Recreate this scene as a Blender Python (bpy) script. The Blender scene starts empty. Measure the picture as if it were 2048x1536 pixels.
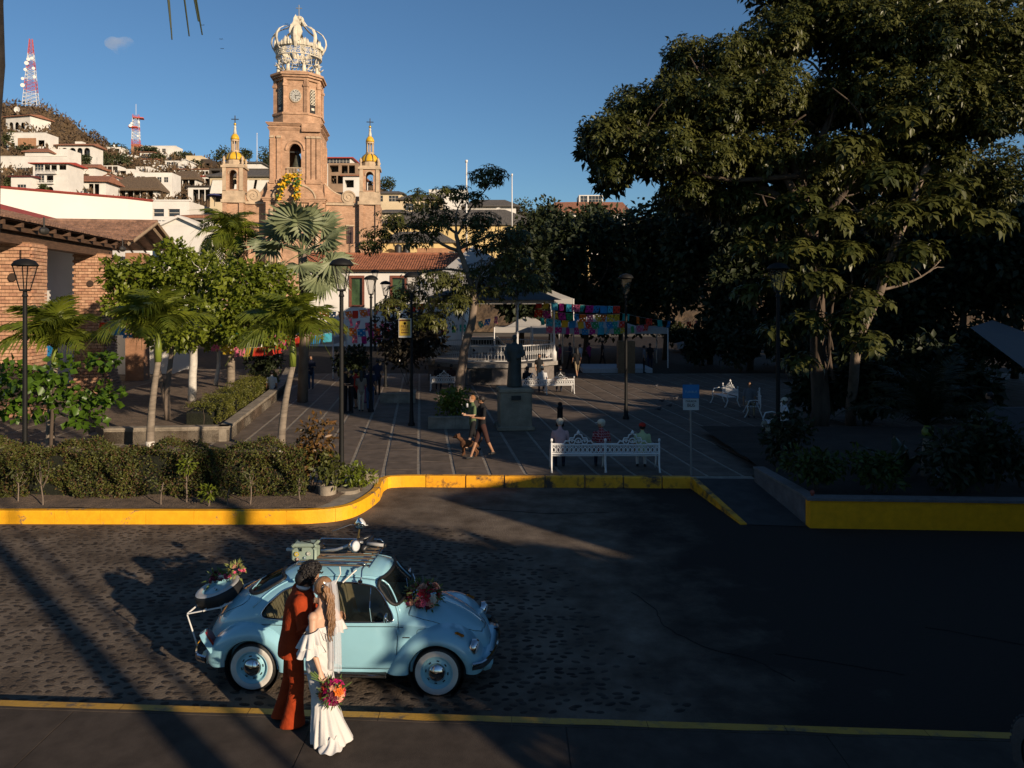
import bpy, bmesh, math, random
import numpy as np
from mathutils import Vector, Matrix, noise
random.seed(7); RNG = np.random.default_rng(7)
PI = math.pi; R = math.radians
S = bpy.context.scene; COL = S.collection
# camera
CAMZ = 4.9; FPX = 1500.0; HY = 600.0
cd = bpy.data.cameras.new('camera'); cam = bpy.data.objects.new('camera', cd); COL.objects.link(cam)
cam.location = (0, 0, CAMZ); cam.rotation_euler = (R(90), 0, 0)
cd.sensor_width = 36; cd.lens = 36 * FPX / 2048; cd.shift_y = -(768 - HY) / 2048
cd.clip_start = .1; cd.clip_end = 3000; S.camera = cam
# light
SUN_EL, SUN_AZ = 15.5, 135.5
w = bpy.data.worlds.new('World'); S.world = w; w.use_nodes = True
nt = w.node_tree; bg = nt.nodes['Background']
sky = nt.nodes.new('ShaderNodeTexSky'); sky.sky_type = 'NISHITA'; sky.sun_disc = False
sky.sun_elevation = R(SUN_EL); sky.sun_rotation = R(SUN_AZ); sky.air_density = 1.0; sky.dust_density = 0.15; sky.ozone_density = 3.0
tint = nt.nodes.new('ShaderNodeMix'); tint.data_type = 'RGBA'; tint.blend_type = 'MULTIPLY'; tint.inputs[0].default_value = 1
tint.inputs[7].default_value = (.80, 1.0, 1.14, 1)
nt.links.new(sky.outputs[0], tint.inputs[6]); nt.links.new(tint.outputs[2], bg.inputs[0]); bg.inputs[1].default_value = .062
sl = bpy.data.lights.new('sun', 'SUN'); sl.energy = 5.0; sl.angle = R(.55); sl.color = (1, .80, .58)
so = bpy.data.objects.new('sun', sl); COL.objects.link(so)
SDIR = Vector((math.sin(R(SUN_AZ)) * math.cos(R(SUN_EL)), math.cos(R(SUN_AZ)) * math.cos(R(SUN_EL)), math.sin(R(SUN_EL))))
so.rotation_euler = SDIR.to_track_quat('Z', 'Y').to_euler()
S.view_settings.view_transform = 'Standard'; S.view_settings.look = 'None'; S.view_settings.gamma = 1
S.view_settings.exposure = .5; S.view_settings.use_curve_mapping = False
S.cycles.max_bounces = 6; S.cycles.diffuse_bounces = 2; S.cycles.transparent_max_bounces = 8
PZ = .28
def P(px, py, d): return Vector(((px - 1024) / FPX * d, d, CAMZ - (py - HY) / FPX * d))
def G(px, py, z=PZ):
    d = (CAMZ - z) * FPX / (py - HY); return Vector(((px - 1024) / FPX * d, d, z))
GR = R(7.0)
def lerp(a, b, t): return a + (b - a) * t
def interp(x, pts): return float(np.interp(x, [p[0] for p in pts], [p[1] for p in pts]))
def spline(x, pts):
    xs = [p[0] for p in pts]; ys = [p[1] for p in pts]
    if x <= xs[0]: return ys[0]
    if x >= xs[-1]: return ys[-1]
    i = max(k for k in range(len(xs)) if xs[k] <= x); i = min(i, len(xs) - 2)
    def sl_(k):
        if k == 0: return (ys[1] - ys[0]) / (xs[1] - xs[0])
        if k == len(xs) - 1: return (ys[-1] - ys[-2]) / (xs[-1] - xs[-2])
        return (ys[k + 1] - ys[k - 1]) / (xs[k + 1] - xs[k - 1])
    h = xs[i + 1] - xs[i]; t = (x - xs[i]) / h; a, b = sl_(i) * h, sl_(i + 1) * h
    return (2*t**3 - 3*t*t + 1) * ys[i] + (t**3 - 2*t*t + t) * a + (-2*t**3 + 3*t*t) * ys[i + 1] + (t**3 - t*t) * b
# materials
MATS = {}; AK = .80
def M(name, col=(.5, .5, .5), rough=.7, var=.18, scale=6, bump=.25, bscale=None, metal=0, col2=None, spec=.4, coat=0, emit=0, alpha=1, trans=0, detail=6, stretch=(1, 1, 1), sub=0, sheen=0, dist=.02, coord='Object', gloss_tr=0):
    if name in MATS: return MATS[name]
    KA = 1 if metal > .5 else AK; col = tuple(c*KA for c in col); col2 = tuple(c*KA for c in col2) if col2 else None
    m = bpy.data.materials.new(name); m.use_nodes = True; t = m.node_tree; b = t.nodes['Principled BSDF']
    MATS[name] = m
    b.inputs['Roughness'].default_value = rough; b.inputs['Metallic'].default_value = metal
    b.inputs['Specular IOR Level'].default_value = spec; b.inputs['Coat Weight'].default_value = coat
    if coat: b.inputs['Coat Roughness'].default_value = .04
    if alpha < 1: b.inputs['Alpha'].default_value = alpha
    if trans: b.inputs['Transmission Weight'].default_value = trans
    if sheen: b.inputs['Sheen Weight'].default_value = sheen
    c1 = [max(0, c * (1 - var)) for c in col]; c2 = list(col2) if col2 else [min(1, c * (1 + var)) for c in col]
    if var > 0 or col2:
        tc = t.nodes.new('ShaderNodeTexCoord'); mp = t.nodes.new('ShaderNodeMapping'); mp.inputs['Scale'].default_value = stretch
        n = t.nodes.new('ShaderNodeTexNoise'); n.inputs['Scale'].default_value = scale; n.inputs['Detail'].default_value = detail
        n.inputs['Roughness'].default_value = .62
        cr = t.nodes.new('ShaderNodeValToRGB'); cr.color_ramp.elements[0].position = .34; cr.color_ramp.elements[1].position = .66
        cr.color_ramp.elements[0].color = (*c1, 1); cr.color_ramp.elements[1].color = (*c2, 1)
        t.links.new(tc.outputs[coord], mp.inputs[0]); t.links.new(mp.outputs[0], n.inputs[0]); t.links.new(n.outputs[0], cr.inputs[0])
        t.links.new(cr.outputs[0], b.inputs['Base Color'])
        if bump:
            n2 = t.nodes.new('ShaderNodeTexNoise'); n2.inputs['Scale'].default_value = bscale or scale * 4; n2.inputs['Detail'].default_value = 5
            bp = t.nodes.new('ShaderNodeBump'); bp.inputs['Strength'].default_value = bump; bp.inputs['Distance'].default_value = dist
            t.links.new(mp.outputs[0], n2.inputs[0]); t.links.new(n2.outputs[0], bp.inputs['Height']); t.links.new(bp.outputs[0], b.inputs['Normal'])
    else: b.inputs['Base Color'].default_value = (*col, 1)
    if emit:
        b.inputs['Emission Color'].default_value = (*col, 1); b.inputs['Emission Strength'].default_value = emit
    return m
def leafmat(name, col, col2, rough=.45, trans=.35, scale=1.2, spec=.35):
    """leaf with translucency; colour varies clump to clump and leaf to leaf"""
    if name in MATS: return MATS[name]
    col = tuple(c*AK for c in col); col2 = tuple(c*AK for c in col2)
    m = bpy.data.materials.new(name); m.use_nodes = True; t = m.node_tree; b = t.nodes['Principled BSDF']; out = t.nodes['Material Output']
    MATS[name] = m; b.inputs['Roughness'].default_value = rough; b.inputs['Specular IOR Level'].default_value = spec
    tc = t.nodes.new('ShaderNodeTexCoord'); n = t.nodes.new('ShaderNodeTexNoise'); n.inputs['Scale'].default_value = scale; n.inputs['Detail'].default_value = 8; n.inputs['Roughness'].default_value = .75
    cr = t.nodes.new('ShaderNodeValToRGB'); cr.color_ramp.elements[0].position = .36; cr.color_ramp.elements[1].position = .66
    cr.color_ramp.elements[0].color = (*col, 1); cr.color_ramp.elements[1].color = (*col2, 1)
    t.links.new(tc.outputs['Object'], n.inputs[0]); t.links.new(n.outputs[0], cr.inputs[0]); t.links.new(cr.outputs[0], b.inputs['Base Color'])
    tl = t.nodes.new('ShaderNodeBsdfTranslucent'); mx = t.nodes.new('ShaderNodeMixShader'); mx.inputs[0].default_value = trans
    t.links.new(cr.outputs[0], tl.inputs[0]); t.links.new(b.outputs[0], mx.inputs[1]); t.links.new(tl.outputs[0], mx.inputs[2]); t.links.new(mx.outputs[0], out.inputs[0])
    return m
def brickmat(name, c1, c2, mortar, bw=.25, bh=.07, ms=.012, bump=.5, var=.3):
    if name in MATS: return MATS[name]
    c1, c2, mortar = [tuple(c*AK for c in q) for q in (c1, c2, mortar)]
    m = bpy.data.materials.new(name); m.use_nodes = True; t = m.node_tree; b = t.nodes['Principled BSDF']; MATS[name] = m
    b.inputs['Roughness'].default_value = .9; b.inputs['Specular IOR Level'].default_value = .2
    tc = t.nodes.new('ShaderNodeTexCoord'); sp = t.nodes.new('ShaderNodeSeparateXYZ'); cb = t.nodes.new('ShaderNodeCombineXYZ')
    ad = t.nodes.new('ShaderNodeMath'); ad.operation = 'ADD'; t.links.new(tc.outputs['Object'], sp.inputs[0])
    t.links.new(sp.outputs[0], ad.inputs[0]); t.links.new(sp.outputs[1], ad.inputs[1]); t.links.new(ad.outputs[0], cb.inputs[0]); t.links.new(sp.outputs[2], cb.inputs[1])
    br = t.nodes.new('ShaderNodeTexBrick'); br.inputs['Scale'].default_value = 1; br.inputs['Brick Width'].default_value = bw; br.inputs['Row Height'].default_value = bh
    br.inputs['Mortar Size'].default_value = ms; br.inputs['Mortar Smooth'].default_value = .2; br.inputs['Bias'].default_value = 0
    br.inputs['Color1'].default_value = (*c1, 1); br.inputs['Color2'].default_value = (*c2, 1); br.inputs['Mortar'].default_value = (*mortar, 1)
    t.links.new(cb.outputs[0], br.inputs[0])
    n = t.nodes.new('ShaderNodeTexNoise'); n.inputs['Scale'].default_value = .9; n.inputs['Detail'].default_value = 8; n.inputs['Roughness'].default_value = .7
    t.links.new(tc.outputs['Object'], n.inputs[0])
    cr = t.nodes.new('ShaderNodeValToRGB'); cr.color_ramp.elements[0].position = .33; cr.color_ramp.elements[1].position = .68
    cr.color_ramp.elements[0].color = (1 - var, 1 - var, 1 - var, 1); cr.color_ramp.elements[1].color = (1 + var * .5,) * 3 + (1,)
    mx = t.nodes.new('ShaderNodeMix'); mx.data_type = 'RGBA'; mx.blend_type = 'MULTIPLY'; mx.inputs[0].default_value = 1
    t.links.new(n.outputs[0], cr.inputs[0]); t.links.new(br.outputs[0], mx.inputs[6]); t.links.new(cr.outputs[0], mx.inputs[7]); t.links.new(mx.outputs[2], b.inputs['Base Color'])
    bp = t.nodes.new('ShaderNodeBump'); bp.inputs['Strength'].default_value = bump; bp.inputs['Distance'].default_value = .02; bp.invert = True
    t.links.new(br.outputs['Fac'], bp.inputs['Height']); t.links.new(bp.outputs[0], b.inputs['Normal'])
    return m
# mesh builder
class MB:
    def __init__(s): s.v = []; s.f = []; s.mi = []; s.m = Matrix.Identity(4); s.cur = 0
    def add(s, vs, fs, mi=None):
        o = len(s.v); s.v += [s.m @ Vector(v) for v in vs]; s.f += [tuple(o + i for i in f) for f in fs]; s.mi += [s.cur if mi is None else mi] * len(fs); return s
    def box(s, c, sz, rz=0, taper=1, mi=None, bev=0):
        x, y, z = [a / 2 for a in sz]; M4 = Matrix.Translation(c) @ Matrix.Rotation(rz, 4, 'Z'); t = taper
        if bev <= 0:
            vs = [(-x, -y, -z), (x, -y, -z), (x, y, -z), (-x, y, -z), (-x*t, -y*t, z), (x*t, -y*t, z), (x*t, y*t, z), (-x*t, y*t, z)]
            fs = [(0, 3, 2, 1), (4, 5, 6, 7), (0, 1, 5, 4), (1, 2, 6, 5), (2, 3, 7, 6), (3, 0, 4, 7)]
        else:
            b = min(bev, x * .9, y * .9, z * .9); vs = []
            for zz, q in ((-z, b), (-z + b, 0), (z - b, 0), (z, b)):
                for sx, sy in ((-1, -1), (1, -1), (1, 1), (-1, 1)):
                    xx, yy = x - q, y - q
                    vs += [(sx * (xx - (b if sx * sy > 0 else 0)), sy * (yy - (0 if sx * sy > 0 else b)), zz), (sx * (xx - (0 if sx * sy > 0 else b)), sy * (yy - (b if sx * sy > 0 else 0)), zz)]
            fs = [tuple(reversed(range(8))), tuple(range(24, 32))]
            for r_ in range(3):
                for i in range(8): fs.append((r_*8 + i, r_*8 + (i + 1) % 8, r_*8 + 8 + (i + 1) % 8, r_*8 + 8 + i))
        return s.add([M4 @ Vector(v) for v in vs], fs, mi)
    def bb(s, x0, x1, y0, y1, z0, z1, mi=None, bev=0): return s.box(((x0+x1)/2, (y0+y1)/2, (z0+z1)/2), (abs(x1-x0), abs(y1-y0), abs(z1-z0)), mi=mi, bev=bev)
    def tube(s, pts, r, n=8, mi=None, cap=True, closed=False, flat=None):
        pts = [Vector(p) for p in pts]; k = len(pts); rs = r if hasattr(r, '__len__') else [r] * k; vs = []; up = None
        for i, p in enumerate(pts):
            if closed: t = pts[(i + 1) % k] - pts[i - 1]
            else: t = pts[min(i + 1, k - 1)] - pts[max(i - 1, 0)]
            if t.length < 1e-9: t = Vector((0, 0, 1))
            t.normalize()
            if up is None: up = t.orthogonal().normalized() if abs(t.z) > .95 else (Vector((0, 0, 1)) - t * t.z).normalized()
            up = (up - t * up.dot(t)); up = up.normalized() if up.length > 1e-6 else t.orthogonal().normalized(); sd = t.cross(up)
            for j in range(n):
                a = 2 * PI * j / n; e = rs[i] if not isinstance(rs[i], tuple) else 1
                ru, rv = (rs[i], rs[i]) if not isinstance(rs[i], tuple) else rs[i]
                vs.append(p + sd * math.cos(a) * ru + up * math.sin(a) * rv)
        fs = []; kk = k if closed else k - 1
        for i in range(kk):
            for j in range(n): fs.append((i*n + j, i*n + (j+1) % n, ((i+1) % k)*n + (j+1) % n, ((i+1) % k)*n + j))
        if cap and not closed: fs += [tuple(reversed(range(n))), tuple((k-1)*n + j for j in range(n))]
        return s.add(vs, fs, mi)
    def cyl(s, a, b, r, r2=None, n=12, mi=None): return s.tube([a, b], [r, r if r2 is None else r2], n, mi)
    def lathe(s, c, prof, n=20, mi=None, axis='Z', a0=0, a1=2*PI, cap=True):
        c = Vector(c); vs = []; full = abs(a1 - a0 - 2*PI) < 1e-6; m_ = n if full else n + 1
        for (r_, h) in prof:
            for j in range(m_):
                a = a0 + (a1 - a0) * j / n; p = (r_ * math.cos(a), r_ * math.sin(a), h)
                if axis == 'Y': p = (p[0], h, p[1])
                if axis == 'X': p = (h, p[0], p[1])
                vs.append(c + Vector(p))
        fs = []
        for i in range(len(prof) - 1):
            for j in range(n):
                a, b = j, (j + 1) % m_; q = (i*m_ + a, i*m_ + b, (i+1)*m_ + b, (i+1)*m_ + a)
                fs.append(q if axis != 'Y' else tuple(reversed(q)))
        if cap and full and prof[0][0] > 1e-5: fs.append(tuple(reversed(range(m_))) if axis != 'Y' else tuple(range(m_)))
        if cap and full and prof[-1][0] > 1e-5:
            q = tuple((len(prof)-1)*m_ + j for j in range(m_)); fs.append(q if axis != 'Y' else tuple(reversed(q)))
        return s.add(vs, fs, mi)
    def ball(s, c, r, n=12, mi=None, k=8, jit=0):
        rx, ry, rz = r if hasattr(r, '__len__') else (r, r, r); vs = [(c[0], c[1], c[2] - rz)]
        for i in range(1, k):
            ph = -PI/2 + PI * i / k
            for j in range(n):
                a = 2*PI*j/n; q = 1 + random.uniform(-jit, jit)
                vs.append((c[0] + rx*q*math.cos(ph)*math.cos(a), c[1] + ry*q*math.cos(ph)*math.sin(a), c[2] + rz*q*math.sin(ph)))
        vs.append((c[0], c[1], c[2] + rz)); fs = [(0, 1 + (j+1) % n, 1 + j) for j in range(n)]
        for i in range(k - 2):
            for j in range(n): fs.append((1+i*n+j, 1+i*n+(j+1) % n, 1+(i+1)*n+(j+1) % n, 1+(i+1)*n+j))
        l = len(vs) - 1; fs += [(1+(k-2)*n+j, 1+(k-2)*n+(j+1) % n, l) for j in range(n)]
        return s.add(vs, fs, mi)
    def prism(s, poly, a, b, plane='XZ', mi=None):
        """polygon in the plane, pushed from a to b along the third axis"""
        n = len(poly); f = {'XZ': lambda p, t: (p[0], t, p[1]), 'XY': lambda p, t: (p[0], p[1], t), 'YZ': lambda p, t: (t, p[0], p[1])}[plane]
        vs = [f(p, a) for p in poly] + [f(p, b) for p in poly]
        fs = [tuple(range(n)), tuple(reversed(range(n, 2*n)))] + [(i, n + i, n + (i+1) % n, (i+1) % n) for i in range(n)]
        return s.add(vs, fs, mi)
    def grid(s, fn, nu, nv, mi=None, wrap=False):
        vs = [fn(i / nu, j / nv) for i in range(nu + 1) for j in range(nv + 1)]; w_ = nv + 1
        return s.add(vs, [(i*w_+j, (i+1)*w_+j, (i+1)*w_+j+1, i*w_+j+1) for i in range(nu) for j in range(nv)], mi)
    def build(s, name, mats, parent=None, smooth=False, fix=True):
        if not s.v: return None
        off = ORIG.get(parent.name, Vector()) if parent is not None else Vector()
        me = bpy.data.meshes.new(name); me.from_pydata([v - off for v in s.v], [], s.f)
        if not isinstance(mats, (list, tuple)): mats = [mats]
        for m in mats: me.materials.append(m)
        if len(mats) > 1: me.polygons.foreach_set('material_index', s.mi)
        if fix:
            bm = bmesh.new(); bm.from_mesh(me); bmesh.ops.recalc_face_normals(bm, faces=bm.faces); bm.to_mesh(me); bm.free()
        if smooth: me.polygons.foreach_set('use_smooth', [True] * len(me.polygons))
        if smooth == 'auto':
            me.set_sharp_from_angle(angle=R(38))
        me.update(); return link(name, me, parent)
ORIG = {}
def link(name, data, parent=None):
    o = bpy.data.objects.new(name, data); COL.objects.link(o)
    if parent is not None:
        o.parent = parent
        if parent.name in ORIG and parent.get('_w'): ORIG[o.name] = ORIG[parent.name]
    return o
def tag(o, label=None, cat=None, group=None, kind=None):
    if label: o['label'] = label
    if cat: o['category'] = cat
    if group: o['group'] = group
    if kind: o['kind'] = kind
    return o
def thing(name, label, cat, loc=(0, 0, 0), rz=0, group=None, world=True, kind=None):
    o = bpy.data.objects.new(name, None); COL.objects.link(o); o.location = loc; o.rotation_euler = (0, 0, rz); o.empty_display_size = .2
    tag(o, label, cat, group, kind)
    if world: ORIG[o.name] = Vector(loc); o['_w'] = 1
    return o
def struct(o, kind='structure'): o['kind'] = kind; return o
def dup(o, loc=None, rz=None, label=None, group=None, scale=None, top=True):
    c = o.copy(); COL.objects.link(c)
    if top:
        if loc is not None: c.location = loc
        if rz is not None: c.rotation_euler = (0, 0, rz)
        if scale is not None: c.scale = (scale,) * 3 if not hasattr(scale, '__len__') else scale
        if label: c['label'] = label
        if group: c['group'] = group
    for ch in list(o.children):
        k = dup(ch, top=False); k.parent = c
    return c
def npmesh(name, V, F, mats, parent=None, smooth=False, mi=None):
    """numpy vertices (n,3) and quads/tris (m,k)"""
    off = ORIG.get(parent.name, Vector()) if parent is not None else Vector()
    V = np.asarray(V, dtype=np.float32) - np.array(off, dtype=np.float32); F = np.asarray(F, dtype=np.int32); k = F.shape[1]
    me = bpy.data.meshes.new(name); me.vertices.add(len(V)); me.vertices.foreach_set('co', V.ravel())
    me.loops.add(F.size); me.loops.foreach_set('vertex_index', F.ravel()); me.polygons.add(len(F))
    me.polygons.foreach_set('loop_start', np.arange(0, F.size, k, dtype=np.int32))
    if not isinstance(mats, (list, tuple)): mats = [mats]
    for m in mats: me.materials.append(m)
    if mi is not None: me.polygons.foreach_set('material_index', np.asarray(mi, dtype=np.int32))
    if smooth: me.polygons.foreach_set('use_smooth', np.ones(len(F), dtype=bool))
    me.update(calc_edges=True); me.validate(); return link(name, me, parent)
# foliage
def unit(a): return a / (np.linalg.norm(a, axis=-1, keepdims=True) + 1e-9)
def leaves_arr(C, A, N, L, W, droop=.15):
    """n leaves: base C, axis A, normal N, length L, width W -> verts, faces (two quads each, folded on the midrib)"""
    n = len(C); A = unit(A); N = unit(N - A * (N * A).sum(1, keepdims=True)); B = np.cross(A, N)
    L = np.broadcast_to(np.asarray(L, dtype=float).reshape(-1, 1), (n, 1)); W = np.broadcast_to(np.asarray(W, dtype=float).reshape(-1, 1), (n, 1))
    base = C; tip = C + A * L - N * L * droop; mid = C + A * L * .5 - N * W * .12
    l = C + A * L * .45 + B * W * .5 + N * W * .08; r = C + A * L * .45 - B * W * .5 + N * W * .08
    V = np.stack([base, l, tip, r, mid], 1).reshape(-1, 3); o = (np.arange(n) * 5)[:, None]
    F = np.concatenate([o + np.array([[0, 4, 2, 1]]), o + np.array([[0, 3, 2, 4]])], 0)
    return V, F
def join_arr(parts):
    V = []; F = []; o = 0
    for v, f in parts: V.append(v); F.append(f + o); o += len(v)
    return np.concatenate(V), np.concatenate(F)
def rand_dirs(n):
    d = RNG.normal(size=(n, 3)); return unit(d)
def cloud_points(cl, n, shell=.55):
    """points in ellipsoid clusters cl = [(cx,cy,cz, rx,ry,rz)], thinner inside"""
    cl = np.array(cl, dtype=float); vol = (cl[:, 3] * cl[:, 4] * cl[:, 5]) ** (2/3); idx = RNG.choice(len(cl), n, p=vol / vol.sum())
    d = rand_dirs(n); r_ = (shell + (1 - shell) * RNG.random(n) ** .6)[:, None]
    r_ = r_ * (1 + .22 * np.sin(d[:, :1] * 7 + idx[:, None]) * np.cos(d[:, 1:2] * 6 + 2 * idx[:, None]))
    return cl[idx, :3] + d * r_ * cl[idx, 3:6], d
def leafy(name, cl, n, L, W, mat, parent=None, shell=.55, up=.5, droop=.2, ns=1):
    C, d = cloud_points(cl, n, shell)
    A = unit(d + rand_dirs(n) * .9 + np.array([0, 0, -droop])); N = unit(rand_dirs(n) * .8 + np.array([0, 0, 1.0]) * up + d * .6)
    s_ = RNG.uniform(.7, 1.25, n)
    V, F = leaves_arr(C, A, N, L * s_, W * s_); return npmesh(name, V, F, mat, parent)
def rosettes(name, C, D, L, W, mat, parent=None, k=7, droop=.5, smin=.7):
    """each point carries k long leaves spread round it and hanging, like a pochote or rosa morada"""
    n = len(C); rep = np.repeat(np.arange(n), k); ang = np.tile(np.arange(k) * 2 * PI / k, n) + np.repeat(RNG.random(n) * 6, k) + RNG.normal(size=n*k) * .2
    D = unit(D); X = unit(np.cross(D, rand_dirs(n))); Y = np.cross(D, X)
    A = X[rep] * np.cos(ang)[:, None] + Y[rep] * np.sin(ang)[:, None] + D[rep] * .35 + np.array([0, 0, -droop]) + rand_dirs(n*k) * .15
    N = D[rep] * .8 + np.array([0, 0, .6]); s_ = RNG.uniform(smin, 1.2, n*k)
    V, F = leaves_arr(C[rep] + A * .02, A, N, L * s_, W * s_, .25); return npmesh(name, V, F, mat, parent)
def limb(mb, a, b, r0, r1, bend=.12, n=7, sides=8, mi=None):
    a = Vector(a); b = Vector(b); d = b - a; o = d.orthogonal().normalized(); o = (Matrix.Rotation(random.random()*6.28, 3, d.normalized()) @ o)
    o2 = d.cross(o).normalized(); pts = []; ph = random.random() * 6
    for i in range(n + 1):
        t = i / n; pts.append(a + d * t + (o * math.sin(t*PI) + o2 * .4 * math.sin(t * 2*PI + ph)) * bend * d.length)
    mb.tube(pts, [lerp(r0, r1, (i / n) ** .8) for i in range(n + 1)], sides, mi); return pts
def arc_pts(c, r, a0, a1, n, f=lambda x, z: (x, 0, z)):
    return [Vector(f(c[0] + r*math.cos(lerp(a0, a1, i/n)), c[1] + r*math.sin(lerp(a0, a1, i/n)))) for i in range(n + 1)]
def remesh_obj(mb, name, mats, parent, voxel=.01, smooth_it=6, matfn=None, factor=.6):
    """fuse the pieces of mb into ONE continuous surface"""
    o = mb.build(name, mats, parent); o.data.materials.clear()
    for m in (mats if isinstance(mats, (list, tuple)) else [mats]): o.data.materials.append(m)
    md = o.modifiers.new('r', 'REMESH'); md.mode = 'VOXEL'; md.voxel_size = voxel; md.use_smooth_shade = True
    if smooth_it:
        m2 = o.modifiers.new('s', 'SMOOTH'); m2.iterations = smooth_it; m2.factor = factor
    dg = bpy.context.evaluated_depsgraph_get(); ev = o.evaluated_get(dg); me = bpy.data.meshes.new_from_object(ev)
    o.modifiers.clear(); old = o.data; o.data = me; me.name = name; bpy.data.meshes.remove(old)
    me.materials.clear()
    for m in (mats if isinstance(mats, (list, tuple)) else [mats]): me.materials.append(m)
    n = len(me.polygons)
    if matfn:
        c = np.empty(n*3, dtype=np.float32); me.polygons.foreach_get('center', c); c = c.reshape(-1, 3)
        me.polygons.foreach_set('material_index', np.array([matfn(*p) for p in c], dtype=np.int32))
    else: me.polygons.foreach_set('material_index', np.zeros(n, dtype=np.int32))
    me.polygons.foreach_set('use_smooth', np.ones(n, dtype=bool)); me.update(); return o
# THE SETTING
asphalt = M('asphalt', (.040, .032, .026), .9, .35, 3, .6, 60, dist=.01, spec=.1)
dirt = M('road_dirt', (.125, .096, .072), .95, .30, 1.3, .8, 30, dist=.02, col2=(.21, .168, .128), spec=.12)
stone_dark = M('cobble_stone', (.035, .028, .024), .8, .55, 2.5, .4, 30, col2=(.090, .070, .055), spec=.2)
slab_m = M('plaza_slab', (.145, .115, .092), .75, .28, 2.2, .3, 40, dist=.005, spec=.15)
strip_m = M('plaza_strip', (.29, .25, .20), .8, .22, 5, .3, 40)
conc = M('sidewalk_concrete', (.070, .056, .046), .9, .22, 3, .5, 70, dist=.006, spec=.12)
conc_l = M('weathered_concrete', (.26, .22, .17), .9, .35, 2.2, .6, 22)
def paintmat(name, col, worn, lo=.60, hi=.67, scale=2.2):
    m = M(name, col, .55, .10, 5, .3, 30); t = m.node_tree; b = t.nodes['Principled BSDF']
    src = [l for l in t.links if l.to_socket == b.inputs['Base Color']][0].from_socket
    tc = t.nodes.new('ShaderNodeTexCoord'); n = t.nodes.new('ShaderNodeTexNoise'); n.inputs['Scale'].default_value = scale; n.inputs['Detail'].default_value = 10; n.inputs['Roughness'].default_value = .72
    cr = t.nodes.new('ShaderNodeValToRGB'); cr.color_ramp.elements[0].position = lo; cr.color_ramp.elements[1].position = hi
    mx = t.nodes.new('ShaderNodeMix'); mx.data_type = 'RGBA'; mx.inputs[7].default_value = (*worn, 1)
    t.links.new(tc.outputs['Object'], n.inputs[0]); t.links.new(n.outputs[0], cr.inputs[0]); t.links.new(cr.outputs[0], mx.inputs[0]); t.links.new(src, mx.inputs[6]); t.links.new(mx.outputs[2], b.inputs['Base Color'])
    return m
yel = paintmat('yellow_kerb_paint', (.92, .44, .012), (.16, .12, .08), .575, .64)
yel_worn = paintmat('yellow_kerb_paint_worn', (.85, .38, .012), (.045, .035, .028), .47, .58, 1.7)
yel_wall = paintmat('yellow_wall_paint', (1.0, .42, .003), (.16, .09, .02), .70, .80, 1.5)
yel_line = paintmat('yellow_line_paint', (.48, .27, .035), (.10, .08, .055), .52, .66, 4)
soil = M('soil', (.15, .105, .072), 1, .35, 3, 1, 25, dist=.05)
grey_cap = M('grey_coping', (.16, .145, .14), .85, .2, 6, .5, 40)
g = MB(); g.bb(-900, 900, -300, 900, -1.2, -.12); struct(g.build('ground', M('ground_earth', (.10, .085, .06), 1, .3, .05, 0)))
def roadz(u, v): return (lerp(-60, 60, u), lerp(7.6, 20.4, v), 0)
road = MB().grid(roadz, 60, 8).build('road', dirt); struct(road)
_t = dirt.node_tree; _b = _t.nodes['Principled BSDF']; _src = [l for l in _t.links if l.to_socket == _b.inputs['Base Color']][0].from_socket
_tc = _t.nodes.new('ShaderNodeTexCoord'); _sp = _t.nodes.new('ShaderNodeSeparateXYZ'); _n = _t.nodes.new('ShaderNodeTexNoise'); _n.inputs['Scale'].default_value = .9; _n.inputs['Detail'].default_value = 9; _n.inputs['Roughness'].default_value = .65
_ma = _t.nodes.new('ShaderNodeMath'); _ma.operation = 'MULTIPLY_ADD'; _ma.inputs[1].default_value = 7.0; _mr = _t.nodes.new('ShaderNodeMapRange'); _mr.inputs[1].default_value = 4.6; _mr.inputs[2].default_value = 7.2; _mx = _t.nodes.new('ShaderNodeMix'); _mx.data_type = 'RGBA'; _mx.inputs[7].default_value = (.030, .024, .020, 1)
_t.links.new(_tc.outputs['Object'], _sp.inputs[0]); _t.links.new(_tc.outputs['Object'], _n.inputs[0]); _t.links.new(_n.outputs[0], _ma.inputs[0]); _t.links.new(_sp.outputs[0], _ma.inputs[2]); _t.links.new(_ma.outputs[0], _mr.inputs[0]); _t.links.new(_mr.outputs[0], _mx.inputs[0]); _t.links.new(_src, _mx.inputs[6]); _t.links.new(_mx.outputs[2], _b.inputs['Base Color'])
crk = MB()
for pts in ([(2.0, 12.6), (2.3, 11.9), (2.25, 11.3), (2.7, 10.6), (3.3, 10.2), (3.7, 9.5)], [(3.6, 10.4), (4.4, 10.1), (5.3, 9.7)], [(6.2, 11.2), (7.4, 10.6), (9.0, 10.3)], [(-1.0, 17.6), (.8, 17.2), (2.6, 17.3)]):
    P_ = [];
    for a, b in zip(pts, pts[1:]):
        for k in range(5): P_.append((lerp(a[0], b[0], k/5) + random.uniform(-.03, .03), lerp(a[1], b[1], k/5) + random.uniform(-.03, .03), .006))
    crk.tube(P_, .005, 5)
crk.build('crack', M('crack_dark', (.01, .009, .009), 1, 0), road)
def in_patch(x, y):
    edge = interp(y, [(8, 2.6), (9.8, 2.1), (11.5, 1.5), (13.4, 1.2), (15.6, -.2), (16.9, -2.2), (18, -3), (20, -2.2)]); return x > edge - .1 - random.random()**2*1.6
cob = []
yy = 8.95
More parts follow.
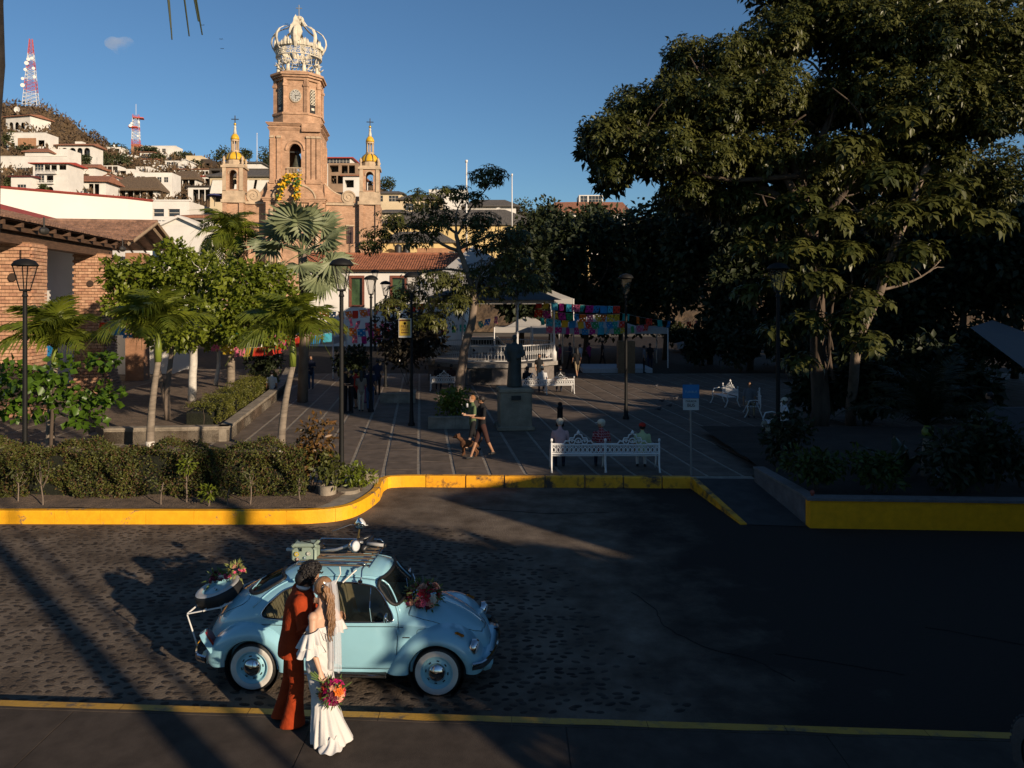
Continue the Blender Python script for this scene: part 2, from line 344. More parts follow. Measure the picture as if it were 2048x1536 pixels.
while yy < 16.3:
    xx = -14.5 + random.random() * .2
    while xx < 2.6:
        lim = (xx / yy > -.76)
        if lim and not in_patch(xx, yy):
            cob.append((xx + random.uniform(-.04, .04), yy + random.uniform(-.04, .04), random.uniform(.058, .098), random.uniform(.036, .056), random.uniform(-.5, .5)))
        xx += random.uniform(.14, .26)
    yy += .112 + .03 * random.random()
T = [(0, 0, .007)]; a8 = np.arange(8) * PI / 4
ringA = [(math.cos(a) * .66, math.sin(a) * .66, .006) for a in a8]; ringB = [(math.cos(a), math.sin(a), -.008) for a in a8]
T = np.array(T + ringA + ringB); TF = np.array([(0, 1 + i, 1 + (i+1) % 8, 1 + (i+1) % 8) for i in range(8)] + [(1+i, 9+i, 9+(i+1) % 8, 1+(i+1) % 8) for i in range(8)])
cob.sort(key=lambda c: (c[1] - 9.0)**2 * .6 + (c[0] + 6.2)**2 * .35)
cme = []
for k in range(6):
    q = T.copy(); q[1:] *= np.array([1, 1, 1]); q[1:9, :2] *= RNG.uniform(.85, 1.1, (8, 1)); q[9:, :2] *= RNG.uniform(.86, 1.12, (8, 1))
    me = bpy.data.meshes.new('cobblestone'); me.from_pydata([tuple(v) for v in q], [], [tuple(f) if f[2] != f[3] else tuple(f[:3]) for f in TF.tolist()]); me.materials.append(stone_dark)
    me.polygons.foreach_set('use_smooth', [True] * len(me.polygons)); cme.append(me)
for c in cob[:300]:
    o = link('cobblestone', random.choice(cme), road); o.location = (c[0], c[1], .001); o.scale = (c[2], c[3], random.uniform(.7, 1.3)); o.rotation_euler = (0, 0, c[4])
A = np.array(cob[300:]); n = len(A)
X = T[None, :, 0] * A[:, 2:3] * RNG.uniform(.88, 1.1, (n, 17)); Y = T[None, :, 1] * A[:, 3:4] * RNG.uniform(.88, 1.1, (n, 17)); ca, sa = np.cos(A[:, 4:5]), np.sin(A[:, 4:5])
V = np.stack([A[:, 0:1] + X*ca - Y*sa, A[:, 1:2] + X*sa + Y*ca, T[None, :, 2] * RNG.uniform(.6, 1.3, (n, 1)) + .001], 2).reshape(-1, 3)
tri = np.concatenate([TF[:8, :3], TF[8:, [0, 1, 2]], TF[8:, [0, 2, 3]]]); F = ((np.arange(n) * 17)[:, None, None] + tri[None]).reshape(-1, 3)
struct(npmesh('cobblestones', V, F, stone_dark, road, smooth=True), 'stuff')
def edge_y(x): return 8.49 - .058 * (x + .6)
side = MB(); side.prism([(-40, -60), (40, -60), (40, edge_y(40) - .16), (-40, edge_y(-40) - .16)], -.1, .192, 'XY'); side = side.build('pavement', conc); struct(side)
for i in range(-5, 6):
    x0 = i * 2.8 - 2.2; x1 = x0 + 2.785
    for j in range(3):
        y0 = lambda x, j=j: edge_y(x) - .17 - 2.4 * j; mb = MB(); tw = .058
        q = [(x0 + tw*2.4*j, y0(x0) - 2.385), (x1 + tw*2.4*j, y0(x1) - 2.385), (x1 + tw*2.4*j, y0(x1)), (x0 + tw*2.4*j, y0(x0))]
        mb.prism(q, .15, .2, 'XY'); mb.build('concrete_slab', conc, side)
for i in range(-9, 9):
    x0 = i * 1.5; x1 = x0 + 1.494; mb = MB()
    mb.prism([(x0, edge_y(x0) - .165), (x1, edge_y(x1) - .165), (x1, edge_y(x1)), (x0, edge_y(x0))], -.05, .204, 'XY', 0)
    mb.build('kerb_stone', conc, side)
    mb = MB(); ws = .105
    mb.grid(lambda u, v: (lerp(x0, x1, u), edge_y(lerp(x0, x1, u)) - .005 - v * (.12 + .03 * noise.noise((lerp(x0, x1, u) * 1.5, 3, 1))), .208), 24, 1)
    mb.build('yellow_line', yel_line, side)
Kp = [(-45, 16.6), (-30, 16.5), (-20, 16.42), (-11.2, 16.4), (-8, 16.38), (-5.2, 16.37), (-4.37, 16.44), (-3.78, 16.67), (-3.45, 17.2), (-3.24, 18.28), (-3.27, 19.3), (-2.9, 19.62), (-1, 19.6), (1, 19.58), (4.66, 19.5)]
def resample(pts, step):
    out = [Vector(pts[0])]; ptsv = [Vector(p) for p in pts]; acc = 0
    fine = []
    for i in range(len(ptsv) - 1):
        p0 = ptsv[max(i-1, 0)]; p1 = ptsv[i]; p2 = ptsv[i+1]; p3 = ptsv[min(i+2, len(ptsv)-1)]; n = max(2, int((p2 - p1).length / .05))
        for k in range(n):
            t = k / n; fine.append(.5 * ((2*p1) + (p2 - p0)*t + (2*p0 - 5*p1 + 4*p2 - p3)*t*t + (-p0 + 3*p1 - 3*p2 + p3)*t**3) if (p2-p1).length < 3 else p1.lerp(p2, t))
    fine.append(ptsv[-1]); out = [fine[0]]; idx = [0]
    for i in range(1, len(fine)):
        acc += (fine[i] - fine[i-1]).length
        if acc >= step: out.append(fine[i]); idx.append(i); acc = 0
    return out, fine, idx
ks, fine, idx = resample(Kp, 1.0)
kerb = thing('kerb', None, None, (0, 0, 0), kind='structure'); kin = []
idx.append(len(fine) - 1)
for a, b in zip(idx, idx[1:]):
    if b - a < 2: continue
    seg = fine[a:b+1]; seg = seg[::3] + [seg[-1]]; L_ = []; Rr = []
    for i, p in enumerate(seg):
        t = (seg[min(i+1, len(seg)-1)] - seg[max(i-1, 0)]).normalized(); nrm = Vector((-t.y, t.x)); L_.append(p); Rr.append(p + nrm * .17)
    worn = seg[0].x > -2.9; gp = (.035 if worn else .006); t0 = (seg[1] - seg[0]).normalized(); t1 = (seg[-1] - seg[-2]).normalized()
    L_[0] = L_[0] + t0 * gp * .5; Rr[0] = Rr[0] + t0 * gp * .5; L_[-1] = L_[-1] - t1 * gp * .5; Rr[-1] = Rr[-1] - t1 * gp * .5
    mb = MB(); h = PZ + .012 + random.uniform(-.006, .006) * worn
    jog = random.uniform(-.012, .012) * worn; n_ = len(L_)
    out_ = [(p.x, p.y + jog) for p in L_] ; inn = [(p.x, p.y) for p in Rr]
    vs = [(x, y, -.05) for x, y in out_] + [(x, y, h - .03) for x, y in out_] + [(lerp(x, i_[0], .1), lerp(y, i_[1], .12), h) for (x, y), i_ in zip(out_, inn)] + [(x, y, h) for x, y in inn] + [(x, y, 0.1) for x, y in inn]
    fs = [(r_*n_ + i, r_*n_ + i + 1, (r_+1)*n_ + i + 1, (r_+1)*n_ + i) for r_ in range(4) for i in range(n_ - 1)] + [(0, n_, 2*n_, 3*n_, 4*n_), (n_-1, 2*n_-1, 3*n_-1, 4*n_-1, 5*n_-1)]
    mb.add(vs, fs); mb.build('kerb_stone', yel_worn if worn else yel, kerb)
mb = MB()
for p in fine[::8]: pass
core = [(p.x, p.y) for p in fine[::6]]
inner = []
for i in range(0, len(fine), 6):
    t = (fine[min(i+6, len(fine)-1)] - fine[max(i-6, 0)]).normalized(); q = fine[i] + Vector((-t.y, t.x)) * .10; inner.append((q.x, q.y))
poly = inner + [(4.64, 19.45), (6.3, 19.3), (6.3, 24), (60, 24), (60, 95), (-60, 95), (-60, 16.7)]
pl = MB(); pl.prism(poly, -.1, .268, 'XY'); plaza = pl.build('plaza', strip_m); struct(plaza)
ux = Vector((math.cos(GR), math.sin(GR))); vx = Vector((-math.sin(GR), math.cos(GR)))
def inpoly(x, y, poly):
    c = False; j = len(poly) - 1
    for i in range(len(poly)):
        xi, yi = poly[i]; xj, yj = poly[j]
        if (yi > y) != (yj > y) and x < (xj - xi) * (y - yi) / (yj - yi) + xi: c = not c
        j = i
    return c
bed_poly = [(-60, 16.6), (-5.2, 16.5), (-4.2, 16.7), (-3.75, 17.2), (-3.5, 18.3), (-3.55, 18.75), (-4.2, 18.9), (-5.5, 18.9), (-60, 19.2)]
PL1 = [(-13.1, 24.06), (-9.25, 24.5), (-11.15, 36.6), (-13.5, 46), (-20, 46), (-17, 30)]
R_front = [(6.4, 16.1), (40, 14.35)]
PL2 = [(6.4, 16.1), (40, 14.35), (40, 27), (12, 27), (8.6, 24), (6.17, 19)]
sl_list = []
for i in range(-60, 60):
    for j in range(-4, 40):
        c = ux * (i * .94) + vx * (j * .92 + 19.9) + Vector((-2.4, 0)); x, y = c
        if y < 17 or y > 47 or abs((x) / y) > .78: continue
        corners = [c + ux * sx * .42 + vx * sy * .455 for sx, sy in ((-1, -1), (1, -1), (1, 1), (-1, 1))]
        fr = 19.74 if x > -3.1 else 18.95
        if any(q.y < fr for q in corners):
            if all(q.y < fr + .06 for q in corners): continue
            corners = [Vector((q.x, max(q.y, fr))) for q in corners]
        if x > 4.0 and any(q.y < 19.4 for q in corners): continue
        if inpoly(x, y, PL1) or inpoly(x, y, PL2) or inpoly(x, y, bed_poly): continue
        sl_list.append((c, corners))
sl_list.sort(key=lambda s_: (s_[0].x + 1) ** 2 * .5 + (s_[0].y - 18) ** 2)
for k, (c, cs) in enumerate(sl_list[:300]):
    mb = MB(); z = .281 + random.uniform(-.0025, .0025); n_ = 4; vs = [(q.x, q.y, .26) for q in cs] + [(q.x, q.y, z + random.uniform(-.001, .001)) for q in cs]
    mb.add(vs, [(4, 5, 6, 7)] + [(i, (i+1) % 4, 4 + (i+1) % 4, 4 + i) for i in range(4)]); mb.build('paving_slab', slab_m, plaza, fix=False)
mb = MB()
for (c, cs) in sl_list[300:]:
    z = .281 + random.uniform(-.0025, .0025); mb.add([(q.x, q.y, .26) for q in cs] + [(q.x, q.y, z) for q in cs], [(4, 5, 6, 7)] + [(i, (i+1) % 4, 4 + (i+1) % 4, 4 + i) for i in range(4)])
struct(mb.build('paving_slabs', slab_m, plaza, fix=False), 'stuff')
mb = MB(); mb.bb(-60, 60, 47.2, 95, .2, .274); struct(mb.build('street', asphalt))
mb = MB(); mb.add([(4.75, 19.45, .275), (6.25, 19.4, .275), (6.38, 16.2, .012), (4.98, 16.35, .012)], [(0, 1, 2, 3)]); struct(mb.build('ramp', M('ramp_concrete', (.045, .040, .038), .9, .3, 3, .5, 50)))
mb = MB(); mb.add([(4.64, 19.5, -.05), (4.98, 16.35, -.05), (4.98, 16.35, .03), (4.64, 19.5, .295), (4.78, 19.5, -.05), (5.12, 16.35, -.05), (5.12, 16.35, .03), (4.78, 19.5, .295)], [(0, 1, 2, 3), (4, 7, 6, 5), (3, 2, 6, 7), (0, 3, 7, 4), (1, 5, 6, 2)]); mb.build('ramp_edge', yel_worn, kerb)
def soilz(x, y): return .305 + .05 * noise.noise((x * .8, y * .9, 0)) + .02 * noise.noise((x * 3, y * 3, 4))
bs = MB(); bs.grid(lambda u, v: (lerp(-30, lerp(-4.35, -3.62, v), u), lerp(16.56, 18.9, v), max(.272, soilz(lerp(-30, -3.9, u), lerp(16.56, 18.9, v)))), 120, 12)
struct(bs.build('flower_bed', soil, smooth=True), 'structure')
mb = MB(); mb.box((-3.55, 18.92, .40), (.34, .16, .26), R(0), bev=.01); mb.box((-3.9, 18.98, .36), (.35, .14, .2), 0, bev=.01); tag(mb.build('stone_edging', conc_l), 'short pale stone edging block at the corner of the hedge bed beside the kerb', 'edging')
def wall_run(pts, h, th, mat, cap, name, root, z0=.2, capw=.06, step=1.2, capmat=None):
    for a, b in zip(pts, pts[1:]):
        a = Vector(a); b = Vector(b); d = b - a; L = d.length; t = d / L; nrm = Vector((-t.y, t.x)); n = max(1, round(L / step))
        for i in range(n):
            p = a + t * (L * i / n + .003); q = a + t * (L * (i+1) / n - .003); mb = MB()
            o = [p, q, q + nrm * th, p + nrm * th]; mb.prism([(v.x, v.y) for v in o], z0, h - cap, 'XY'); mb.build(name, mat, root)
            mb = MB(); o = [p - nrm * .03, q - nrm * .03, q + nrm * (th + .03), p + nrm * (th + .03)]; mb.prism([(v.x, v.y) for v in o], h - cap, h, 'XY'); mb.build('coping_stone', capmat or mat, root)
pt = thing('planter', 'long pale stone planter with clipped hedge and white palm trunks, left of plaza', 'planter', (-9.25, 24.5, PZ))
wall_run([PL1[0], PL1[1], PL1[2], PL1[3]], .78, .32, conc_l, .07, 'wall_block', pt)
mb = MB(); mb.prism(PL1, .2, .66, 'XY'); mb.build('soil', soil, pt)
pr = thing('planter', 'raised planter with bright yellow front wall and grey coping, right side', 'planter', (6.4, 16.1, 0))
mb = MB(); a, b = Vector((6.4, 16.1)), Vector((26, 15.08)); mb.prism([(6.4, 16.1), (26, 15.08), (26, 15.33), (6.4, 16.35)], -.05, .60, 'XY'); mb.build('yellow_wall', yel_wall, pr)
wall_run([(6.2, 19.2), (6.4, 16.36)], .64, .22, M('grey_stone', (.12, .11, .11), .85, .3, 3, .5, 20), .05, 'wall_block', pr, -.03, capmat=grey_cap)
n = 15
for i in range(n):
    p = Vector((6.33, 16.06)).lerp(Vector((26, 15.04)), i / n); q = Vector((6.33, 16.06)).lerp(Vector((26, 15.04)), (i + .996) / n)
    mb = MB(); mb.prism([(p.x, p.y), (q.x, q.y), (q.x, q.y + .33), (p.x, p.y + .33)], .602, .655, 'XY'); mb.build('coping_stone', grey_cap, pr)
mb = MB(); mb.grid(lambda u, v: (lerp(6.5, 39, u), lerp(lerp(16.3, 14.7, u), 26, v), .52 + .05 * noise.noise((u * 40, v * 12, 0))), 60, 20); mb.build('soil', M('dark_soil', (.03, .024, .018), 1, .3, 3, 1, 25), pr)
mb = MB(); mb.ball((6.52, 16.28, .72), (.05, .05, .06)); mb.cyl((6.52, 16.28, .65), (6.52, 16.28, .70), .03); tag(mb.build('pipe_cap', M('red_brown', (.25, .05, .03), .6)), 'small red-brown pipe cap on the corner of the yellow planter wall', 'pipe')
sky_pts = [(-900, 230), (-200, 190), (0, 206), (40, 207), (85, 211), (110, 224), (135, 238), (165, 260), (200, 290), (240, 306), (300, 312), (420, 322), (560, 338), (700, 350), (800, 392), (900, 410), (1000, 418), (1200, 436), (1500, 450), (2100, 480), (3200, 520)]
HD0, HD1 = 125.0, 430.0
def hill_sy(px, d):
    s_ = max(0, min(1, (d - HD0) / (HD1 - HD0))); return lerp(560, interp(px, sky_pts), s_ ** .75)
def hillz(px, d): return CAMZ + (HY - hill_sy(px, d)) / FPX * d
def hill_d(px, py):
    """depth at which the slope shows at this height"""
    lo, hi = HD0, HD1
    for _ in range(40):
        m = (lo + hi) / 2
        if hill_sy(px, m) > py: lo = m
        else: hi = m
    return lo
def hg(u, v):
    px = lerp(-900, 3200, u); d = lerp(115, 520, v)
    z = hillz(px, d) if d <= HD1 else hillz(px, HD1) * (1 - (d - HD1) / 200)
    if d < HD0: z = lerp(0, z, (d - 115) / 10)
    p = ((px - 1024) / FPX * d, d, z + 1.5 * noise.noise((px * .03, d * .05, 0)) * (d > 130)); return p
hm = MB(); hm.grid(hg, 160, 50); struct(hm.build('hill', M('hill_scrub', (.10, .065, .038), 1, .45, .06, .9, .5, col2=(.15, .10, .055), dist=1.5), smooth=True))
# THE CAR
blue = M('car_paint', (.31, .59, .70), .2, .03, 2, 0, coat=.7, spec=.5)
blue_rim = M('rim_paint', (.30, .57, .66), .35, .04, 3, 0, coat=.3)
chrome = M('chrome', (.62, .62, .62), .09, 0, metal=1)
rubber = M('rubber', (.012, .012, .012), .6, .2, 10, .2)
rubber_gap = M('seam_black', (.01, .012, .014), .7, 0)
white_wall = M('whitewall', (.62, .60, .55), .6, .06, 8, .1)
glass_m = bpy.data.materials.new('window_glass'); MATS['window_glass'] = glass_m; glass_m.use_nodes = True
_t = glass_m.node_tree; _b = _t.nodes['Principled BSDF']; _b.inputs['Base Color'].default_value = (.02, .025, .025, 1); _b.inputs['Roughness'].default_value = .03; _b.inputs['Specular IOR Level'].default_value = .6
_tr = _t.nodes.new('ShaderNodeBsdfTransparent'); _tr.inputs[0].default_value = (.62, .66, .64, 1); _mx = _t.nodes.new('ShaderNodeMixShader'); _mx.inputs[0].default_value = .30
_t.links.new(_tr.outputs[0], _mx.inputs[1]); _t.links.new(_b.outputs[0], _mx.inputs[2]); _t.links.new(_mx.outputs[0], _t.nodes['Material Output'].inputs[0])
seat_m = M('beige_vinyl', (.50, .40, .24), .6, .12, 6, .1); dark_trim = M('dark_trim', (.015, .015, .016), .7, 0)
car = thing('car', 'light blue classic beetle-shaped car with whitewall tyres and roof rack behind the couple', 'car', world=False)
CS = .97; _f = Vector((-.93, 9.27)); _r = Vector((-3.25, 9.40)); _m = (_f + _r) / 2; YAW = math.atan2(_f.y - _r.y, _f.x - _r.x)
_off = Matrix.Rotation(YAW, 2) @ Vector((0, .69 * CS)); car.location = (_m.x + _off.x, _m.y + _off.y, 0); car.rotation_euler = (0, 0, YAW); car.scale = (CS,) * 3
TOP = [(-2.00, .40), (-1.97, .58), (-1.90, .75), (-1.75, .93), (-1.55, 1.08), (-1.35, 1.19), (-1.15, 1.285), (-.9, 1.385), (-.6, 1.46), (-.3, 1.495), (0, 1.50), (.2, 1.485), (.36, 1.455), (.44, 1.42), (.72, 1.05), (.78, 1.03), (1.0, .995), (1.25, .935), (1.5, .845), (1.7, .735), (1.85, .60), (1.92, .45)]
HW = [(-2.00, .22), (-1.9, .34), (-1.75, .45), (-1.5, .56), (-1.2, .645), (-.9, .685), (-.4, .715), (.2, .715), (.6, .69), (.8, .66), (1.0, .60), (1.25, .50), (1.5, .41), (1.7, .33), (1.85, .24), (1.92, .17)]
BELT = [(-2.00, .36), (-1.9, .52), (-1.7, .70), (-1.45, .80), (-1.2, .86), (-.8, .885), (0, .90), (.6, .90), (.75, .885), (1.0, .83), (1.25, .76), (1.5, .67), (1.7, .56), (1.85, .46), (1.92, .38)]
FX = lambda L: [((x if x < 1.2 else 1.2 + (x - 1.2)*.88), v) for x, v in L]
TOP, HW, BELT = FX(TOP), FX(HW), FX(BELT)
PEXP = [(-2, 2), (-1.3, 2.0), (-.8, 2.25), (.3, 2.3), (.5, 2.1), (.75, 2.0), (1.9, 2.0)]
SILL = .27
def hull(x, t):
    """x station, t 0 at the sill .. .5 at the belt .. 1 at the middle of the roof; y negative = near side"""
    zt = spline(x, TOP) if x < .44 or x > .74 else interp(x, TOP); w_ = spline(x, HW); zb = min(spline(x, BELT), zt - .03); sill = min(SILL, zb - .06); p = interp(x, PEXP)
    if t < .4:
        u = t / .4; z = lerp(sill, zb, u); y = w_ * (1 + .028 * math.sin(u * PI)) - .02 * (1 - u)**2
    else:
        a = (t - .4) / .6 * PI / 2; ca = math.cos(a); sa = math.sin(a); q = 2 / p; y = w_ * ca ** q; z = zb + (zt - zb) * sa ** (q * 1.02)
    return Vector((x, -y, z))
NX, NT = 190, 76
xs_ = [lerp(-2.0, 1.833, i / NX) for i in range(NX + 1)]
HV = [[hull(x, j / NT) for j in range(NT + 1)] for x in xs_]
def side_y(x, z):
    lo, hi = 0, 1
    for _ in range(30):
        m = (lo + hi) / 2
        if hull(x, m).z < z: lo = m
        else: hi = m
    return hull(x, lo).y
def round_poly(pts, r=.06, n=5):
    out = []; k = len(pts)
    for i in range(k):
        p = Vector(pts[i]); a = Vector(pts[i-1]) - p; b = Vector(pts[(i+1) % k]) - p; ra = min(r, a.length * .45); rb = min(r, b.length * .45)
        A_ = p + a.normalized() * ra; B_ = p + b.normalized() * rb
        for j in range(n + 1): t = j / n; out.append(tuple((1-t)**2 * A_ + 2*t*(1-t) * p + t*t * B_))
    return out
DWIN = round_poly([(-.30, .935), (.63, .935), (.62, 1.0), (.43, 1.26), (.33, 1.325), (.1, 1.355), (-.30, 1.362)], .07)
QWIN = round_poly([(-.44, .935), (-.44, 1.352), (-.62, 1.325), (-.84, 1.245), (-1.02, 1.10), (-1.10, .99), (-1.06, .935)], .07)
DOOR = round_poly([(-.375, .33), (.60, .33), (.665, .40), (.70, .93), (.66, 1.03), (.47, 1.295), (.36, 1.372), (.1, 1.402), (-.36, 1.41)], .06)
WSH = round_poly([(-.52, 1.075), (.52, 1.075), (.56, 1.12), (.50, 1.375), (-.50, 1.375), (-.56, 1.12)], .06)
RWIN = round_poly([(-.40, 1.13), (.40, 1.13), (.44, 1.18), (.36, 1.345), (-.36, 1.345), (-.44, 1.18)], .07)
def hood_edge(x): return interp(x, FX([(.80, .535), (1.0, .53), (1.25, .47), (1.5, .375), (1.7, .27), (1.80, .18), (1.84, 0)]))
def lid_edge(x): return interp(x, [(-1.96, 0), (-1.95, .16), (-1.85, .27), (-1.7, .37), (-1.55, .43), (-1.42, .46), (-1.36, .44), (-1.345, .0)])
def cls(p):
    x, y, z = p; ay = abs(y)
    if x > -1.25 and x < .9 and z > .9 and ay > .3:
        if inpoly(x, z, DWIN): return 'dwin'
        if inpoly(x, z, QWIN): return 'qwin'
    if .40 < x < .76 and inpoly(y, z, WSH): return 'wsh'
    if -1.36 < x < -.75 and z > 1.1 and inpoly(y, z, RWIN): return 'rwin'
    if inpoly(x, z, DOOR) and ay > .35 and x < .72: return 'door'
    if x > .80 and ay < hood_edge(x) and z > .5 : return 'hood'
    if x < -1.34 and ay < lid_edge(x): return 'lid'
    return 'body'
faces = {}
for i in range(NX):
    for j in range(NT):
        c = (HV[i][j] + HV[i+1][j] + HV[i][j+1] + HV[i+1][j+1]) / 4
        faces.setdefault(cls(c), []).append((i, j))
def outline_side(poly): return [Vector((x, side_y(x, z), z)) for x, z in poly]
def x_at(y, z, x0, x1):
    """where the surface passes height z at offset y between two stations"""
    best = None
    for k in range(161):
        x = lerp(x0, x1, k / 160)
        lo, hi = .4, 1
        for _ in range(18):
            m = (lo + hi) / 2
            if -hull(x, m).y > abs(y): lo = m
            else: hi = m
        e = abs(hull(x, lo).z - z)
        if best is None or e < best[0]: best = (e, x)
    return best[1]
O3 = {'dwin': outline_side(DWIN), 'qwin': outline_side(QWIN), 'door': outline_side(DOOR)}
def resamp3(pts, step=.02):
    out = []
    for a, b in zip(pts, pts[1:] + pts[:1]):
        n = max(1, int((b - a).length / step))
        for k in range(n): out.append(a.lerp(b, k / n))
    return out
O3 = {k: resamp3(v) for k, v in O3.items()}
def dense2(poly, step=.02):
    out = []
    for a, b in zip(poly, poly[1:] + poly[:1]):
        n = max(1, int(math.dist(a, b)/step)); out += [(lerp(a[0], b[0], k/n), lerp(a[1], b[1], k/n)) for k in range(n)]
    return out
O3['wsh'] = [Vector((x_at(y, z, .40, .76), y, z)) for y, z in dense2(WSH) if y <= 0.001]
O3['rwin'] = [Vector((x_at(y, z, -1.4, -.7), y, z)) for y, z in dense2(RWIN) if y <= 0.001]
own = {}
for k, fl in faces.items():
    for (i, j) in fl:
        for v in ((i, j), (i+1, j), (i, j+1), (i+1, j+1)): own.setdefault(v, set()).add(k)
for v, ks_ in own.items():
    if len(ks_) < 2: continue
    tgt = None
    for k in ('dwin', 'qwin', 'wsh', 'rwin', 'door'):
        if k in ks_: tgt = O3[k]; break
    if tgt is None: continue
    p = HV[v[0]][v[1]]; q = min(tgt, key=lambda a: (a - p).length_squared)
    if (q - p).length < (.06 if ks_ & {'wsh', 'rwin'} else .035): HV[v[0]][v[1]] = q.copy()
def patch(kind, name, mat, mirror=(1, -1), parent=None, lift=0, one=False, thick=.012):
    res = []
    def mk(sgs, nm):
        idx = {}; V = []; F = []
        for sg in sgs:
            for (i, j) in faces[kind]:
                f = []
                for v in ((i, j), (i+1, j), (i+1, j+1), (i, j+1)):
                    p = HV[v[0]][v[1]]; key = (round(p.x, 4), round(p.y * sg, 4), round(p.z, 4))
                    if key not in idx:
                        idx[key] = len(V); nrm = Vector((0, p.y, (p.z - .9) * .9 if p.z > .9 else 0))
                        q = p + (nrm.normalized() * lift if nrm.length > 0 else Vector()); V.append((q.x, q.y * sg, q.z))
                    f.append(idx[key])
                f = [a for n_, a in enumerate(f) if a not in f[:n_]]
                if len(f) > 2: F.append(tuple(f))
        me = bpy.data.meshes.new(nm); me.from_pydata(V, [], F); bm = bmesh.new(); bm.from_mesh(me); bmesh.ops.recalc_face_normals(bm, faces=bm.faces)
        bm.normal_update(); s_ = sum(f.normal.dot(f.calc_center_median() - Vector((0, 0, .8))) * f.calc_area() for f in bm.faces)
        if s_ < 0: bmesh.ops.reverse_faces(bm, faces=bm.faces)
        bm.to_mesh(me); bm.free(); me.materials.append(mat); me.polygons.foreach_set('use_smooth', [True] * len(me.polygons))
        o = link(nm, me, parent or car)
        if thick:
            md = o.modifiers.new('s', 'SOLIDIFY'); md.thickness = thick; md.offset = -1
        return o
    if one: return [mk(mirror, name)]
    return [mk((sg,), name) for sg in mirror]
body = patch('body', 'body', blue, one=True)[0]
doors = patch('door', 'door', blue, lift=.003)
hood = patch('hood', 'bonnet', blue, one=True, lift=.004)[0]
lid = patch('lid', 'engine_lid', blue, one=True, lift=.004)[0]
for kind, nm, par in (('dwin', 'door_window', None), ('qwin', 'quarter_window', None)):
    patch(kind, nm, glass_m, lift=-.006, thick=0)
patch('wsh', 'windscreen', glass_m, one=True, lift=-.006, thick=0); patch('rwin', 'rear_window', glass_m, one=True, lift=-.006, thick=0)
def both(pts): return [(p.x, -p.y, p.z) for p in pts]
for sg in (1, -1):
    F_ = (lambda L: [Vector((p[0], p[1] * sg, p[2])) for p in L])
    for k, nm, r_, mt in (('dwin', 'window_seal', .012, rubber), ('dwin', 'window_trim', .007, chrome), ('qwin', 'window_seal', .013, rubber), ('qwin', 'window_trim', .008, chrome), ('door', 'door_gap', .0042, rubber_gap)):
        pts = O3[k]; c_ = sum(pts, Vector()) / len(pts)
        if nm == 'window_trim': pts = [p + (c_ - p).normalized() * -.010 + Vector((0, -.008, 0)) for p in pts]
        mb = MB(); mb.tube(F_(pts), r_, 6, closed=True); mb.build(nm, mt, car, smooth=True)
    mb = MB(); mb.tube(F_([(x, side_y(x, z) - .002, z) for x, z in ((.36, .94), (.33, 1.1), (.31, 1.31))]), .008, 6); mb.build('vent_bar', chrome, car)
    mb = MB(); mb.tube(F_([hull(x, .385) + Vector((0, -.003, 0)) for x in [lerp(-1.5, .76, i/40) for i in range(41)]]), .0045, 5); mb.build('belt_seam', rubber_gap, car)
    gut = [(-1.24, 1.03), (-1.12, 1.15), (-.98, 1.25), (-.8, 1.335), (-.55, 1.392), (-.2, 1.418), (.1, 1.414), (.36, 1.386), (.47, 1.32), (.60, 1.15), (.70, 1.0)]
    gp_ = [Vector((x, side_y(x, z) - .008, z)) for x, z in [(spline_x, 0) for spline_x in []] or gut]; gp2 = []
    for i in range(41):
        x = lerp(-1.24, .70, i / 40); z = spline(x, gut); gp2.append((x, side_y(x, z) - .006, z))
    mb = MB(); mb.tube(F_(gp2), .011, 6); mb.build('rain_gutter', blue, car, smooth=True)
    mb = MB(); mb.tube(F_([(x, y + .004, z - .013) for x, y, z in gp2]), .005, 5); mb.build('gutter_seam', rubber_gap, car)
    hy = side_y(-.22, .84); mb = MB(); mb.tube(F_([(-.30, hy - .005, .835), (-.29, hy - .035, .838), (-.14, hy - .035, .838), (-.13, hy - .005, .835)]), .011, 6); mb.build('door_handle', chrome, car, smooth=True)
    for hz in (.48, .80):
        mb = MB(); mb.cyl(F_([(.695, side_y(.695, hz) - .006, hz - .035)])[0], F_([(.695, side_y(.695, hz) - .006, hz + .035)])[0], .012, n=8); mb.build('door_hinge', blue, car, smooth=True)
    if sg == 1:
        fl = [(x, side_y(x, z) - .001, z) for x, z in round_poly([(.93, .70), (1.10, .70), (1.10, .815), (.93, .815)], .03)]
        mb = MB(); mb.tube(fl, .003, 5, closed=True); mb.build('fuel_flap_gap', rubber_gap, car)
        mb = MB(); mb.box((.80, side_y(.80, .735) - .006, .735), (.095, .008, .014)); mb.build('emblem', chrome, car)
    my = side_y(.60, .93); mb = MB(); mb.tube(F_([(.60, my, .93), (.60, my - .06, .955), (.58, my - .10, 1.0)]), .009, 6); mb.m = Matrix.Translation((.57, (my - .115) * sg, 1.03)) @ Matrix.Rotation(R(90), 4, 'Y'); mb.lathe((0, 0, 0), [(0, -.02), (.05, -.018), (.062, .0), (.058, .012), (0, .012)], 16); mb.build('side_mirror', chrome, car, smooth=True)
mb = MB()
for sg in (1, -1): mb.tube([(x, sg * (hood_edge(x) + .002), -0) for x in ()] or [Vector((x, -sg * min(hood_edge(x), spline(x, HW)*.98), 0)) for x in [lerp(.81, 1.835, i/30) for i in range(31)]], .001, 3) if False else None
def surf_pt(x, y):
    lo, hi = .4, 1
    for _ in range(24):
        m = (lo + hi) / 2
        if -hull(x, m).y > abs(y): lo = m
        else: hi = m
    p = hull(x, lo); return Vector((x, y, p.z))
pts = [surf_pt(x, -hood_edge(x)) for x in [lerp(.81, 1.755, i/30) for i in range(31)]]; pts2 = [Vector((p.x, -p.y, p.z)) for p in reversed(pts)]
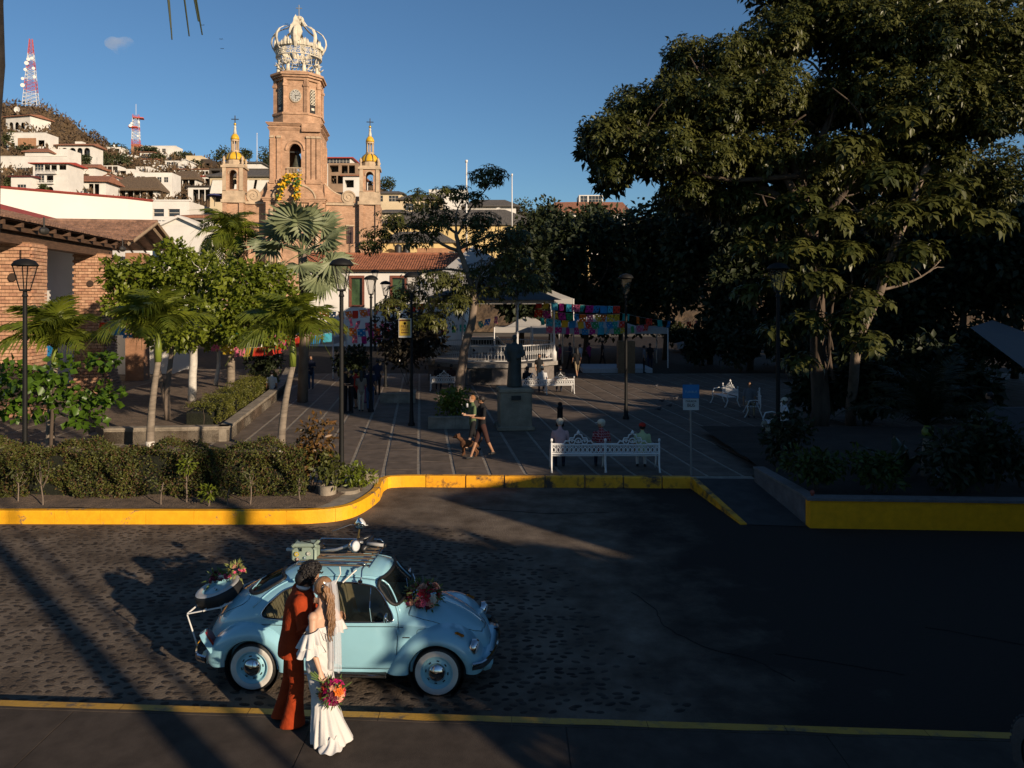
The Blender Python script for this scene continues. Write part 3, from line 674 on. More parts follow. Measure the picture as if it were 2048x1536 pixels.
mb = MB(); mb.tube(pts + pts2 + [surf_pt(.80, lerp(.5, -.5, i/12)) for i in range(13)], .0045, 5, closed=True); mb.build('bonnet_gap', rubber_gap, car)
mb = MB(); mb.tube([surf_pt(lerp(.84, 1.73, i/24), 0) + Vector((0, 0, .006)) for i in range(25)], .007, 6); mb.build('bonnet_strip', chrome, car, smooth=True)
pts = [surf_pt(x, -lid_edge(x)) for x in [lerp(-1.345, -1.955, i/24) for i in range(25)]]; mb = MB(); mb.tube(pts + [Vector((p.x, -p.y, p.z)) for p in reversed(pts)], .0045, 5, closed=True); mb.build('lid_gap', rubber_gap, car)
for k, nm in (('wsh', 'windscreen_seal'), ('rwin', 'rear_window_seal')):
    pts = sorted(O3[k], key=lambda p: 0); half = O3[k]
    cx = sum((p.x for p in half)) / len(half); cz = sum((p.z for p in half)) / len(half)
    allp = half + [Vector((p.x, -p.y, p.z)) for p in half]; allp.sort(key=lambda p: math.atan2(p.z - cz, p.y * .35)); mb = MB(); mb.tube([p + Vector((.006 if k == 'wsh' else -.006, 0, .004)) for p in allp[::2]], .023, 8, closed=True); mb.build(nm, rubber, car, smooth=True)
mb = MB()
for y0 in (-.3, .18): mb.tube([surf_pt(.755, y0) + Vector((.0, 0, .03)), surf_pt(.70, y0 + .2) + Vector((.02, 0, .035)), surf_pt(.62, y0 + .38) + Vector((.035, 0, .03))], .006, 5)
mb.build('wiper', chrome, car)
def fender(cx, crest, nose, name, rear=False):
    """crest: silhouette (x,z) from sill side over the wheel to the bumper side"""
    n = 44; C = (cx, .31); L = [0]
    for a, b in zip(crest, crest[1:]): L.append(L[-1] + math.dist(a, b))
    def cp(u):
        s_ = u * L[-1]; return Vector((spline(s_, list(zip(L, [p[0] for p in crest]))), spline(s_, list(zip(L, [p[1] for p in crest])))))
    for sg in (1, -1):
        mb = MB(); prof = [(0, .70, 0), (.0, .745, 0), (.03, .768, 0), (.14, .782, 0), (.34, .785, 0), (.55, .772, 0), (.74, .735, 0), (.88, .675, 0), (.97, .60, 0), (1.0, .52, 0), (1.0, .42, 0), (.99, .28, 0)]
        rows = []
        for i in range(n + 1):
            u = i / n; c_ = cp(u); d = c_ - Vector(C); ang = math.atan2(d.y, d.x); ro = .362
            inn = Vector((C[0] + ro * math.cos(ang), C[1] + ro * math.sin(ang)))
            if inn.y < .20 + 0: inn = Vector((C[0] + math.copysign(ro, math.cos(ang)) * 1.0, max(c_.y, .2)))
            if (inn - Vector(C)).length > (c_ - Vector(C)).length - .03: inn = Vector(C) + (c_ - Vector(C)).normalized() * ((c_ - Vector(C)).length - .03)
            row = []
            pinch = nose(u)
            for q, y, _ in prof:
                p = inn.lerp(c_, q); row.append(Vector((p.x, -(y * pinch if y > .45 else y) * sg, p.y)))
            rows.append(row)
        m_ = len(prof); vs = [p for r_ in rows for p in r_]; fs = [(i*m_+j, (i+1)*m_+j, (i+1)*m_+j+1, i*m_+j+1) for i in range(n) for j in range(m_-1)]
        mb.add(vs, fs); o = mb.build(name, blue, car, smooth=True); sd = o.modifiers.new('sub', 'SUBSURF'); sd.levels = sd.render_levels = 1
        lm = MB(); lm.lathe((cx, -sg * .40, .31), [(.02, 0), (.355, 0), (.355, -sg * .33)], 28, axis='Y', cap=False); lm.build('wheel_arch', dark_trim, car)
        sp = [Vector((r_[-3].x, r_[-3].y, r_[-3].z)) for r_ in rows]
FC = [(.50, .27), (.545, .36), (.62, .50), (.74, .655), (.90, .77), (1.08, .83), (1.26, .835), (1.45, .79), (1.62, .70), (1.76, .57), (1.85, .43), (1.875, .34), (1.86, .27)]; FC = FX(FC)
RC = [(-.50, .27), (-.53, .36), (-.59, .50), (-.69, .66), (-.84, .79), (-1.03, .87), (-1.24, .885), (-1.46, .83), (-1.66, .71), (-1.82, .54), (-1.90, .40), (-1.90, .31), (-1.86, .26)]
fender(1.2, FC, lambda u: interp(u, [(0, .97), (.15, 1), (.62, 1), (.8, .965), (.92, .90), (1, .86)]), 'front_wing')
fender(-1.2, RC, lambda u: interp(u, [(0, .985), (.15, 1), (.62, 1), (.8, .96), (.92, .89), (1, .84)]), 'rear_wing')
for sg in (1, -1):
    mb = MB(); mb.box((0, -sg * .66, .265), (1.12, .23, .045), bev=.012); mb.build('running_board', M('running_board', (.02, .02, .022), .55, .1, 20, .2), car)
    mb = MB(); mb.tube([(-.55, -sg*.775, .285), (.55, -sg*.775, .285)], .006, 5); mb.build('running_board_trim', chrome, car)
    hl = MB(); hl.m = Matrix.Translation((1.672, -sg * .60, .605)) @ Matrix.Rotation(R(14), 4, 'Y') @ Matrix.Rotation(sg * R(-5), 4, 'Z'); hl.lathe((0, 0, 0), [(.085, -.05), (.098, -.01), (.098, .02), (.085, .035)], 24, axis='X', cap=False); h = hl.build('headlight', chrome, car, smooth=True)
    gl = MB(); gl.m = hl.m; gl.lathe((0, 0, 0), [(.086, .030), (.06, .048), (0, .056)], 20, axis='X'); gl.build('lens', M('lamp_glass', (.65, .68, .7), .08, 0, spec=.8), h, smooth=True)
    ind = MB(); ind.m = Matrix.Translation((1.48, -sg * .62, .765)) @ Matrix.Rotation(R(20), 4, 'Y'); ind.box((0, 0, 0), (.13, .055, .035), bev=.015); ind.build('indicator', M('amber', (.6, .2, .02), .2, 0), car, smooth=True)
    tl = MB(); tl.m = Matrix.Translation((-1.80, -sg * .60, .60)) @ Matrix.Rotation(R(-34), 4, 'Y') @ Matrix.Rotation(sg*R(10), 4, 'Z')
    tl.prism([(-.075 + .0, -.12), (.075, -.12), (.082, .06), (.06, .125), (.0, .14), (-.06, .125), (-.082, .06)], -.06, .045, 'YZ'); t_ = tl.build('tail_light', M('tail_red', (.22, .010, .006), .18, 0, coat=.6), car)
    tb = MB(); tb.m = tl.m; tb.prism([(-.09, -.135), (.09, -.135), (.096, .07), (.07, .14), (.0, .156), (-.07, .14), (-.096, .07)], -.05, .02, 'YZ'); tb.build('bezel', blue, t_)
def bumper(pts, name):
    mb = MB(); k = len(pts); vs = []; prof = [(-.0, .048), (.018, .036), (.026, 0), (.018, -.036), (0, -.048), (-.006, 0)]
    P_ = [Vector(p) for p in pts]
    for i, p in enumerate(P_):
        t = (P_[min(i+1, k-1)] - P_[max(i-1, 0)]).normalized(); o = Vector((t.y, -t.x, 0))
        for a, b in prof: vs.append(p + o * a + Vector((0, 0, b)))
    m_ = len(prof); fs = [(i*m_+j, i*m_+(j+1) % m_, (i+1)*m_+(j+1) % m_, (i+1)*m_+j) for i in range(k-1) for j in range(m_)] + [tuple(range(m_)), tuple((k-1)*m_+j for j in range(m_))]
    mb.add(vs, fs); mb.build(name, chrome, car, smooth='auto')
bumper([(lerp(1.66, 1.93, math.sin(u*PI)**.42 if 0 < u < 1 else 0) , lerp(-.76, .76, u), .42) for u in [i/28 for i in range(29)]], 'front_bumper')
bumper([(-lerp(1.78, 2.10, math.sin(u*PI)**.42 if 0 < u < 1 else 0), lerp(.76, -.76, u), .42) for u in [i/28 for i in range(29)]], 'rear_bumper')
for sx, nm in ((1, 'front'), (-1, 'rear')):
    for sg in (1, -1):
        mb = MB(); mb.tube([(sx*1.7, sg*.3, .40), (sx*(1.90 if sx > 0 else 2.03), sg*.36, .42)], .02, 6); mb.build('bumper_bracket', dark_trim, car)
mb = MB(); mb.tube([(1.80, lerp(-.5, .5, i/12), .35 ) for i in range(13)], .10, 8); mb.build('apron', blue, car, smooth=True); mb = MB(); mb.tube([(-1.88, lerp(-.5, .5, i/12), .33) for i in range(13)], .09, 8); mb.build('apron', blue, car, smooth=True)
mb = MB(); mb.bb(-1.7, 1.7, -.60, .60, .20, .30); mb.bb(-.6, .6, -.62, .62, .235, .28); mb.build('chassis', dark_trim, car)
mb = MB(); mb.bb(-1.2, .72, -.60, .60, .30, .34); mb.bb(.62, .72, -.58, .58, .34, .97); mb.build('cabin_floor', dark_trim, car)
mb = MB(); mb.bb(.54, .62, -.58, .58, .78, .96, bev=.03); mb.build('dashboard', M('dash', (.10, .09, .08), .6, 0), car)
for y0 in (-.30, .30):
    mb = MB(); mb.box((.02, y0, .50), (.48, .46, .14), bev=.04); mb.m = Matrix.Translation((-.24, y0, .78)) @ Matrix.Rotation(R(-14), 4, 'Y'); mb.box((0, 0, 0), (.12, .46, .60), bev=.05); mb.build('front_seat', seat_m, car, smooth='auto')
mb = MB(); mb.box((-.75, 0, .50), (.42, 1.1, .16), bev=.05); mb.m = Matrix.Translation((-1.0, 0, .80)) @ Matrix.Rotation(R(-22), 4, 'Y'); mb.box((0, 0, 0), (.14, 1.1, .62), bev=.06)
for k in range(-6, 7): mb.box((.078, k*.085, 0), (.012, .06, .50), bev=.005)
mb.build('rear_seat', seat_m, car, smooth='auto')
mb = MB(); mb.m = Matrix.Translation((.40, .30, .93)) @ Matrix.Rotation(R(-62), 4, 'Y'); mb.tube(arc_pts((0, 0), .19, 0, 2*PI*.999, 28, lambda a, b: (a, b, 0)), .011, 6); mb.tube([(-.19, 0, 0), (.19, 0, 0)], .01, 5); mb.cyl((0, 0, 0), (0, 0, -.25), .02); mb.build('steering_wheel', dark_trim, car)
mb = MB(); mb.bb(-1.02, -.98, -.60, .60, .9, .905); mb.build('parcel_shelf', seat_m, car)
def wheel(x, sg, rot=0, y=.635):
    wm = MB(); w_ = MB(); base = Matrix.Translation((x, -sg * y, .31)) @ Matrix.Rotation(0 if sg > 0 else PI, 4, 'Z') @ Matrix.Rotation(rot, 4, 'Y')
    tyre = MB(); tyre.m = base; tyre.lathe((0, 0, 0), [(.205, .07), (.25, .085), (.295, .08), (.313, .05), (.318, 0), (.313, -.05), (.295, -.078), (.25, -.083), (.203, -.072)], 40, axis='Y', cap=False)
    t = tyre.build('wheel', rubber, car, smooth=True)
    m = MB(); m.m = base; m.lathe((0, 0, 0), [(.277, -.0835), (.262, -.0880), (.232, -.0885), (.208, -.0800)], 40, axis='Y', cap=False); m.build('whitewall', white_wall, t, smooth=True)
    m = MB(); m.m = base; m.lathe((0, 0, 0), [(.210, -.078), (.203, -.084), (.195, -.074), (.185, -.045), (.165, -.040), (.155, -.052), (.12, -.062), (.02, -.055)], 40, axis='Y', cap=False); m.build('rim', blue_rim, t, smooth=True)
    m = MB(); m.m = base; m.lathe((0, 0, 0), [(.118, -.062), (.115, -.080), (.09, -.105), (.05, -.122), (0, -.128)], 32, axis='Y', cap=False); m.build('hubcap', chrome, t, smooth=True)
    for k in range(8):
        m = MB(); m.m = base
        a = k * PI / 4 + .2; c_, s_ = math.cos(a), math.sin(a); e = Vector((-s_, 0, c_))
        q = [Vector((c_*r_, -.0625 + (.012 if r_ > .14 else 0), s_*r_)) + e * w2 for r_, w2 in ((.132, -.016), (.132, .016), (.150, .018), (.150, -.018))]; m.tube([q[0].lerp(q[3], .5), q[1].lerp(q[2], .5)], .0085, 6)
        m.build('slot', rubber_gap, t)
    return t
for x in (1.2, -1.2):
    for sg in (1, -1): wheel(x, sg, .3 if x > 0 else .8)
CM = Matrix.Translation(car.location) @ Matrix.Rotation(YAW, 4, 'Z') @ Matrix.Scale(CS, 4)
def onC(x, y, z): return CM @ Vector((x, y, z))
def car_thing(name, label, cat, loc, group=None):
    t = thing(name, label, cat, onC(*loc), group=group); return t
CM0 = CM; CM = CM @ Matrix.Translation((0, 0, -.09))
rk = car_thing('roof_rack', 'chrome and slatted luggage rack clamped on the blue car roof', 'roof rack', (0, 0, 1.5))
def rtube(pts, r, n=6, name='bar', mat=chrome, par=None, smooth=True):
    mb = MB(); mb.m = CM; mb.tube(pts, r, n); return mb.build(name, mat, par or rk, smooth=smooth)
for x in (-.62, .18):
    for sg in (1, -1):
        rtube([(x, -sg*.58, 1.50), (x + .01, -sg*.56, 1.54), (x - .0, -sg*.50, 1.60), (x, -sg*.46, 1.63)], .011, name='leg')
        mb = MB(); mb.m = CM; mb.box((x, -sg*.585, 1.49), (.06, .03, .05), bev=.01); mb.build('clamp', chrome, rk)
    rtube([(x, -.48, 1.62), (x, .48, 1.62)], .012, name='crossbar')
for k in range(7):
    y = lerp(-.40, .40, k/6); mb = MB(); mb.m = CM; mb.box((-.22, y, 1.637), (.98, .05, .014), bev=.004); mb.build('slat', M('rack_wood', (.16, .12, .08), .5, .3, 4, .3, stretch=(1, 8, 1)), rk)
rtube([(-.72, -.47, 1.64), (-.72, .47, 1.64)], .010); rtube([(.27, -.47, 1.64), (.27, .47, 1.64)], .010)
for sg in (1, -1): rtube([(-.72, sg*.47, 1.64), (-.66, sg*.48, 1.70), (.20, sg*.48, 1.70), (.27, sg*.47, 1.64)], .010, name='rail')
strap = MB(); strap.m = CM; strap.tube([(-.12, -.47, 1.64), (-.10, -.50, 1.56), (-.16, -.56, 1.44)], .008, 5); strap.tube([(.10, -.46, 1.60), (-.06, -.54, 1.46)], .012, 5); strap.build('strap', M('white_strap', (.7, .68, .62), .6, .1), rk)
tm = M('case_green', (.26, .33, .27), .5, .2, 4, .2)
cs_ = car_thing('suitcase', 'small grey-green hard case with stickers, strapped on the roof rack', 'case', (-.66, -.20, 1.65))
mb = MB(); mb.m = CM @ Matrix.Translation((-.66, -.22, 1.65)) @ Matrix.Rotation(R(5), 4, 'Z'); bm_ = mb.m.copy(); mb.box((0, 0, .085), (.34, .24, .17), bev=.025); mb.build('case_body', tm, cs_, smooth='auto')
mb = MB(); mb.m = bm_; mb.box((0, 0, .20), (.345, .245, .055), bev=.022); mb.build('lid', tm, cs_, smooth='auto')
mb = MB(); mb.m = bm_; mb.tube([(-.07, 0, .228), (-.06, 0, .245), (.06, 0, .245), (.07, 0, .228)], .009, 6); mb.build('handle', dark_trim, cs_, smooth=True)
for x_ in (-.03,):
    mb = MB(); mb.m = bm_; mb.box((x_, -.124, .165), (.02, .012, .05)); mb.build('clasp', chrome, cs_)
for x_, z_, r_, c_ in ((-.09, .10, .032, (.75, .55, .04)), (.07, .105, .030, (.65, .68, .62)), (-.08, .035, .02, (.6, .3, .25)), (.02, .05, .018, (.25, .45, .6))):
    mb = MB(); mb.m = bm_; mb.lathe((x_, -.1215, z_), [(r_, 0), (0, 0)], 14, axis='Y'); mb.lathe((x_, -.122, z_), [(r_*.55, 0), (0, 0)], 10, axis='Y', mi=1); mb.build('sticker', [M('sticker%02d' % int(r_*1000), c_, .5, 0), M('sticker_ink', (.75, .72, .6), .5, 0)], cs_)
mc = car_thing('motorcycle_handlebar', 'silver handlebars with twin chrome lamps lying on the roof rack', 'handlebar', (-.05, .05, 1.65))
silver = M('dull_silver', (.45, .45, .44), .32, 0, metal=.8)
rtube([(-.50, -.06, 1.70), (-.28, -.06, 1.725), (-.18, -.02, 1.75), (-.06, .02, 1.80), (.06, .04, 1.80)], .020, 8, 'bar', silver, mc)
rtube([(.12, .02, 1.79), (.36, .0, 1.775)], .024, 8, 'grip', M('grip_grey', (.33, .33, .33), .5, 0), mc); rtube([(.36, 0, 1.775), (.39, 0, 1.772)], .027, 8, 'grip_end', rubber, mc)
rtube([(-.45, .30, 1.86), (-.2, .33, 1.95), (.06, .32, 1.95)], .006, 5, 'rod', silver, mc)
rtube([(-.95, .12, 1.66), (-.72, .12, 1.69), (-.55, .12, 1.70)], .014, 6, 'bar', rubber, mc)
mb = MB(); mb.m = CM; mb.box((-1.0, .12, 1.655), (.09, .05, .045), bev=.01); mb.build('foot_peg', M('white_plastic', (.7, .7, .66), .5, 0), mc)
for a, b, r_ in (((-.1, .1, 1.70), (.22, .18, 1.74), .05), ((.06, .0, 1.70), (.12, .30, 1.78), .045), ((-.80, .1, 1.67), (-.55, .2, 1.69), .05), ((-.15, .25, 1.72), (.10, .3, 1.80), .03)):
    mb = MB(); mb.m = CM; mb.cyl(a, b, r_, r_*.8, 8); mb.build('bracket', M('black_metal', (.02, .02, .022), .35, .2), mc, smooth=True)
for (lx, ly, lz, el, az) in ((-.04, .32, 1.98, 40, 10), (-.02, -.10, 1.79, 8, -30)):
    mb = MB(); mb.m = CM @ Matrix.Translation((lx, ly, lz)) @ Matrix.Rotation(R(az), 4, 'Z') @ Matrix.Rotation(R(-el), 4, 'Y'); lm = mb.m.copy()
    mb.lathe((0, 0, 0), [(.0, -.10), (.04, -.09), (.07, -.05), (.085, 0), (.09, .02), (.082, .03)], 20, axis='X', cap=False); h = mb.build('headlamp', chrome, mc, smooth=True)
    mb = MB(); mb.m = lm; mb.lathe((0, 0, 0), [(.083, .025), (.05, .042), (0, .048)], 18, axis='X'); mb.build('lens', MATS['lamp_glass'], h, smooth=True)
    mb = MB(); mb.m = CM; mb.cyl((lx - .02, ly, lz - .07), (lx - .05, ly - .01, 1.72), .014, n=6); mb.build('stalk', M('brass', (.5, .36, .15), .3, 0, metal=1), h)
CM = CM0
sr = car_thing('luggage_rack', 'white painted tube rack on the tail of the blue car', 'rack', (-2.05, 0, 1.0)); wt = M('white_metal', (.62, .62, .60), .4, .06, 5, 0)
for sg in (1, -1):
    rtube([(-2.06, -sg*.42, .42), (-2.10, -sg*.42, .55), (-2.20, -sg*.42, .85), (-2.18, -sg*.40, .86), (-1.74, -sg*.40, .95), (-1.60, -sg*.38, 1.02)], .011, 6, 'side_bar', wt, sr)
for x, z in ((-2.20, .86), (-1.98, .90), (-1.74, .95)): rtube([(x, -.42, z), (x, .42, z)], .011, 6, 'crossbar', wt, sr)
sp = car_thing('spare_wheel', 'spare whitewall wheel lying on the rear rack under flowers', 'wheel', (-2.0, 0, 1.17))
SM = CM @ Matrix.Translation((-1.93, -.05, 1.02)) @ Matrix.Rotation(R(-14), 4, 'Y') @ Matrix.Rotation(R(8), 4, 'X')
mb = MB(); mb.m = SM; mb.lathe((0, 0, 0), [(.205, -.07), (.25, -.085), (.295, -.08), (.313, -.05), (.318, 0), (.313, .05), (.295, .078), (.25, .083), (.203, .072)], 40, cap=False); t_ = mb.build('tyre', rubber, sp, smooth=True)
mb = MB(); mb.m = SM; mb.lathe((0, 0, 0), [(.297, .079), (.27, .0865), (.235, .0875), (.206, .080)], 40, cap=False); mb.build('whitewall', white_wall, sp, smooth=True)
mb = MB(); mb.m = SM; mb.lathe((0, 0, 0), [(.208, .078), (.195, .074), (.185, .045), (.12, .05), (0, .05)], 40, cap=False); mb.build('rim', blue_rim, sp, smooth=True)
def petal_ball(mb, c, r, nrm, layers=3, k=7):
    nrm = Vector(nrm).normalized(); u = nrm.orthogonal().normalized(); v = nrm.cross(u)
    for l in range(layers):
        rr = r * (1 - l * .28); tilt = .15 + l * .45
        for i in range(k):
            a = 2*PI*i/k + l*.5; d = u*math.cos(a) + v*math.sin(a); s_ = nrm.cross(d)
            p0 = c + nrm*(r*.1*l); p1 = c + d*rr*.62*math.cos(tilt) + nrm*rr*(math.sin(tilt)*.62 + .1) ; w_ = rr*.36; p2 = c + d*rr*math.cos(tilt) + nrm*rr*math.sin(tilt)
            mb.add([p0, p1 - s_*w_, p2, p1 + s_*w_], [(0, 1, 2, 3)])
def flowers(root, c, r, palette, n, leafmat_, axis=(0, -.3, 1), squash=(1, 1, .7), fl=.05, leafL=.11, nl=120):
    """palette: (name, material, share)"""
    c = Vector(c); ax = Vector(axis).normalized()
    for nm, mt, share in palette:
        for q in range(max(1, int(n * share))):
            d = Vector(RNG.normal(size=3)); d = d.normalized()
            if d.dot(ax) < -.15: d = -d
            p = c + Vector((d.x*r*squash[0], d.y*r*squash[1], d.z*r*squash[2])) * random.uniform(.75, 1.05); mb = MB(); petal_ball(mb, p, fl * random.uniform(.6, 1.25), d + Vector((0, 0, .3))); mb.build(nm, mt, root, fix=False)
    C = np.array(c)[None] + unit(RNG.normal(size=(nl, 3)) + np.array(ax) * .4) * np.array(squash) * r * RNG.uniform(.6, 1.1, (nl, 1)); A = unit(C - np.array(c)); V, F = leaves_arr(C, A + rand_dirs(nl)*.4, rand_dirs(nl) + np.array(ax), leafL * RNG.uniform(.6, 1.3, nl), leafL * .35)
    struct(npmesh('leaves', V, F, leafmat_, root), 'stuff')
fm = {k: leafmat('petal_' + k, tuple(v), tuple(min(1, a * 1.4) for a in v), .6, .25, 20) for k, v in dict(red=(.42, .02, .03), pink=(.62, .10, .18), magenta=(.55, .01, .16), orange=(.70, .17, .02), peach=(.65, .33, .22), burgundy=(.12, .012, .03), white=(.6, .55, .45), yellow=(.6, .45, .08)).items()}
lf_m = leafmat('bouquet_leaf', (.05, .09, .02), (.12, .17, .05), .5, .2, 12)
b1 = car_thing('bouquet', 'round bouquet of red, peach and burgundy flowers on the bonnet of the blue car', 'flowers', (1.02, -.22, 1.0))
flowers(b1, onC(.93, -.18, 1.07), .235, [('red_rose', fm['red'], .32), ('peach_rose', fm['peach'], .28), ('dark_flower', fm['burgundy'], .22), ('white_flower', fm['white'], .08), ('pink_flower', fm['pink'], .1)], 80, lf_m, (0, -.35, 1), (1, .95, .75), .055, .085, 260)
b2 = car_thing('flower_spray', 'spray of burgundy, pink and pale green flowers heaped on the spare wheel', 'flowers', (-1.98, -.05, 1.3))
flowers(b2, onC(-1.93, -.02, 1.16), .15, [('burgundy_flower', fm['burgundy'], .5), ('pink_flower', fm['pink'], .2), ('white_flower', fm['white'], .15)], 50, lf_m, (0, -.2, 1), (1, .9, .8), .04, .08, 80)
flowers(b2, onC(-1.76, .08, 1.24), .12, [('pink_flower', fm['pink'], .5), ('yellow_flower', fm['yellow'], .3), ('peach_flower', fm['peach'], .2)], 34, leafmat('pale_leaf', (.25, .28, .08), (.40, .42, .14), .5, .2), (0, -.2, 1), (1, .9, 1), .03, .07, 80)
# PEOPLE
skin_tan = M('skin_tan', (.36, .19, .11), .5, .08, 8, 0, sub=1); skin_fair = M('skin_fair', (.56, .34, .23), .5, .08, 8, 0)
hair_black = M('hair_black', (.012, .009, .008), .6, .3, 20, .3); hair_brown = M('hair_brown', (.24, .13, .065), .45, .45, 9, .4, 60, stretch=(1, 1, .15))
def cloth(name, c, rough=.85, var=.12, sheen=0): return M(name, c, rough, var, 5, .35, 14, sheen=sheen, spec=.2, dist=.015)
class Fig:
    def __init__(s): s.p = []; s.mb = MB(); s.mats = []
    def mi(s, m):
        if m not in s.mats: s.mats.append(m)
        return s.mats.index(m)
    def seg(s, a, b, ra, rb, m, n=10):
        a, b = Vector(a), Vector(b); s.mb.tube([a, a.lerp(b, .5), b], [ra, (ra + rb) / 2, rb], n); s.mb.ball(a, ra * .98, n, k=6); s.mb.ball(b, rb * .98, n, k=6); s.p.append((a, b, ra, rb, s.mi(m)))
    def chain(s, pts, rs, m, n=10):
        for i in range(len(pts) - 1): s.seg(pts[i], pts[i+1], rs[i], rs[i+1], m, n)
    def blob(s, c, r, m, n=12): r3 = r if hasattr(r, '__len__') else (r,)*3; s.mb.ball(c, r3, n, k=8); s.p.append((Vector(c), Vector(c), max(r3)*.85, max(r3)*.85, s.mi(m)))
    def loft(s, rings, m, n=18, closed=True):
        o = len(s.mb.v); vs = []; fs = []
        for (x, y, z, a, b, yaw) in rings:
            for j in range(n):
                t = 2*PI*j/n; u, v = a*math.cos(t), b*math.sin(t); vs.append((x + u*math.cos(yaw) - v*math.sin(yaw), y + u*math.sin(yaw) + v*math.cos(yaw), z))
        k = len(rings); fs = [(i*n+j, i*n+(j+1) % n, (i+1)*n+(j+1) % n, (i+1)*n+j) for i in range(k-1) for j in range(n)]
        if closed: fs += [tuple(reversed(range(n))), tuple((k-1)*n+j for j in range(n))]
        s.mb.add(vs, fs)
        for r0, r1 in zip(rings, rings[1:]): s.p.append((Vector(r0[:3]), Vector(r1[:3]), max(r0[3], r0[4]) * .9, max(r1[3], r1[4]) * .9, s.mi(m)))
    def match(s, x, y, z):
        q = Vector((x, y, z)); best = (9e9, 0)
        for a, b, ra, rb, m in s.p:
            d = b - a; L = d.length_squared; t = max(0, min(1, (q - a).dot(d) / L)) if L > 1e-9 else 0; e = (q - a.lerp(b, t)).length - lerp(ra, rb, t)
            if e < best[0]: best = (e, m)
        return best[1]
    def make(s, name, parent, voxel, it=5, top=False):
        one = len(s.mats) == 1
        return remesh_obj(s.mb, name, s.mats, parent, voxel, it, None if one else s.match)
def head(fg, c, fwd, r, skin, up=(0, 0, 1)):
    c = Vector(c); f = Vector(fwd).normalized(); u = Vector(up); u = (u - f * u.dot(f)).normalized(); sd = f.cross(u)
    M4 = Matrix((sd, f, u)).transposed().to_4x4(); M4.translation = c; old = fg.mb.m; fg.mb.m = M4
    n0 = len(fg.p)
    fg.mb.ball((0, 0, r*.12), (r*.78, r*.95, r), 14, k=10); fg.mb.ball((0, r*.28, -r*.45), (r*.56, r*.62, r*.62), 12, k=8)
    fg.mb.ball((0, r*.93, -r*.18), (r*.13, r*.22, r*.20), 8, k=6)
    fg.mb.ball((0, r*.84, -r*.60), (r*.26, r*.12, r*.09), 8, k=6); fg.mb.ball((0, r*.74, -r*.92), (r*.22, r*.2, r*.16), 8, k=6)
    for s_ in (1, -1): fg.mb.ball((s_*r*.78, -r*.02, -r*.12), (r*.10, r*.2, r*.28), 8, k=6); fg.mb.ball((s_*r*.3, r*.84, r*.10), (r*.18, r*.12, r*.07), 8, k=6)
    fg.mb.m = old; fg.p.append((c, c, r, r, fg.mi(skin))); return M4
def eyes(parent, M4, r, dark):
    for s_ in (1, -1):
        mb = MB(); mb.m = M4; mb.ball((s_*r*.32, r*.80, -r*.04), (r*.13, r*.09, r*.07), 8, k=6); mb.build('eye', M('eye_dark', (.02, .015, .01), .2, 0), parent, smooth=True)
def hand(fg, wrist, d, nrm, skin, L=.18, curl=.9, side=1):
    """palm and five separate bent fingers, thumb leaving the side of the palm"""
    w_ = Vector(wrist); d = Vector(d).normalized(); n = Vector(nrm); n = (n - d * n.dot(d)).normalized(); s_ = d.cross(n) * side
    k = L / .18; fg.seg(w_, w_ + d * .08 * k, .026*k, .030*k, skin, 8); fg.seg(w_ + d*.03*k + s_*.018*k, w_ + d * .085*k + s_ * .028*k, .018*k, .014*k, skin, 8); fg.seg(w_ + d*.03*k - s_*.018*k, w_ + d * .08*k - s_ * .028*k, .018*k, .014*k, skin, 8)
    for i, (o, l) in enumerate(((.032, .072), (.011, .082), (-.011, .076), (-.031, .06))):
        b = w_ + d * .085*k + s_ * o*k; a1 = curl * .5; a2 = curl * 1.4
        p1 = b + (d * math.cos(a1) + n * math.sin(a1)) * l * .48*k; p2 = p1 + (d * math.cos(a2) + n * math.sin(a2)) * l * .52*k
        fg.chain([b, p1, p2], [.0095*k, .009*k, .0075*k], skin, 7)
    t0 = w_ + d * .03*k + s_ * .03*k; t1 = t0 + (d*.6 + s_*.7 + n*.3).normalized() * .04*k; fg.chain([t0, t1, t1 + (d*.9 + n*.4).normalized() * .032*k], [.014*k, .011*k, .009*k], skin, 7)
gl_ = Vector((-2.47, 8.30, .2)); rust = M('rust_suit', (.33, .042, .010), .9, .18, 7, .9, 9, spec=.15, dist=.025)
gr = thing('person', 'standing person with black curls in a rust-red flared suit, embracing the bride', 'person', gl_, world=True)
ORIG.pop(gr.name)
Yg = R(20); Fg = Vector((math.cos(Yg), math.sin(Yg), 0)); Sg = Vector((-math.sin(Yg), math.cos(Yg), 0))
fg = Fig(); hc = Vector((.225, .04, 1.66))
fg.loft([(.05, 0, .88, .10, .15, Yg), (.06, 0, 1.08, .10, .14, Yg), (.10, .01, 1.30, .12, .17, Yg), (.13, .02, 1.44, .09, .16, Yg), (.155, .02, 1.50, .05, .07, Yg)], skin_tan)
fg.seg((.16, .02, 1.48), (.20, .035, 1.62), .055, .052, skin_tan)
HM = head(fg, hc, Fg * .9 + Vector((0, 0, -.42)), .105, skin_tan)
sh_r = Vector((.17, -.165, 1.425)); el_r = Vector((.225, -.235, 1.15)); wr_r = Vector((.43, -.13, 1.09)); sh_l = Vector((.05, .21, 1.425)); el_l = Vector((.20, .30, 1.17)); wr_l = Vector((.45, .23, 1.13))
for a, b, c in ((sh_r, el_r, wr_r), (sh_l, el_l, wr_l)): fg.chain([a, b, c], [.05, .04, .028], skin_tan)
hand(fg, wr_r, (1, .25, .05), (0, 1, 0), skin_tan, .19, .5, -1); hand(fg, wr_l, (1, -.3, .05), (0, -1, 0), skin_tan, .19, .5, 1)
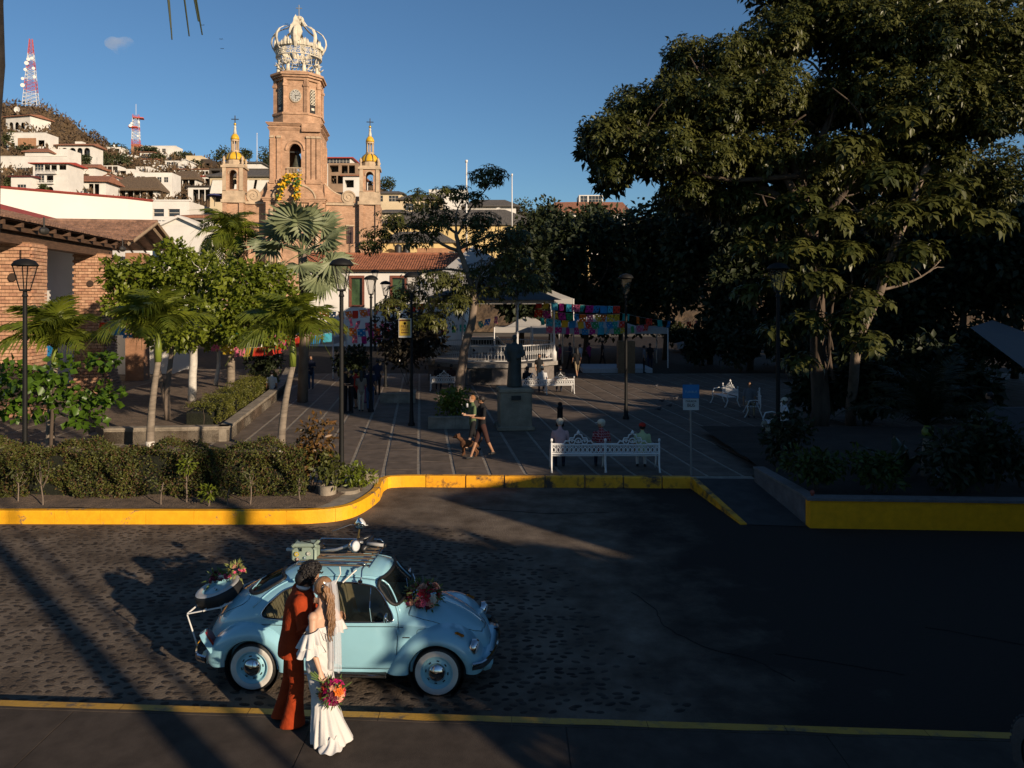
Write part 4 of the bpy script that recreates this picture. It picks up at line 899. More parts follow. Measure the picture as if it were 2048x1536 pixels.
la = [Vector((.03, .09, .90)), Vector((-.02, .12, .48)), Vector((-.10, .15, .07))]; lb = [Vector((.08, -.08, .90)), Vector((.11, -.07, .49)), Vector((.06, -.05, .07))]
for l in (la, lb): fg.chain(l, [.075, .055, .04], skin_tan)
gb = fg.make('body', gr, .0085, 4); eyes(gb, HM, .105, None)
jk = Fig()
jk.loft([(.03, 0, .80, .150, .205, Yg), (.035, 0, .90, .148, .200, Yg), (.05, 0, 1.06, .128, .172, Yg), (.09, .01, 1.24, .148, .200, Yg), (.115, .015, 1.36, .148, .215, Yg), (.135, .02, 1.45, .115, .195, Yg), (.15, .02, 1.50, .07, .11, Yg)], rust, 24)
jk.chain([sh_r, sh_r.lerp(el_r, .5), el_r, el_r.lerp(wr_r, .6)], [.080, .070, .062, .052], rust, 12); jk.chain([sh_l, sh_l.lerp(el_l, .5), el_l, el_l.lerp(wr_l, .6)], [.080, .070, .062, .052], rust, 12)
for k in range(5): a = el_r + Vector((-.02 + .02*k, 0, -.02 + .015*k)); jk.seg(a + Vector((-.04, -.045, .02)), a + Vector((.03, -.06, .05)), .012, .010, rust, 6)
jk.make('jacket', gr, .009, 4)
tr = Fig()
tr.loft([(.04, 0, .80, .125, .165, Yg), (.045, 0, .92, .125, .165, Yg), (.05, 0, 1.02, .115, .15, Yg)], rust)
def leg_rings(l, hem):
    return [(*lerp3(l[0], l[1], 0.), .098, .098, Yg), (*lerp3(l[0], l[1], .5), .092, .088, Yg), (*l[1], .080, .074, Yg), (*lerp3(l[1], l[2], .45), .090, .078, Yg), (*lerp3(l[1], l[2], .8), .112, .088, Yg), (l[2].x - .005, l[2].y, .025, hem, .098, Yg)]
def lerp3(a, b, t): return tuple(a.lerp(b, t))
tr.loft(leg_rings(la, .138), rust, 20); tr.loft(leg_rings(lb, .142), rust, 20); tr.make('trousers', gr, .009, 3)
for l in (la, lb):
    f_ = Fig(); b = Vector((l[2].x, l[2].y, .035)); f_.seg(b + Fg * -.06, b + Fg * .07, .045, .042, dark_trim); f_.seg(b + Fg * .07 + Vector((0, 0, -.008)), b + Fg * .15 + Vector((0, 0, -.012)), .040, .030, dark_trim); f_.make('shoe', gr, .01, 2)
mb = MB(); C0 = Vector((.155, .02, 1.505))
mb.tube([C0 + Fg * .066*math.cos(a) + Sg * .060*math.sin(a) + Vector((0, 0, .018 - .02*math.cos(a))) for a in [2*PI*i/20 for i in range(20)]], [(.008, .018)]*20, 8, closed=True); mb.build('collar', M('shirt_white', (.75, .73, .70), .8, .05), gr, smooth=True)
mb = MB()
for i, s_ in enumerate((-1, 1)): mb.tube([C0 + Fg*.07 + Sg*.05*s_ + Vector((0, 0, .0)), C0 + Fg*.14 + Sg*.03*s_ + Vector((-.02, 0, -.12)), C0 + Fg*.155 + Vector((-.03, 0, -.24))], [(.02, .008), (.03, .008), (.006, .004)], 6)
mb.build('lapel', M('lapel', (.30, .045, .014), .8, .1), gr); mb = MB(); mb.tube([C0 + Fg*.085 + Vector((0, 0, .005)), C0 + Fg*.135 + Vector((-.02, 0, -.14))], [(.018, .008), (.028, .008)], 6); mb.build('tie', M('tie_blue', (.05, .07, .13), .6, .1), gr)
def curls(root, c, r, n, size, mat, name='hair', keep=None, M4=None, coil=True):
    mb = MB()
    for _ in range(n):
        d = Vector(RNG.normal(size=3)).normalized()
        if keep and not keep(d): continue
        p = Vector(c) + Vector((d.x*r[0], d.y*r[1], d.z*r[2])); s_ = size * random.uniform(.7, 1.3)
        if M4: p = M4 @ p; d = (M4.to_3x3() @ d).normalized()
        u = d.orthogonal().normalized(); v = d.cross(u); ph = random.random()*6; pts = []
        for k in range(9): a = ph + k*.9; pts.append(p + (u*math.cos(a) + v*math.sin(a)) * s_*.55 + d * (s_ * (k/4 - .8)) + Vector((0, 0, -.004*k)))
        mb.tube(pts, [s_*.30]*8 + [s_*.15], 5)
    return mb
hb = curls(gr, (0, -.012, .028), (.090, .103, .112), 330, .025, hair_black, keep=lambda d: not (d.y > .45 and d.z < .45), M4=HM); hb.build('hair', hair_black, gr, smooth=True)
base = MB(); base.m = HM; base.ball((0, -.015, .022), (.098, .106, .114), 16, k=12); base.ball((0, -.06, -.07), (.09, .08, .09), 12, k=8); base.build('hair_base', hair_black, gr, smooth=True)
bl = Vector((-2.03, 8.02, .2)); ivory = cloth('ivory_crepe', (.64, .62, .60), .75, .03)
br_ = thing('person', 'standing person in a fitted white gown with ruffled sleeves, veil and long wavy hair', 'person', bl); ORIG.pop(br_.name)
Yb = R(152); Fb = Vector((math.cos(Yb), math.sin(Yb), 0)); Sb = Vector((-math.sin(Yb), math.cos(Yb), 0))
fb = Fig()
fb.loft([(-.02, 0, .92, .09, .13, Yb), (-.01, 0, 1.06, .085, .115, Yb), (.0, 0, 1.22, .10, .135, Yb), (.0, 0, 1.34, .085, .15, Yb), (.0, 0, 1.395, .055, .12, Yb), (.0, 0, 1.43, .045, .05, Yb)], skin_fair, 22)
fb.seg((0, 0, 1.40), (-.005, .01, 1.54), .045, .044, skin_fair)
hb_c = Vector((-.005, .02, 1.625)); BHM = head(fb, hb_c, Vector((-.88, .28, .30)), .094, skin_fair)
s_near = Vector((-.065, -.125, 1.36)); e_near = Vector((-.055, -.20, 1.08)); w_near = Vector((.035, -.235, .85)); s_far = Vector((.065, .125, 1.36)); e_far = Vector((.16, .20, 1.16)); w_far = Vector((-.05, .30, 1.33))
fb.blob(s_near, .055, skin_fair); fb.blob(s_far, .055, skin_fair)
fb.chain([s_near, e_near, w_near], [.048, .036, .024], skin_fair); fb.chain([s_far, e_far, w_far], [.048, .036, .024], skin_fair)
hand(fb, w_near, (.35, -.10, -.85), (.6, -.3, .2), skin_fair, .165, 1.5, 1); hand(fb, w_far, (-.8, .1, .3), (0, -1, 0), skin_fair, .165, .6, 1)
for x, y in ((.03, -.05), (-.04, .05)): fb.chain([(x*.5 - .02, y, .90), (x*.6, y, .48), (x, y, .10)], [.08, .055, .035], skin_fair)
bb_ = fb.make('body', br_, .0085, 4); eyes(bb_, BHM, .094, None)
gw = Fig()
gw.loft([(-.005, -.0, 1.235, .108, .150, Yb), (-.01, 0, 1.16, .112, .145, Yb), (-.012, 0, 1.06, .102, .130, Yb), (-.02, 0, .96, .125, .155, Yb), (-.025, -.0, .86, .137, .165, Yb), (-.02, 0, .74, .132, .152, Yb), (-.005, 0, .62, .128, .145, Yb), (.012, -.005, .50, .118, .130, Yb), (.025, -.01, .40, .130, .140, Yb), (.045, -.02, .30, .145, .155, R(120)), (.07, -.03, .20, .155, .175, R(115)), (.10, -.045, .10, .165, .195, R(110)), (.125, -.055, .012, .165, .215, R(108))], ivory, 32)
gwo = gw.make('gown', br_, .010, 5)
dv = gwo.data; nv = len(dv.vertices); co = np.empty(nv*3, dtype=np.float32); dv.vertices.foreach_get('co', co); co = co.reshape(-1, 3)
ang = np.arctan2(co[:, 1] + .05, co[:, 0] - .02); low = np.clip((.62 - co[:, 2]) / .55, 0, 1); amp = .013 * low; hip = np.clip(1 - np.abs(co[:, 2] - .85) / .35, 0, 1) * .004
dr = amp * (np.sin(ang * 9 + co[:, 2] * 5) + .5 * np.sin(ang * 17 + 2)) + hip * np.sin(co[:, 2] * 55 + ang * 6)
co[:, 0] += np.cos(ang) * dr; co[:, 1] += np.sin(ang) * dr; dv.vertices.foreach_set('co', co.ravel()); dv.update()
tm_ = MB()
def train(u, v):
    a = lerp(R(-150), R(-25), u); r0 = .14; L = .12 * math.sin(u * PI) ** .7 * v; x = .13 + math.cos(a) * (r0*.8 + L) ; y = -.06 + math.sin(a) * (r0*1.1 + L * .75)
    z = lerp(.12, .008, v ** .5) + .016 * math.sin(u * 26 + v * 3) * (1 - v * .4) + .010; return (x, y, max(z, .006))
tm_.grid(train, 60, 14); o = tm_.build('train', ivory, br_, smooth=True)
def frill(path, h, out, waves, amp, name, ph=0):
    """gathered band: path points (closed) at the top edge, falling h and flaring out"""
    mb = MB(); k = len(path); c = sum(path, Vector()) / k
    def fn(u, v):
        i = int(u * k) % k; p = path[i].lerp(path[(i+1) % k], u * k - int(u * k)); d = p - c; d.z = 0; d = d.normalized() if d.length > 0 else Vector((1, 0, 0))
        wv = math.sin(u * waves * 2*PI + ph) + .4 * math.sin(u * waves * 3.7 * PI + 1); return p + d * (out * v ** .8 + amp * v * wv) + Vector((0, 0, -h * v + .012 * v * math.cos(u * waves * 2*PI + ph)))
    mb.grid(fn, waves * 10, 6); return mb.build(name, ivory, br_, smooth=True)
def ring_path(c, a, b, yaw, n=36, tilt=0): return [Vector((c[0] + a*math.cos(t)*math.cos(yaw) - b*math.sin(t)*math.sin(yaw), c[1] + a*math.cos(t)*math.sin(yaw) + b*math.sin(t)*math.cos(yaw), c[2] + tilt*math.cos(t))) for t in [2*PI*i/n for i in range(n)]]
frill(ring_path((-.07, -.175, 1.235), .075, .075, 0, tilt=.02), .13, .055, 8, .024, 'ruffle'); frill(ring_path((-.07, -.19, 1.13), .082, .082, 0, tilt=.01), .12, .050, 8, .024, 'ruffle', 1.3)
frill(ring_path((.11, .17, 1.22), .06, .06, 0), .12, .045, 7, .018, 'ruffle', .5); frill(ring_path((-.005, 0, 1.25), .115, .158, Yb), .06, .022, 12, .010, 'ruffle', .5)
hm_ = MB(); hm_.m = BHM; hm_.ball((0, -.012, .018), (.088, .100, .102), 16, k=12); hm_.ball((0, -.06, -.03), (.075, .07, .10), 12, k=8); hm_.m = Matrix.Identity(4)
for k in range(46):
    a = random.uniform(-1.1, 1.1); st = hb_c + Vector((.075 * math.cos(a) + .01, -.04 + .06 * math.sin(a), random.uniform(-.03, .06))); ln = random.uniform(.34, .50); ph = random.random()*6; pts = []
    for j in range(15):
        t = j / 14; pts.append(st + Vector((.035 * t + .010 * math.sin(ph + t*15) + .035 * math.sin(min(1, t*3) * PI/2), -.045 * t + .010*math.cos(ph + t*14) - .02, -ln * t)))
    hm_.tube(pts, [.013 * (1 - .55 * (j/14)) for j in range(15)], 5)
hm_.build('hair', hair_brown, br_, smooth=True)
pearl = M('silver_leaf', (.75, .74, .72), .25, 0, metal=.7)
hp = MB()
for k in range(60):
    p = hb_c + Vector((.035 + random.uniform(0, .06), -.075 + random.uniform(-.02, .045), random.uniform(-.11, .085))); p = hb_c + (p - hb_c).normalized() * .112; petal_ball(hp, p, random.uniform(.012, .022), p - hb_c, 2, 5)
hp.build('hairpiece', pearl, br_, fix=False)
veil_m = bpy.data.materials.new('veil_tulle'); veil_m.use_nodes = True; _t = veil_m.node_tree; _b = _t.nodes['Principled BSDF']; _b.inputs['Base Color'].default_value = (.55, .55, .58, 1); _b.inputs['Roughness'].default_value = .8; _b.inputs['Alpha'].default_value = .42
vm = MB()
def veil(u, v):
    x = .065 + .03 * math.sin(v * 2) + lerp(-.01, .12, u) * (.45 + .55 * v ** .5) + .010 * math.sin(u * 16 + v*2); y = -.075 - .07 * math.sin(u * PI) * (.6 + .5*v) + .012 * math.sin(u * 22) + .10 * u; z = lerp(1.70, .76 + .04 * math.sin(u * 5), v) + .01 * math.sin(v*9); return (x, y, z)
vm.grid(veil, 40, 30); vo = vm.build('veil', veil_m, br_, smooth=True)
v2 = MB(); v2.grid(lambda u, v: (lambda p: (p[0] + .012, p[1] + .02, p[2]))(veil(u * .8 + .1, v * .93)), 30, 24); v2.build('veil_layer', veil_m, br_, smooth=True)
mb = MB()
for x, y in ((.04, -.06),): mb.tube([(x - .1, y - .02, .03), (x - .02, y - .02, .02)], [.03, .02], 8);
mb.build('shoe', M('silver_shoe', (.6, .6, .6), .3, 0, metal=.6), br_, smooth=True)
hw = bl + w_near + Vector((.03, -.03, -.09)); bc = bl + Vector((.165, -.22, .63))
b3 = thing('bouquet', 'hand-tied bouquet of magenta and orange blooms hanging from the bride\'s hand', 'flowers', bc)
d_ = (hw - bc).normalized()
for k in range(9):
    j = Vector((random.uniform(-.02, .02), random.uniform(-.02, .02), random.uniform(-.02, .02))); mb = MB(); mb.tube([bc, hw + j * .3, hw + d_ * .12 + j * 1.6 + Vector((-.03, 0, 0))], .0055, 5); mb.build('stem', M('stem_green', (.10, .16, .04), .5, .3), b3)
flowers(b3, bc, .125, [('magenta_flower', fm['magenta'], .34), ('orange_flower', fm['orange'], .26), ('red_flower', fm['red'], .12), ('peach_flower', fm['peach'], .18), ('dark_flower', fm['burgundy'], .10)], 64, lf_m, (.2, -.7, -.1), (1, .75, 1), .052, .07, 130)
# THE CHURCH
brick_c = brickmat('church_brick', (.56, .335, .215), (.44, .25, .155), (.58, .40, .26), .42, .11, .014, .4, .36)
stone_c = M('church_stone', (.50, .38, .26), .9, .22, 1.2, .4, 12); white_c = M('crown_white', (.66, .60, .48), .8, .22, 1.5, .4, 9)
iron = M('dark_iron', (.03, .028, .025), .6, .2, 4, 0); bronze = M('bell_bronze', (.10, .10, .07), .45, .3, 3, .2, metal=.3)
CD = 110.0; CX0 = (598 - 1024) / FPX * CD; SC = CD / FPX
church = thing('church', 'brick church with open crown on its clock tower, two small turrets and scroll gables', 'church', (CX0, CD, 0), GR, world=False)
def CZ(py): return CAMZ - (py - HY) * SC
def cx(px): return (px - 598) * SC * 1.0
TW = .87
def cm(name, mat, mb, par=None, smooth=False):
    if TW != 1: mb.v = [Vector((v.x*TW, v.y*TW, v.z)) for v in mb.v]
    return mb.build(name, mat, par or church, smooth=smooth)
def band(mb, hw_x, hw_y, z0, z1, mi=None, c=(0, 0)): mb.bb(c[0]-hw_x, c[0]+hw_x, c[1]-hw_y, c[1]+hw_y, z0, z1, mi)
def cornice(hw, z0, z1, name='cornice', mat=None, steps=3, c=(0, 0), hwy=None, par=None):
    mb = MB()
    for k in range(steps):
        t0, t1 = k/steps, (k+1)/steps; e = hw[0] + (hw[1] - hw[0]) * (k + 1) / steps; band(mb, e, (hwy or hw[1]) * e / hw[1], lerp(z0, z1, t0), lerp(z0, z1, t1) - .002, c=c)
    return cm(name, mat or brick_c, mb, par)
def octagon(r, cut): q = r - cut; return [(-r, -q), (-q, -r), (q, -r), (r, -q), (r, q), (q, r), (-q, r), (-r, q)]
def octa(mb, r, cut, z0, z1): mb.prism([(x, y) for x, y in octagon(r, cut)], z0, z1, 'XY')
def arch_poly(w_, h, n=10): return [(-w_, 0), (w_, 0)] + [(w_*math.cos(a), h - w_ + w_*math.sin(a)) for a in [PI*i/n for i in range(n+1)]]
def arch_wall(mb, x0, x1, z0, z1, aw, az0, az1, yf, yb, cx_=0):
    """wall with an arched opening, yf front, yb back"""
    n = 12; top = az1 - aw
    mb.bb(x0, cx_-aw, yf, yb, z0, z1); mb.bb(cx_+aw, x1, yf, yb, z0, z1)
    if az0 > z0: mb.bb(cx_-aw, cx_+aw, yf, yb, z0, az0)
    P_ = [(cx_ + aw*math.cos(a), top + aw*math.sin(a)) for a in [PI*i/n for i in range(n+1)]]
    for (xa, za), (xb, zb) in zip(P_, P_[1:]): mb.prism([(xa, za), (xa, z1), (xb, z1), (xb, zb)], yf, yb, 'XZ')
H = 4.05
mb = MB(); band(mb, 4.75, 4.5, 0, CZ(412)); cm('tower_base', brick_c, mb); cornice((4.75, 5.1), CZ(412), CZ(403))
mb = MB(); band(mb, 4.35, 4.2, CZ(403), CZ(372)); mb.add([(-4.7, -4.6, CZ(403)), (4.7, -4.6, CZ(403)), (4.15, -4.1, CZ(380)), (-4.15, -4.1, CZ(380)), (-4.7, 4.6, CZ(403)), (4.7, 4.6, CZ(403)), (4.15, 4.1, CZ(380)), (-4.15, 4.1, CZ(380))], [(0, 1, 2, 3), (1, 5, 6, 2), (5, 4, 7, 6), (4, 0, 3, 7)]); cm('plinth', brick_c, mb)
mb = MB(); mb.prism([(3.3*math.cos(a), CZ(405) + 2.0*math.sin(a)) for a in [PI*i/16 for i in range(17)]], -5.0, -4.0, 'XZ'); cm('gable', brick_c, mb)
mb = MB(); mb.tube([(3.35*math.cos(a), -5.02, CZ(405) + 2.05*math.sin(a)) for a in [PI*i/20 for i in range(21)]], .16, 6); cm('gable_moulding', stone_c, mb)
for x in (-4.1, -2.7, 2.7, 4.1):
    mb = MB(); mb.box((x, -4.62, CZ(412)/2), (.75, .5, CZ(412))); cm('pilaster', brick_c, mb)
for x in (-2.4, 2.4, 3.6, -3.6):
    mb = MB(); mb.cyl((x, -5.0, 0), (x, -5.0, CZ(425)), .32, .28, 12); cm('column', stone_c, mb, smooth=True)
z0, z1 = CZ(375), CZ(272)
mb = MB(); arch_wall(mb, -H, H, z0, z1, .98, CZ(357), CZ(297), -4.05, -3.3); mb.bb(-H, -H+.75, -3.3, 4.05, z0, z1); arch_m = mb; mb.bb(H-.75, H, -3.3, 4.05, z0, z1)
cm('belfry_wall', brick_c, mb)
mb = MB(); arch_wall(mb, -H+.75, H-.75, z0, z1, .98, CZ(357), CZ(297), 3.3, 4.05); cm('belfry_wall', brick_c, mb)
mb = MB(); band(mb, 3.3, 3.3, z0, z0 + .3); cm('belfry_floor', stone_c, mb)
mb = MB(); mb.tube([(1.45*math.cos(a), -4.1, CZ(297) - .98 + 1.45*math.sin(a)) for a in [PI*i/16 for i in range(17)]], (.17), 6); cm('arch_moulding', brick_c, mb)
for x in (-3.65, -2.55, 2.15, 2.95, 3.75):
    mb = MB(); mb.box((x, -4.12, (CZ(370) + CZ(288))/2), (.62, .36, CZ(288) - CZ(370))); mb.box((x, -4.15, CZ(371)), (.8, .5, .6)); cm('pilaster', brick_c, mb)
    mb = MB(); mb.box((x, -4.16, CZ(285)), (.82, .5, .34), bev=.06); cm('capital', stone_c, mb)
for y in (-3.2, -1.0, 1.2, 3.2):
    for s_ in (1, -1): mb = MB(); mb.box((s_*4.1, y, (CZ(370) + CZ(288))/2), (.3, .62, CZ(288) - CZ(370))); cm('pilaster', brick_c, mb)
mb = MB(); mb.box((0, -4.3, CZ(356.5)), (2.5, .5, .14)); mb.box((0, -4.45, CZ(345)), (2.5, .12, .12)); cm('balcony_slab', stone_c, mb)
for k in range(11): mb = MB(); mb.cyl((lerp(-1.15, 1.15, k/10), -4.45, CZ(356)), (lerp(-1.15, 1.15, k/10), -4.45, CZ(345)), .06, .045, 6); cm('baluster', stone_c, mb)
mb = MB(); mb.lathe((.15, -2.4, CZ(341)), [(1.0, 0), (.92, .12), (.70, .7), (.55, 1.3), (.42, 1.75), (.2, 1.95), (0, 2.0)], 18); bell = cm('bell', bronze, mb, smooth=True); mb = MB(); mb.box((0, -2.4, CZ(310)), (2.4, .2, .2)); mb.box((.15, -2.4, CZ(313)), (.14, .14, 1.0)); cm('bell_beam', iron, mb, bell)
cornice((H, H + .28), z1, CZ(266)); mb = MB(); band(mb, H + .05, H + .05, CZ(266), CZ(262)); cm('frieze', brick_c, mb); cornice((H + .1, H + .52), CZ(263), CZ(257.5), steps=3)
mb = MB(); mb.box((2.6, -4.2, CZ(266)), (3.0, .7, CZ(257) - CZ(274))); cm('entablature_block', brick_c, mb)
z0, z1 = CZ(257), CZ(170); mb = MB(); octa(mb, 3.85, 1.9, z0, CZ(238)); cm('clock_stage_base', brick_c, mb)
mb = MB(); octa(mb, 4.0, 1.95, CZ(240), CZ(236)); cm('base_moulding', brick_c, mb)
mb = MB(); octa(mb, 3.45, 1.75, CZ(238), z1); cm('clock_stage', brick_c, mb)
oc = octagon(3.45, 1.75)
for i, (x, y) in enumerate(oc):
    mb = MB(); mb.box((x*1.0, y*1.0, (CZ(238) + z1)/2), (.62, .62, z1 - CZ(238)), rz=R(22.5)*(1 if i % 2 else -1)); mb.box((x*1.01, y*1.01, CZ(182)), (.80, .80, .35), rz=R(22.5)*(1 if i % 2 else -1)); cm('corner_pilaster', brick_c, mb)
mb = MB(); octa(mb, 3.75, 1.85, CZ(172), CZ(167)); octa(mb, 4.05, 1.95, CZ(167), CZ(163)); octa(mb, 4.3, 2.05, CZ(163), CZ(159)); octa(mb, 3.9, 1.9, CZ(159), CZ(156)); cm('cornice', brick_c, mb)
mb = MB(); mb.lathe((0, -3.47, CZ(203)), [(.98, 0), (.98, -.12), (.86, -.16), (.86, -.10)], 28, axis='Y'); clk = cm('clock', stone_c, mb, smooth=False)
mb = MB(); mb.lathe((0, -3.50, CZ(203)), [(.88, -.12), (0, -.12)], 28, axis='Y'); cm('dial', M('dial_white', (.78, .76, .70), .6, .05), mb, clk)
mb = MB()
for k in range(12): a = k*PI/6; mb.box((.70*math.sin(a), -3.635, CZ(203) + .70*math.cos(a)), (.07, .02, .13))
struct(cm('hour_mark', iron, mb, clk), 'stuff')
for a, L in ((R(180), .45), (R(78), .68)): mb = MB(); mb.tube([(-.1*math.sin(a), -3.66, CZ(203) - .1*math.cos(a)), (L*math.sin(a), -3.66, CZ(203) + L*math.cos(a))], .035, 5); cm('clock_hand', iron, mb, clk)
for s_, nm in ((1, 'a'), (-1, 'b')):
    fx, fy = s_*2.60, -2.60; Mx = Matrix.Translation((fx, fy, 0)) @ Matrix.Rotation(R(45)*s_, 4, 'Z')
    mb = MB(); mb.m = Mx; mb.m = Mx @ Matrix.Translation((0, 0, CZ(234))); mb.prism(arch_poly(.55, CZ(188) - CZ(234)), -.02, .3, 'XZ'); w_ = cm('lattice_window', M('window_dark', (.02, .02, .02), .5, 0), mb)
    for k in range(5):
        for q in range(2): mb = MB(); mb.m = Mx; mb.tube([((-.24 + .48*q) + .2*math.cos(t), -.06, CZ(221) + .45 + k*.46 + .2*math.sin(t)) for t in [2*PI*i/10 for i in range(10)]], .055, 5, closed=True); cm('lattice_ring', white_c, mb, w_)
    mb = MB(); mb.m = Mx; mb.box((0, -.05, CZ(226)), (.55, .08, .35)); cm('ornament', white_c, mb, w_)
TW = 1
zb = CZ(156); mb = MB(); mb.lathe((0, 0, zb), [(3.35, 0), (3.35, .12), (0, .12)], 28); cm('crown_base', stone_c, mb)
for k in range(8):
    a = k * PI/4 + PI/8; c_, s_ = math.cos(a), math.sin(a); r_ = 2.95; q = Vector((c_*r_, s_*r_, zb + .1)); f_ = Fig()
    f_.loft([(q.x, q.y, q.z, .36, .36, a), (q.x, q.y, q.z + .7, .22, .26, a), (q.x, q.y, q.z + 1.15, .16, .24, a), (q.x, q.y, q.z + 1.4, .10, .12, a)], white_c, 10); f_.blob(q + Vector((0, 0, 1.58)), .17, white_c, 8)
    for t in (1, -1): sd = Vector((-s_, c_, 0))*t; f_.chain([q + sd*.2 + Vector((0, 0, 1.25)), q + sd*.42 + Vector((0, 0, 1.65)), q + sd*.28 + Vector((0, 0, 2.15))], [.09, .08, .07], white_c, 6); f_.seg(q + sd*.2 + Vector((c_*.2, s_*.2, 1.2)), q + sd*.55 + Vector((c_*.5, s_*.5, 1.45)), .12, .04, white_c, 6)
    f_.mb.build('angel', white_c, church, smooth=True)
zr = CZ(119); zt = CZ(104)
for z_, t_ in ((zr, .10), (zt, .12)): mb = MB(); mb.tube([(3.2*math.cos(a), 3.2*math.sin(a), z_) for a in [2*PI*i/40 for i in range(40)]], t_, 6, closed=True); cm('crown_ring', white_c, mb)
for k in range(28):
    a = 2*PI*k/28; mb = MB(); mb.box((3.2*math.cos(a), 3.2*math.sin(a), (zr + zt)/2), (.12, .12, zt - zr), rz=a); cm('crown_post', white_c, mb)
    b = a + PI/28; mb = MB(); mb.m = Matrix.Translation((3.2*math.cos(b), 3.2*math.sin(b), (zr+zt)/2)) @ Matrix.Rotation(b + PI/2, 4, 'Z'); mb.tube([(.22*math.cos(t), 0, .33*math.sin(t)) for t in [2*PI*i/10 for i in range(10)]], .06, 5, closed=True); mb.ball((0, 0, 0), .12, 6, k=4); cm('medallion', white_c, mb)
mb = MB(); mb.lathe((0, 0, zb + .3), [(1.7, 0), (1.9, .3), (2.2, 1.4), (2.5, 1.9)], 20, cap=False); cm('inner_basket', white_c, mb) if False else None
for k in range(16):
    a = 2*PI*k/16; mb = MB(); mb.tube([(2.0*math.cos(a), 2.0*math.sin(a), zb + .9), (2.35*math.cos(a + .2), 2.35*math.sin(a + .2), zb + 1.5), (2.9*math.cos(a), 2.9*math.sin(a), zr)], .07, 5); cm('scroll', white_c, mb)
for z_, r_ in ((zb + .9, 2.0), (zb + 1.5, 2.35)): mb = MB(); mb.tube([(r_*math.cos(a), r_*math.sin(a), z_) for a in [2*PI*i/28 for i in range(28)]], .06, 5, closed=True); cm('crown_ring', white_c, mb)
mb = MB()
for k in range(72):
    a = 2*PI*k/72 + random.uniform(-.02, .02); h = .45 + .65*abs(math.sin(a*4)) ** 3 + random.uniform(0, .2); r_ = 3.35 + random.uniform(-.1, .15); mb.m = Matrix.Translation((r_*math.cos(a), r_*math.sin(a), zt + .05)) @ Matrix.Rotation(a, 4, 'Z'); mb.lathe((0, 0, 0), [(.16, 0), (.22, h*.3), (.14, h*.7), (0, h)], 6)
struct(cm('crown_leaf', white_c, mb), 'stuff')
for k in range(8):
    a = k*PI/4; c_, s_ = math.cos(a), math.sin(a); prof = [(3.35, zt - .3), (3.75, zt + .35), (3.95, zt + 1.1), (3.85, zt + 1.8), (3.4, zt + 2.55), (2.7, zt + 3.05), (1.9, zt + 3.35), (1.25, zt + 3.75), (.75, zt + 4.4), (.45, zt + 4.9)]
    mb = MB(); wd = [.20, .28, .30, .28, .24, .20, .17, .15, .13, .12]; vs = []
    for (r_, z_), w2 in zip(prof, wd):
        for e, th in ((-w2, -.09), (w2, -.09), (w2*.5, .07), (-w2*.5, .07)): vs.append(((r_ + th)*c_ - e*s_, (r_ + th)*s_ + e*c_, z_))
    fs = [(i*4+j, i*4+(j+1) % 4, (i+1)*4+(j+1) % 4, (i+1)*4+j) for i in range(len(prof)-1) for j in range(4)] + [(0, 1, 2, 3)]; mb.add(vs, fs); rib = cm('crown_arch', white_c, mb)
    if k == 6:
        mb = MB(); mb.m = Matrix.Translation((2.9*c_, 2.9*s_, zt + .5)) @ Matrix.Rotation(a + PI/2, 4, 'Z'); mb.prism([(-.75, 0), (.75, 0), (.62, .7), (.95, 1.5), (.75, 2.2), (.35, 2.9), (.28, 3.4), (0, 3.9), (-.28, 3.4), (-.35, 2.9), (-.75, 2.2), (-.95, 1.5), (-.62, .7)], -.12, .12, 'XZ'); cm('crown_plume', white_c, mb)
zo = CZ(43); mb = MB(); mb.ball((0, 0, zo), .72, 14, k=10); orb = cm('orb', M('orb_dark', (.20, .17, .12), .8, .2), mb, smooth=True)
ic = [Vector(v).normalized() for v in ((0, 1, 1.618), (0, -1, 1.618), (0, 1, -1.618), (0, -1, -1.618), (1, 1.618, 0), (-1, 1.618, 0), (1, -1.618, 0), (-1, -1.618, 0), (1.618, 0, 1), (-1.618, 0, 1), (1.618, 0, -1), (-1.618, 0, -1), (1, 1, 1), (1, -1, 1), (-1, -1, 1), (-1, 1, 1), (1, -1, -1), (-1, -1, -1))]
for d in ic:
    u = d.orthogonal().normalized(); v = d.cross(u); mb = MB(); mb.tube([Vector((0, 0, zo)) + d*.66 + (u*math.cos(t) + v*math.sin(t))*.34 for t in [2*PI*i/10 for i in range(10)]], .07, 5, closed=True); cm('orb_ring', white_c, mb, orb)
mb = MB(); mb.lathe((0, 0, CZ(57)), [(.5, 0), (.32, .3), (.45, .5)], 12); cm('orb_neck', white_c, mb)
for s_ in (-1, 1): mb = MB(); mb.ball((s_*.75, -.3, CZ(52)), .22, 8); cm('knob', white_c, mb, smooth=True)
mb = MB(); mb.tube([(0, 0, zo + .6), (0, 0, CZ(10))], .07, 6); mb.tube([(-.42, 0, CZ(16.5)), (.42, 0, CZ(16.5))], .07, 6); cm('cross', M('cross_grey', (.22, .24, .25), .5, 0), mb)
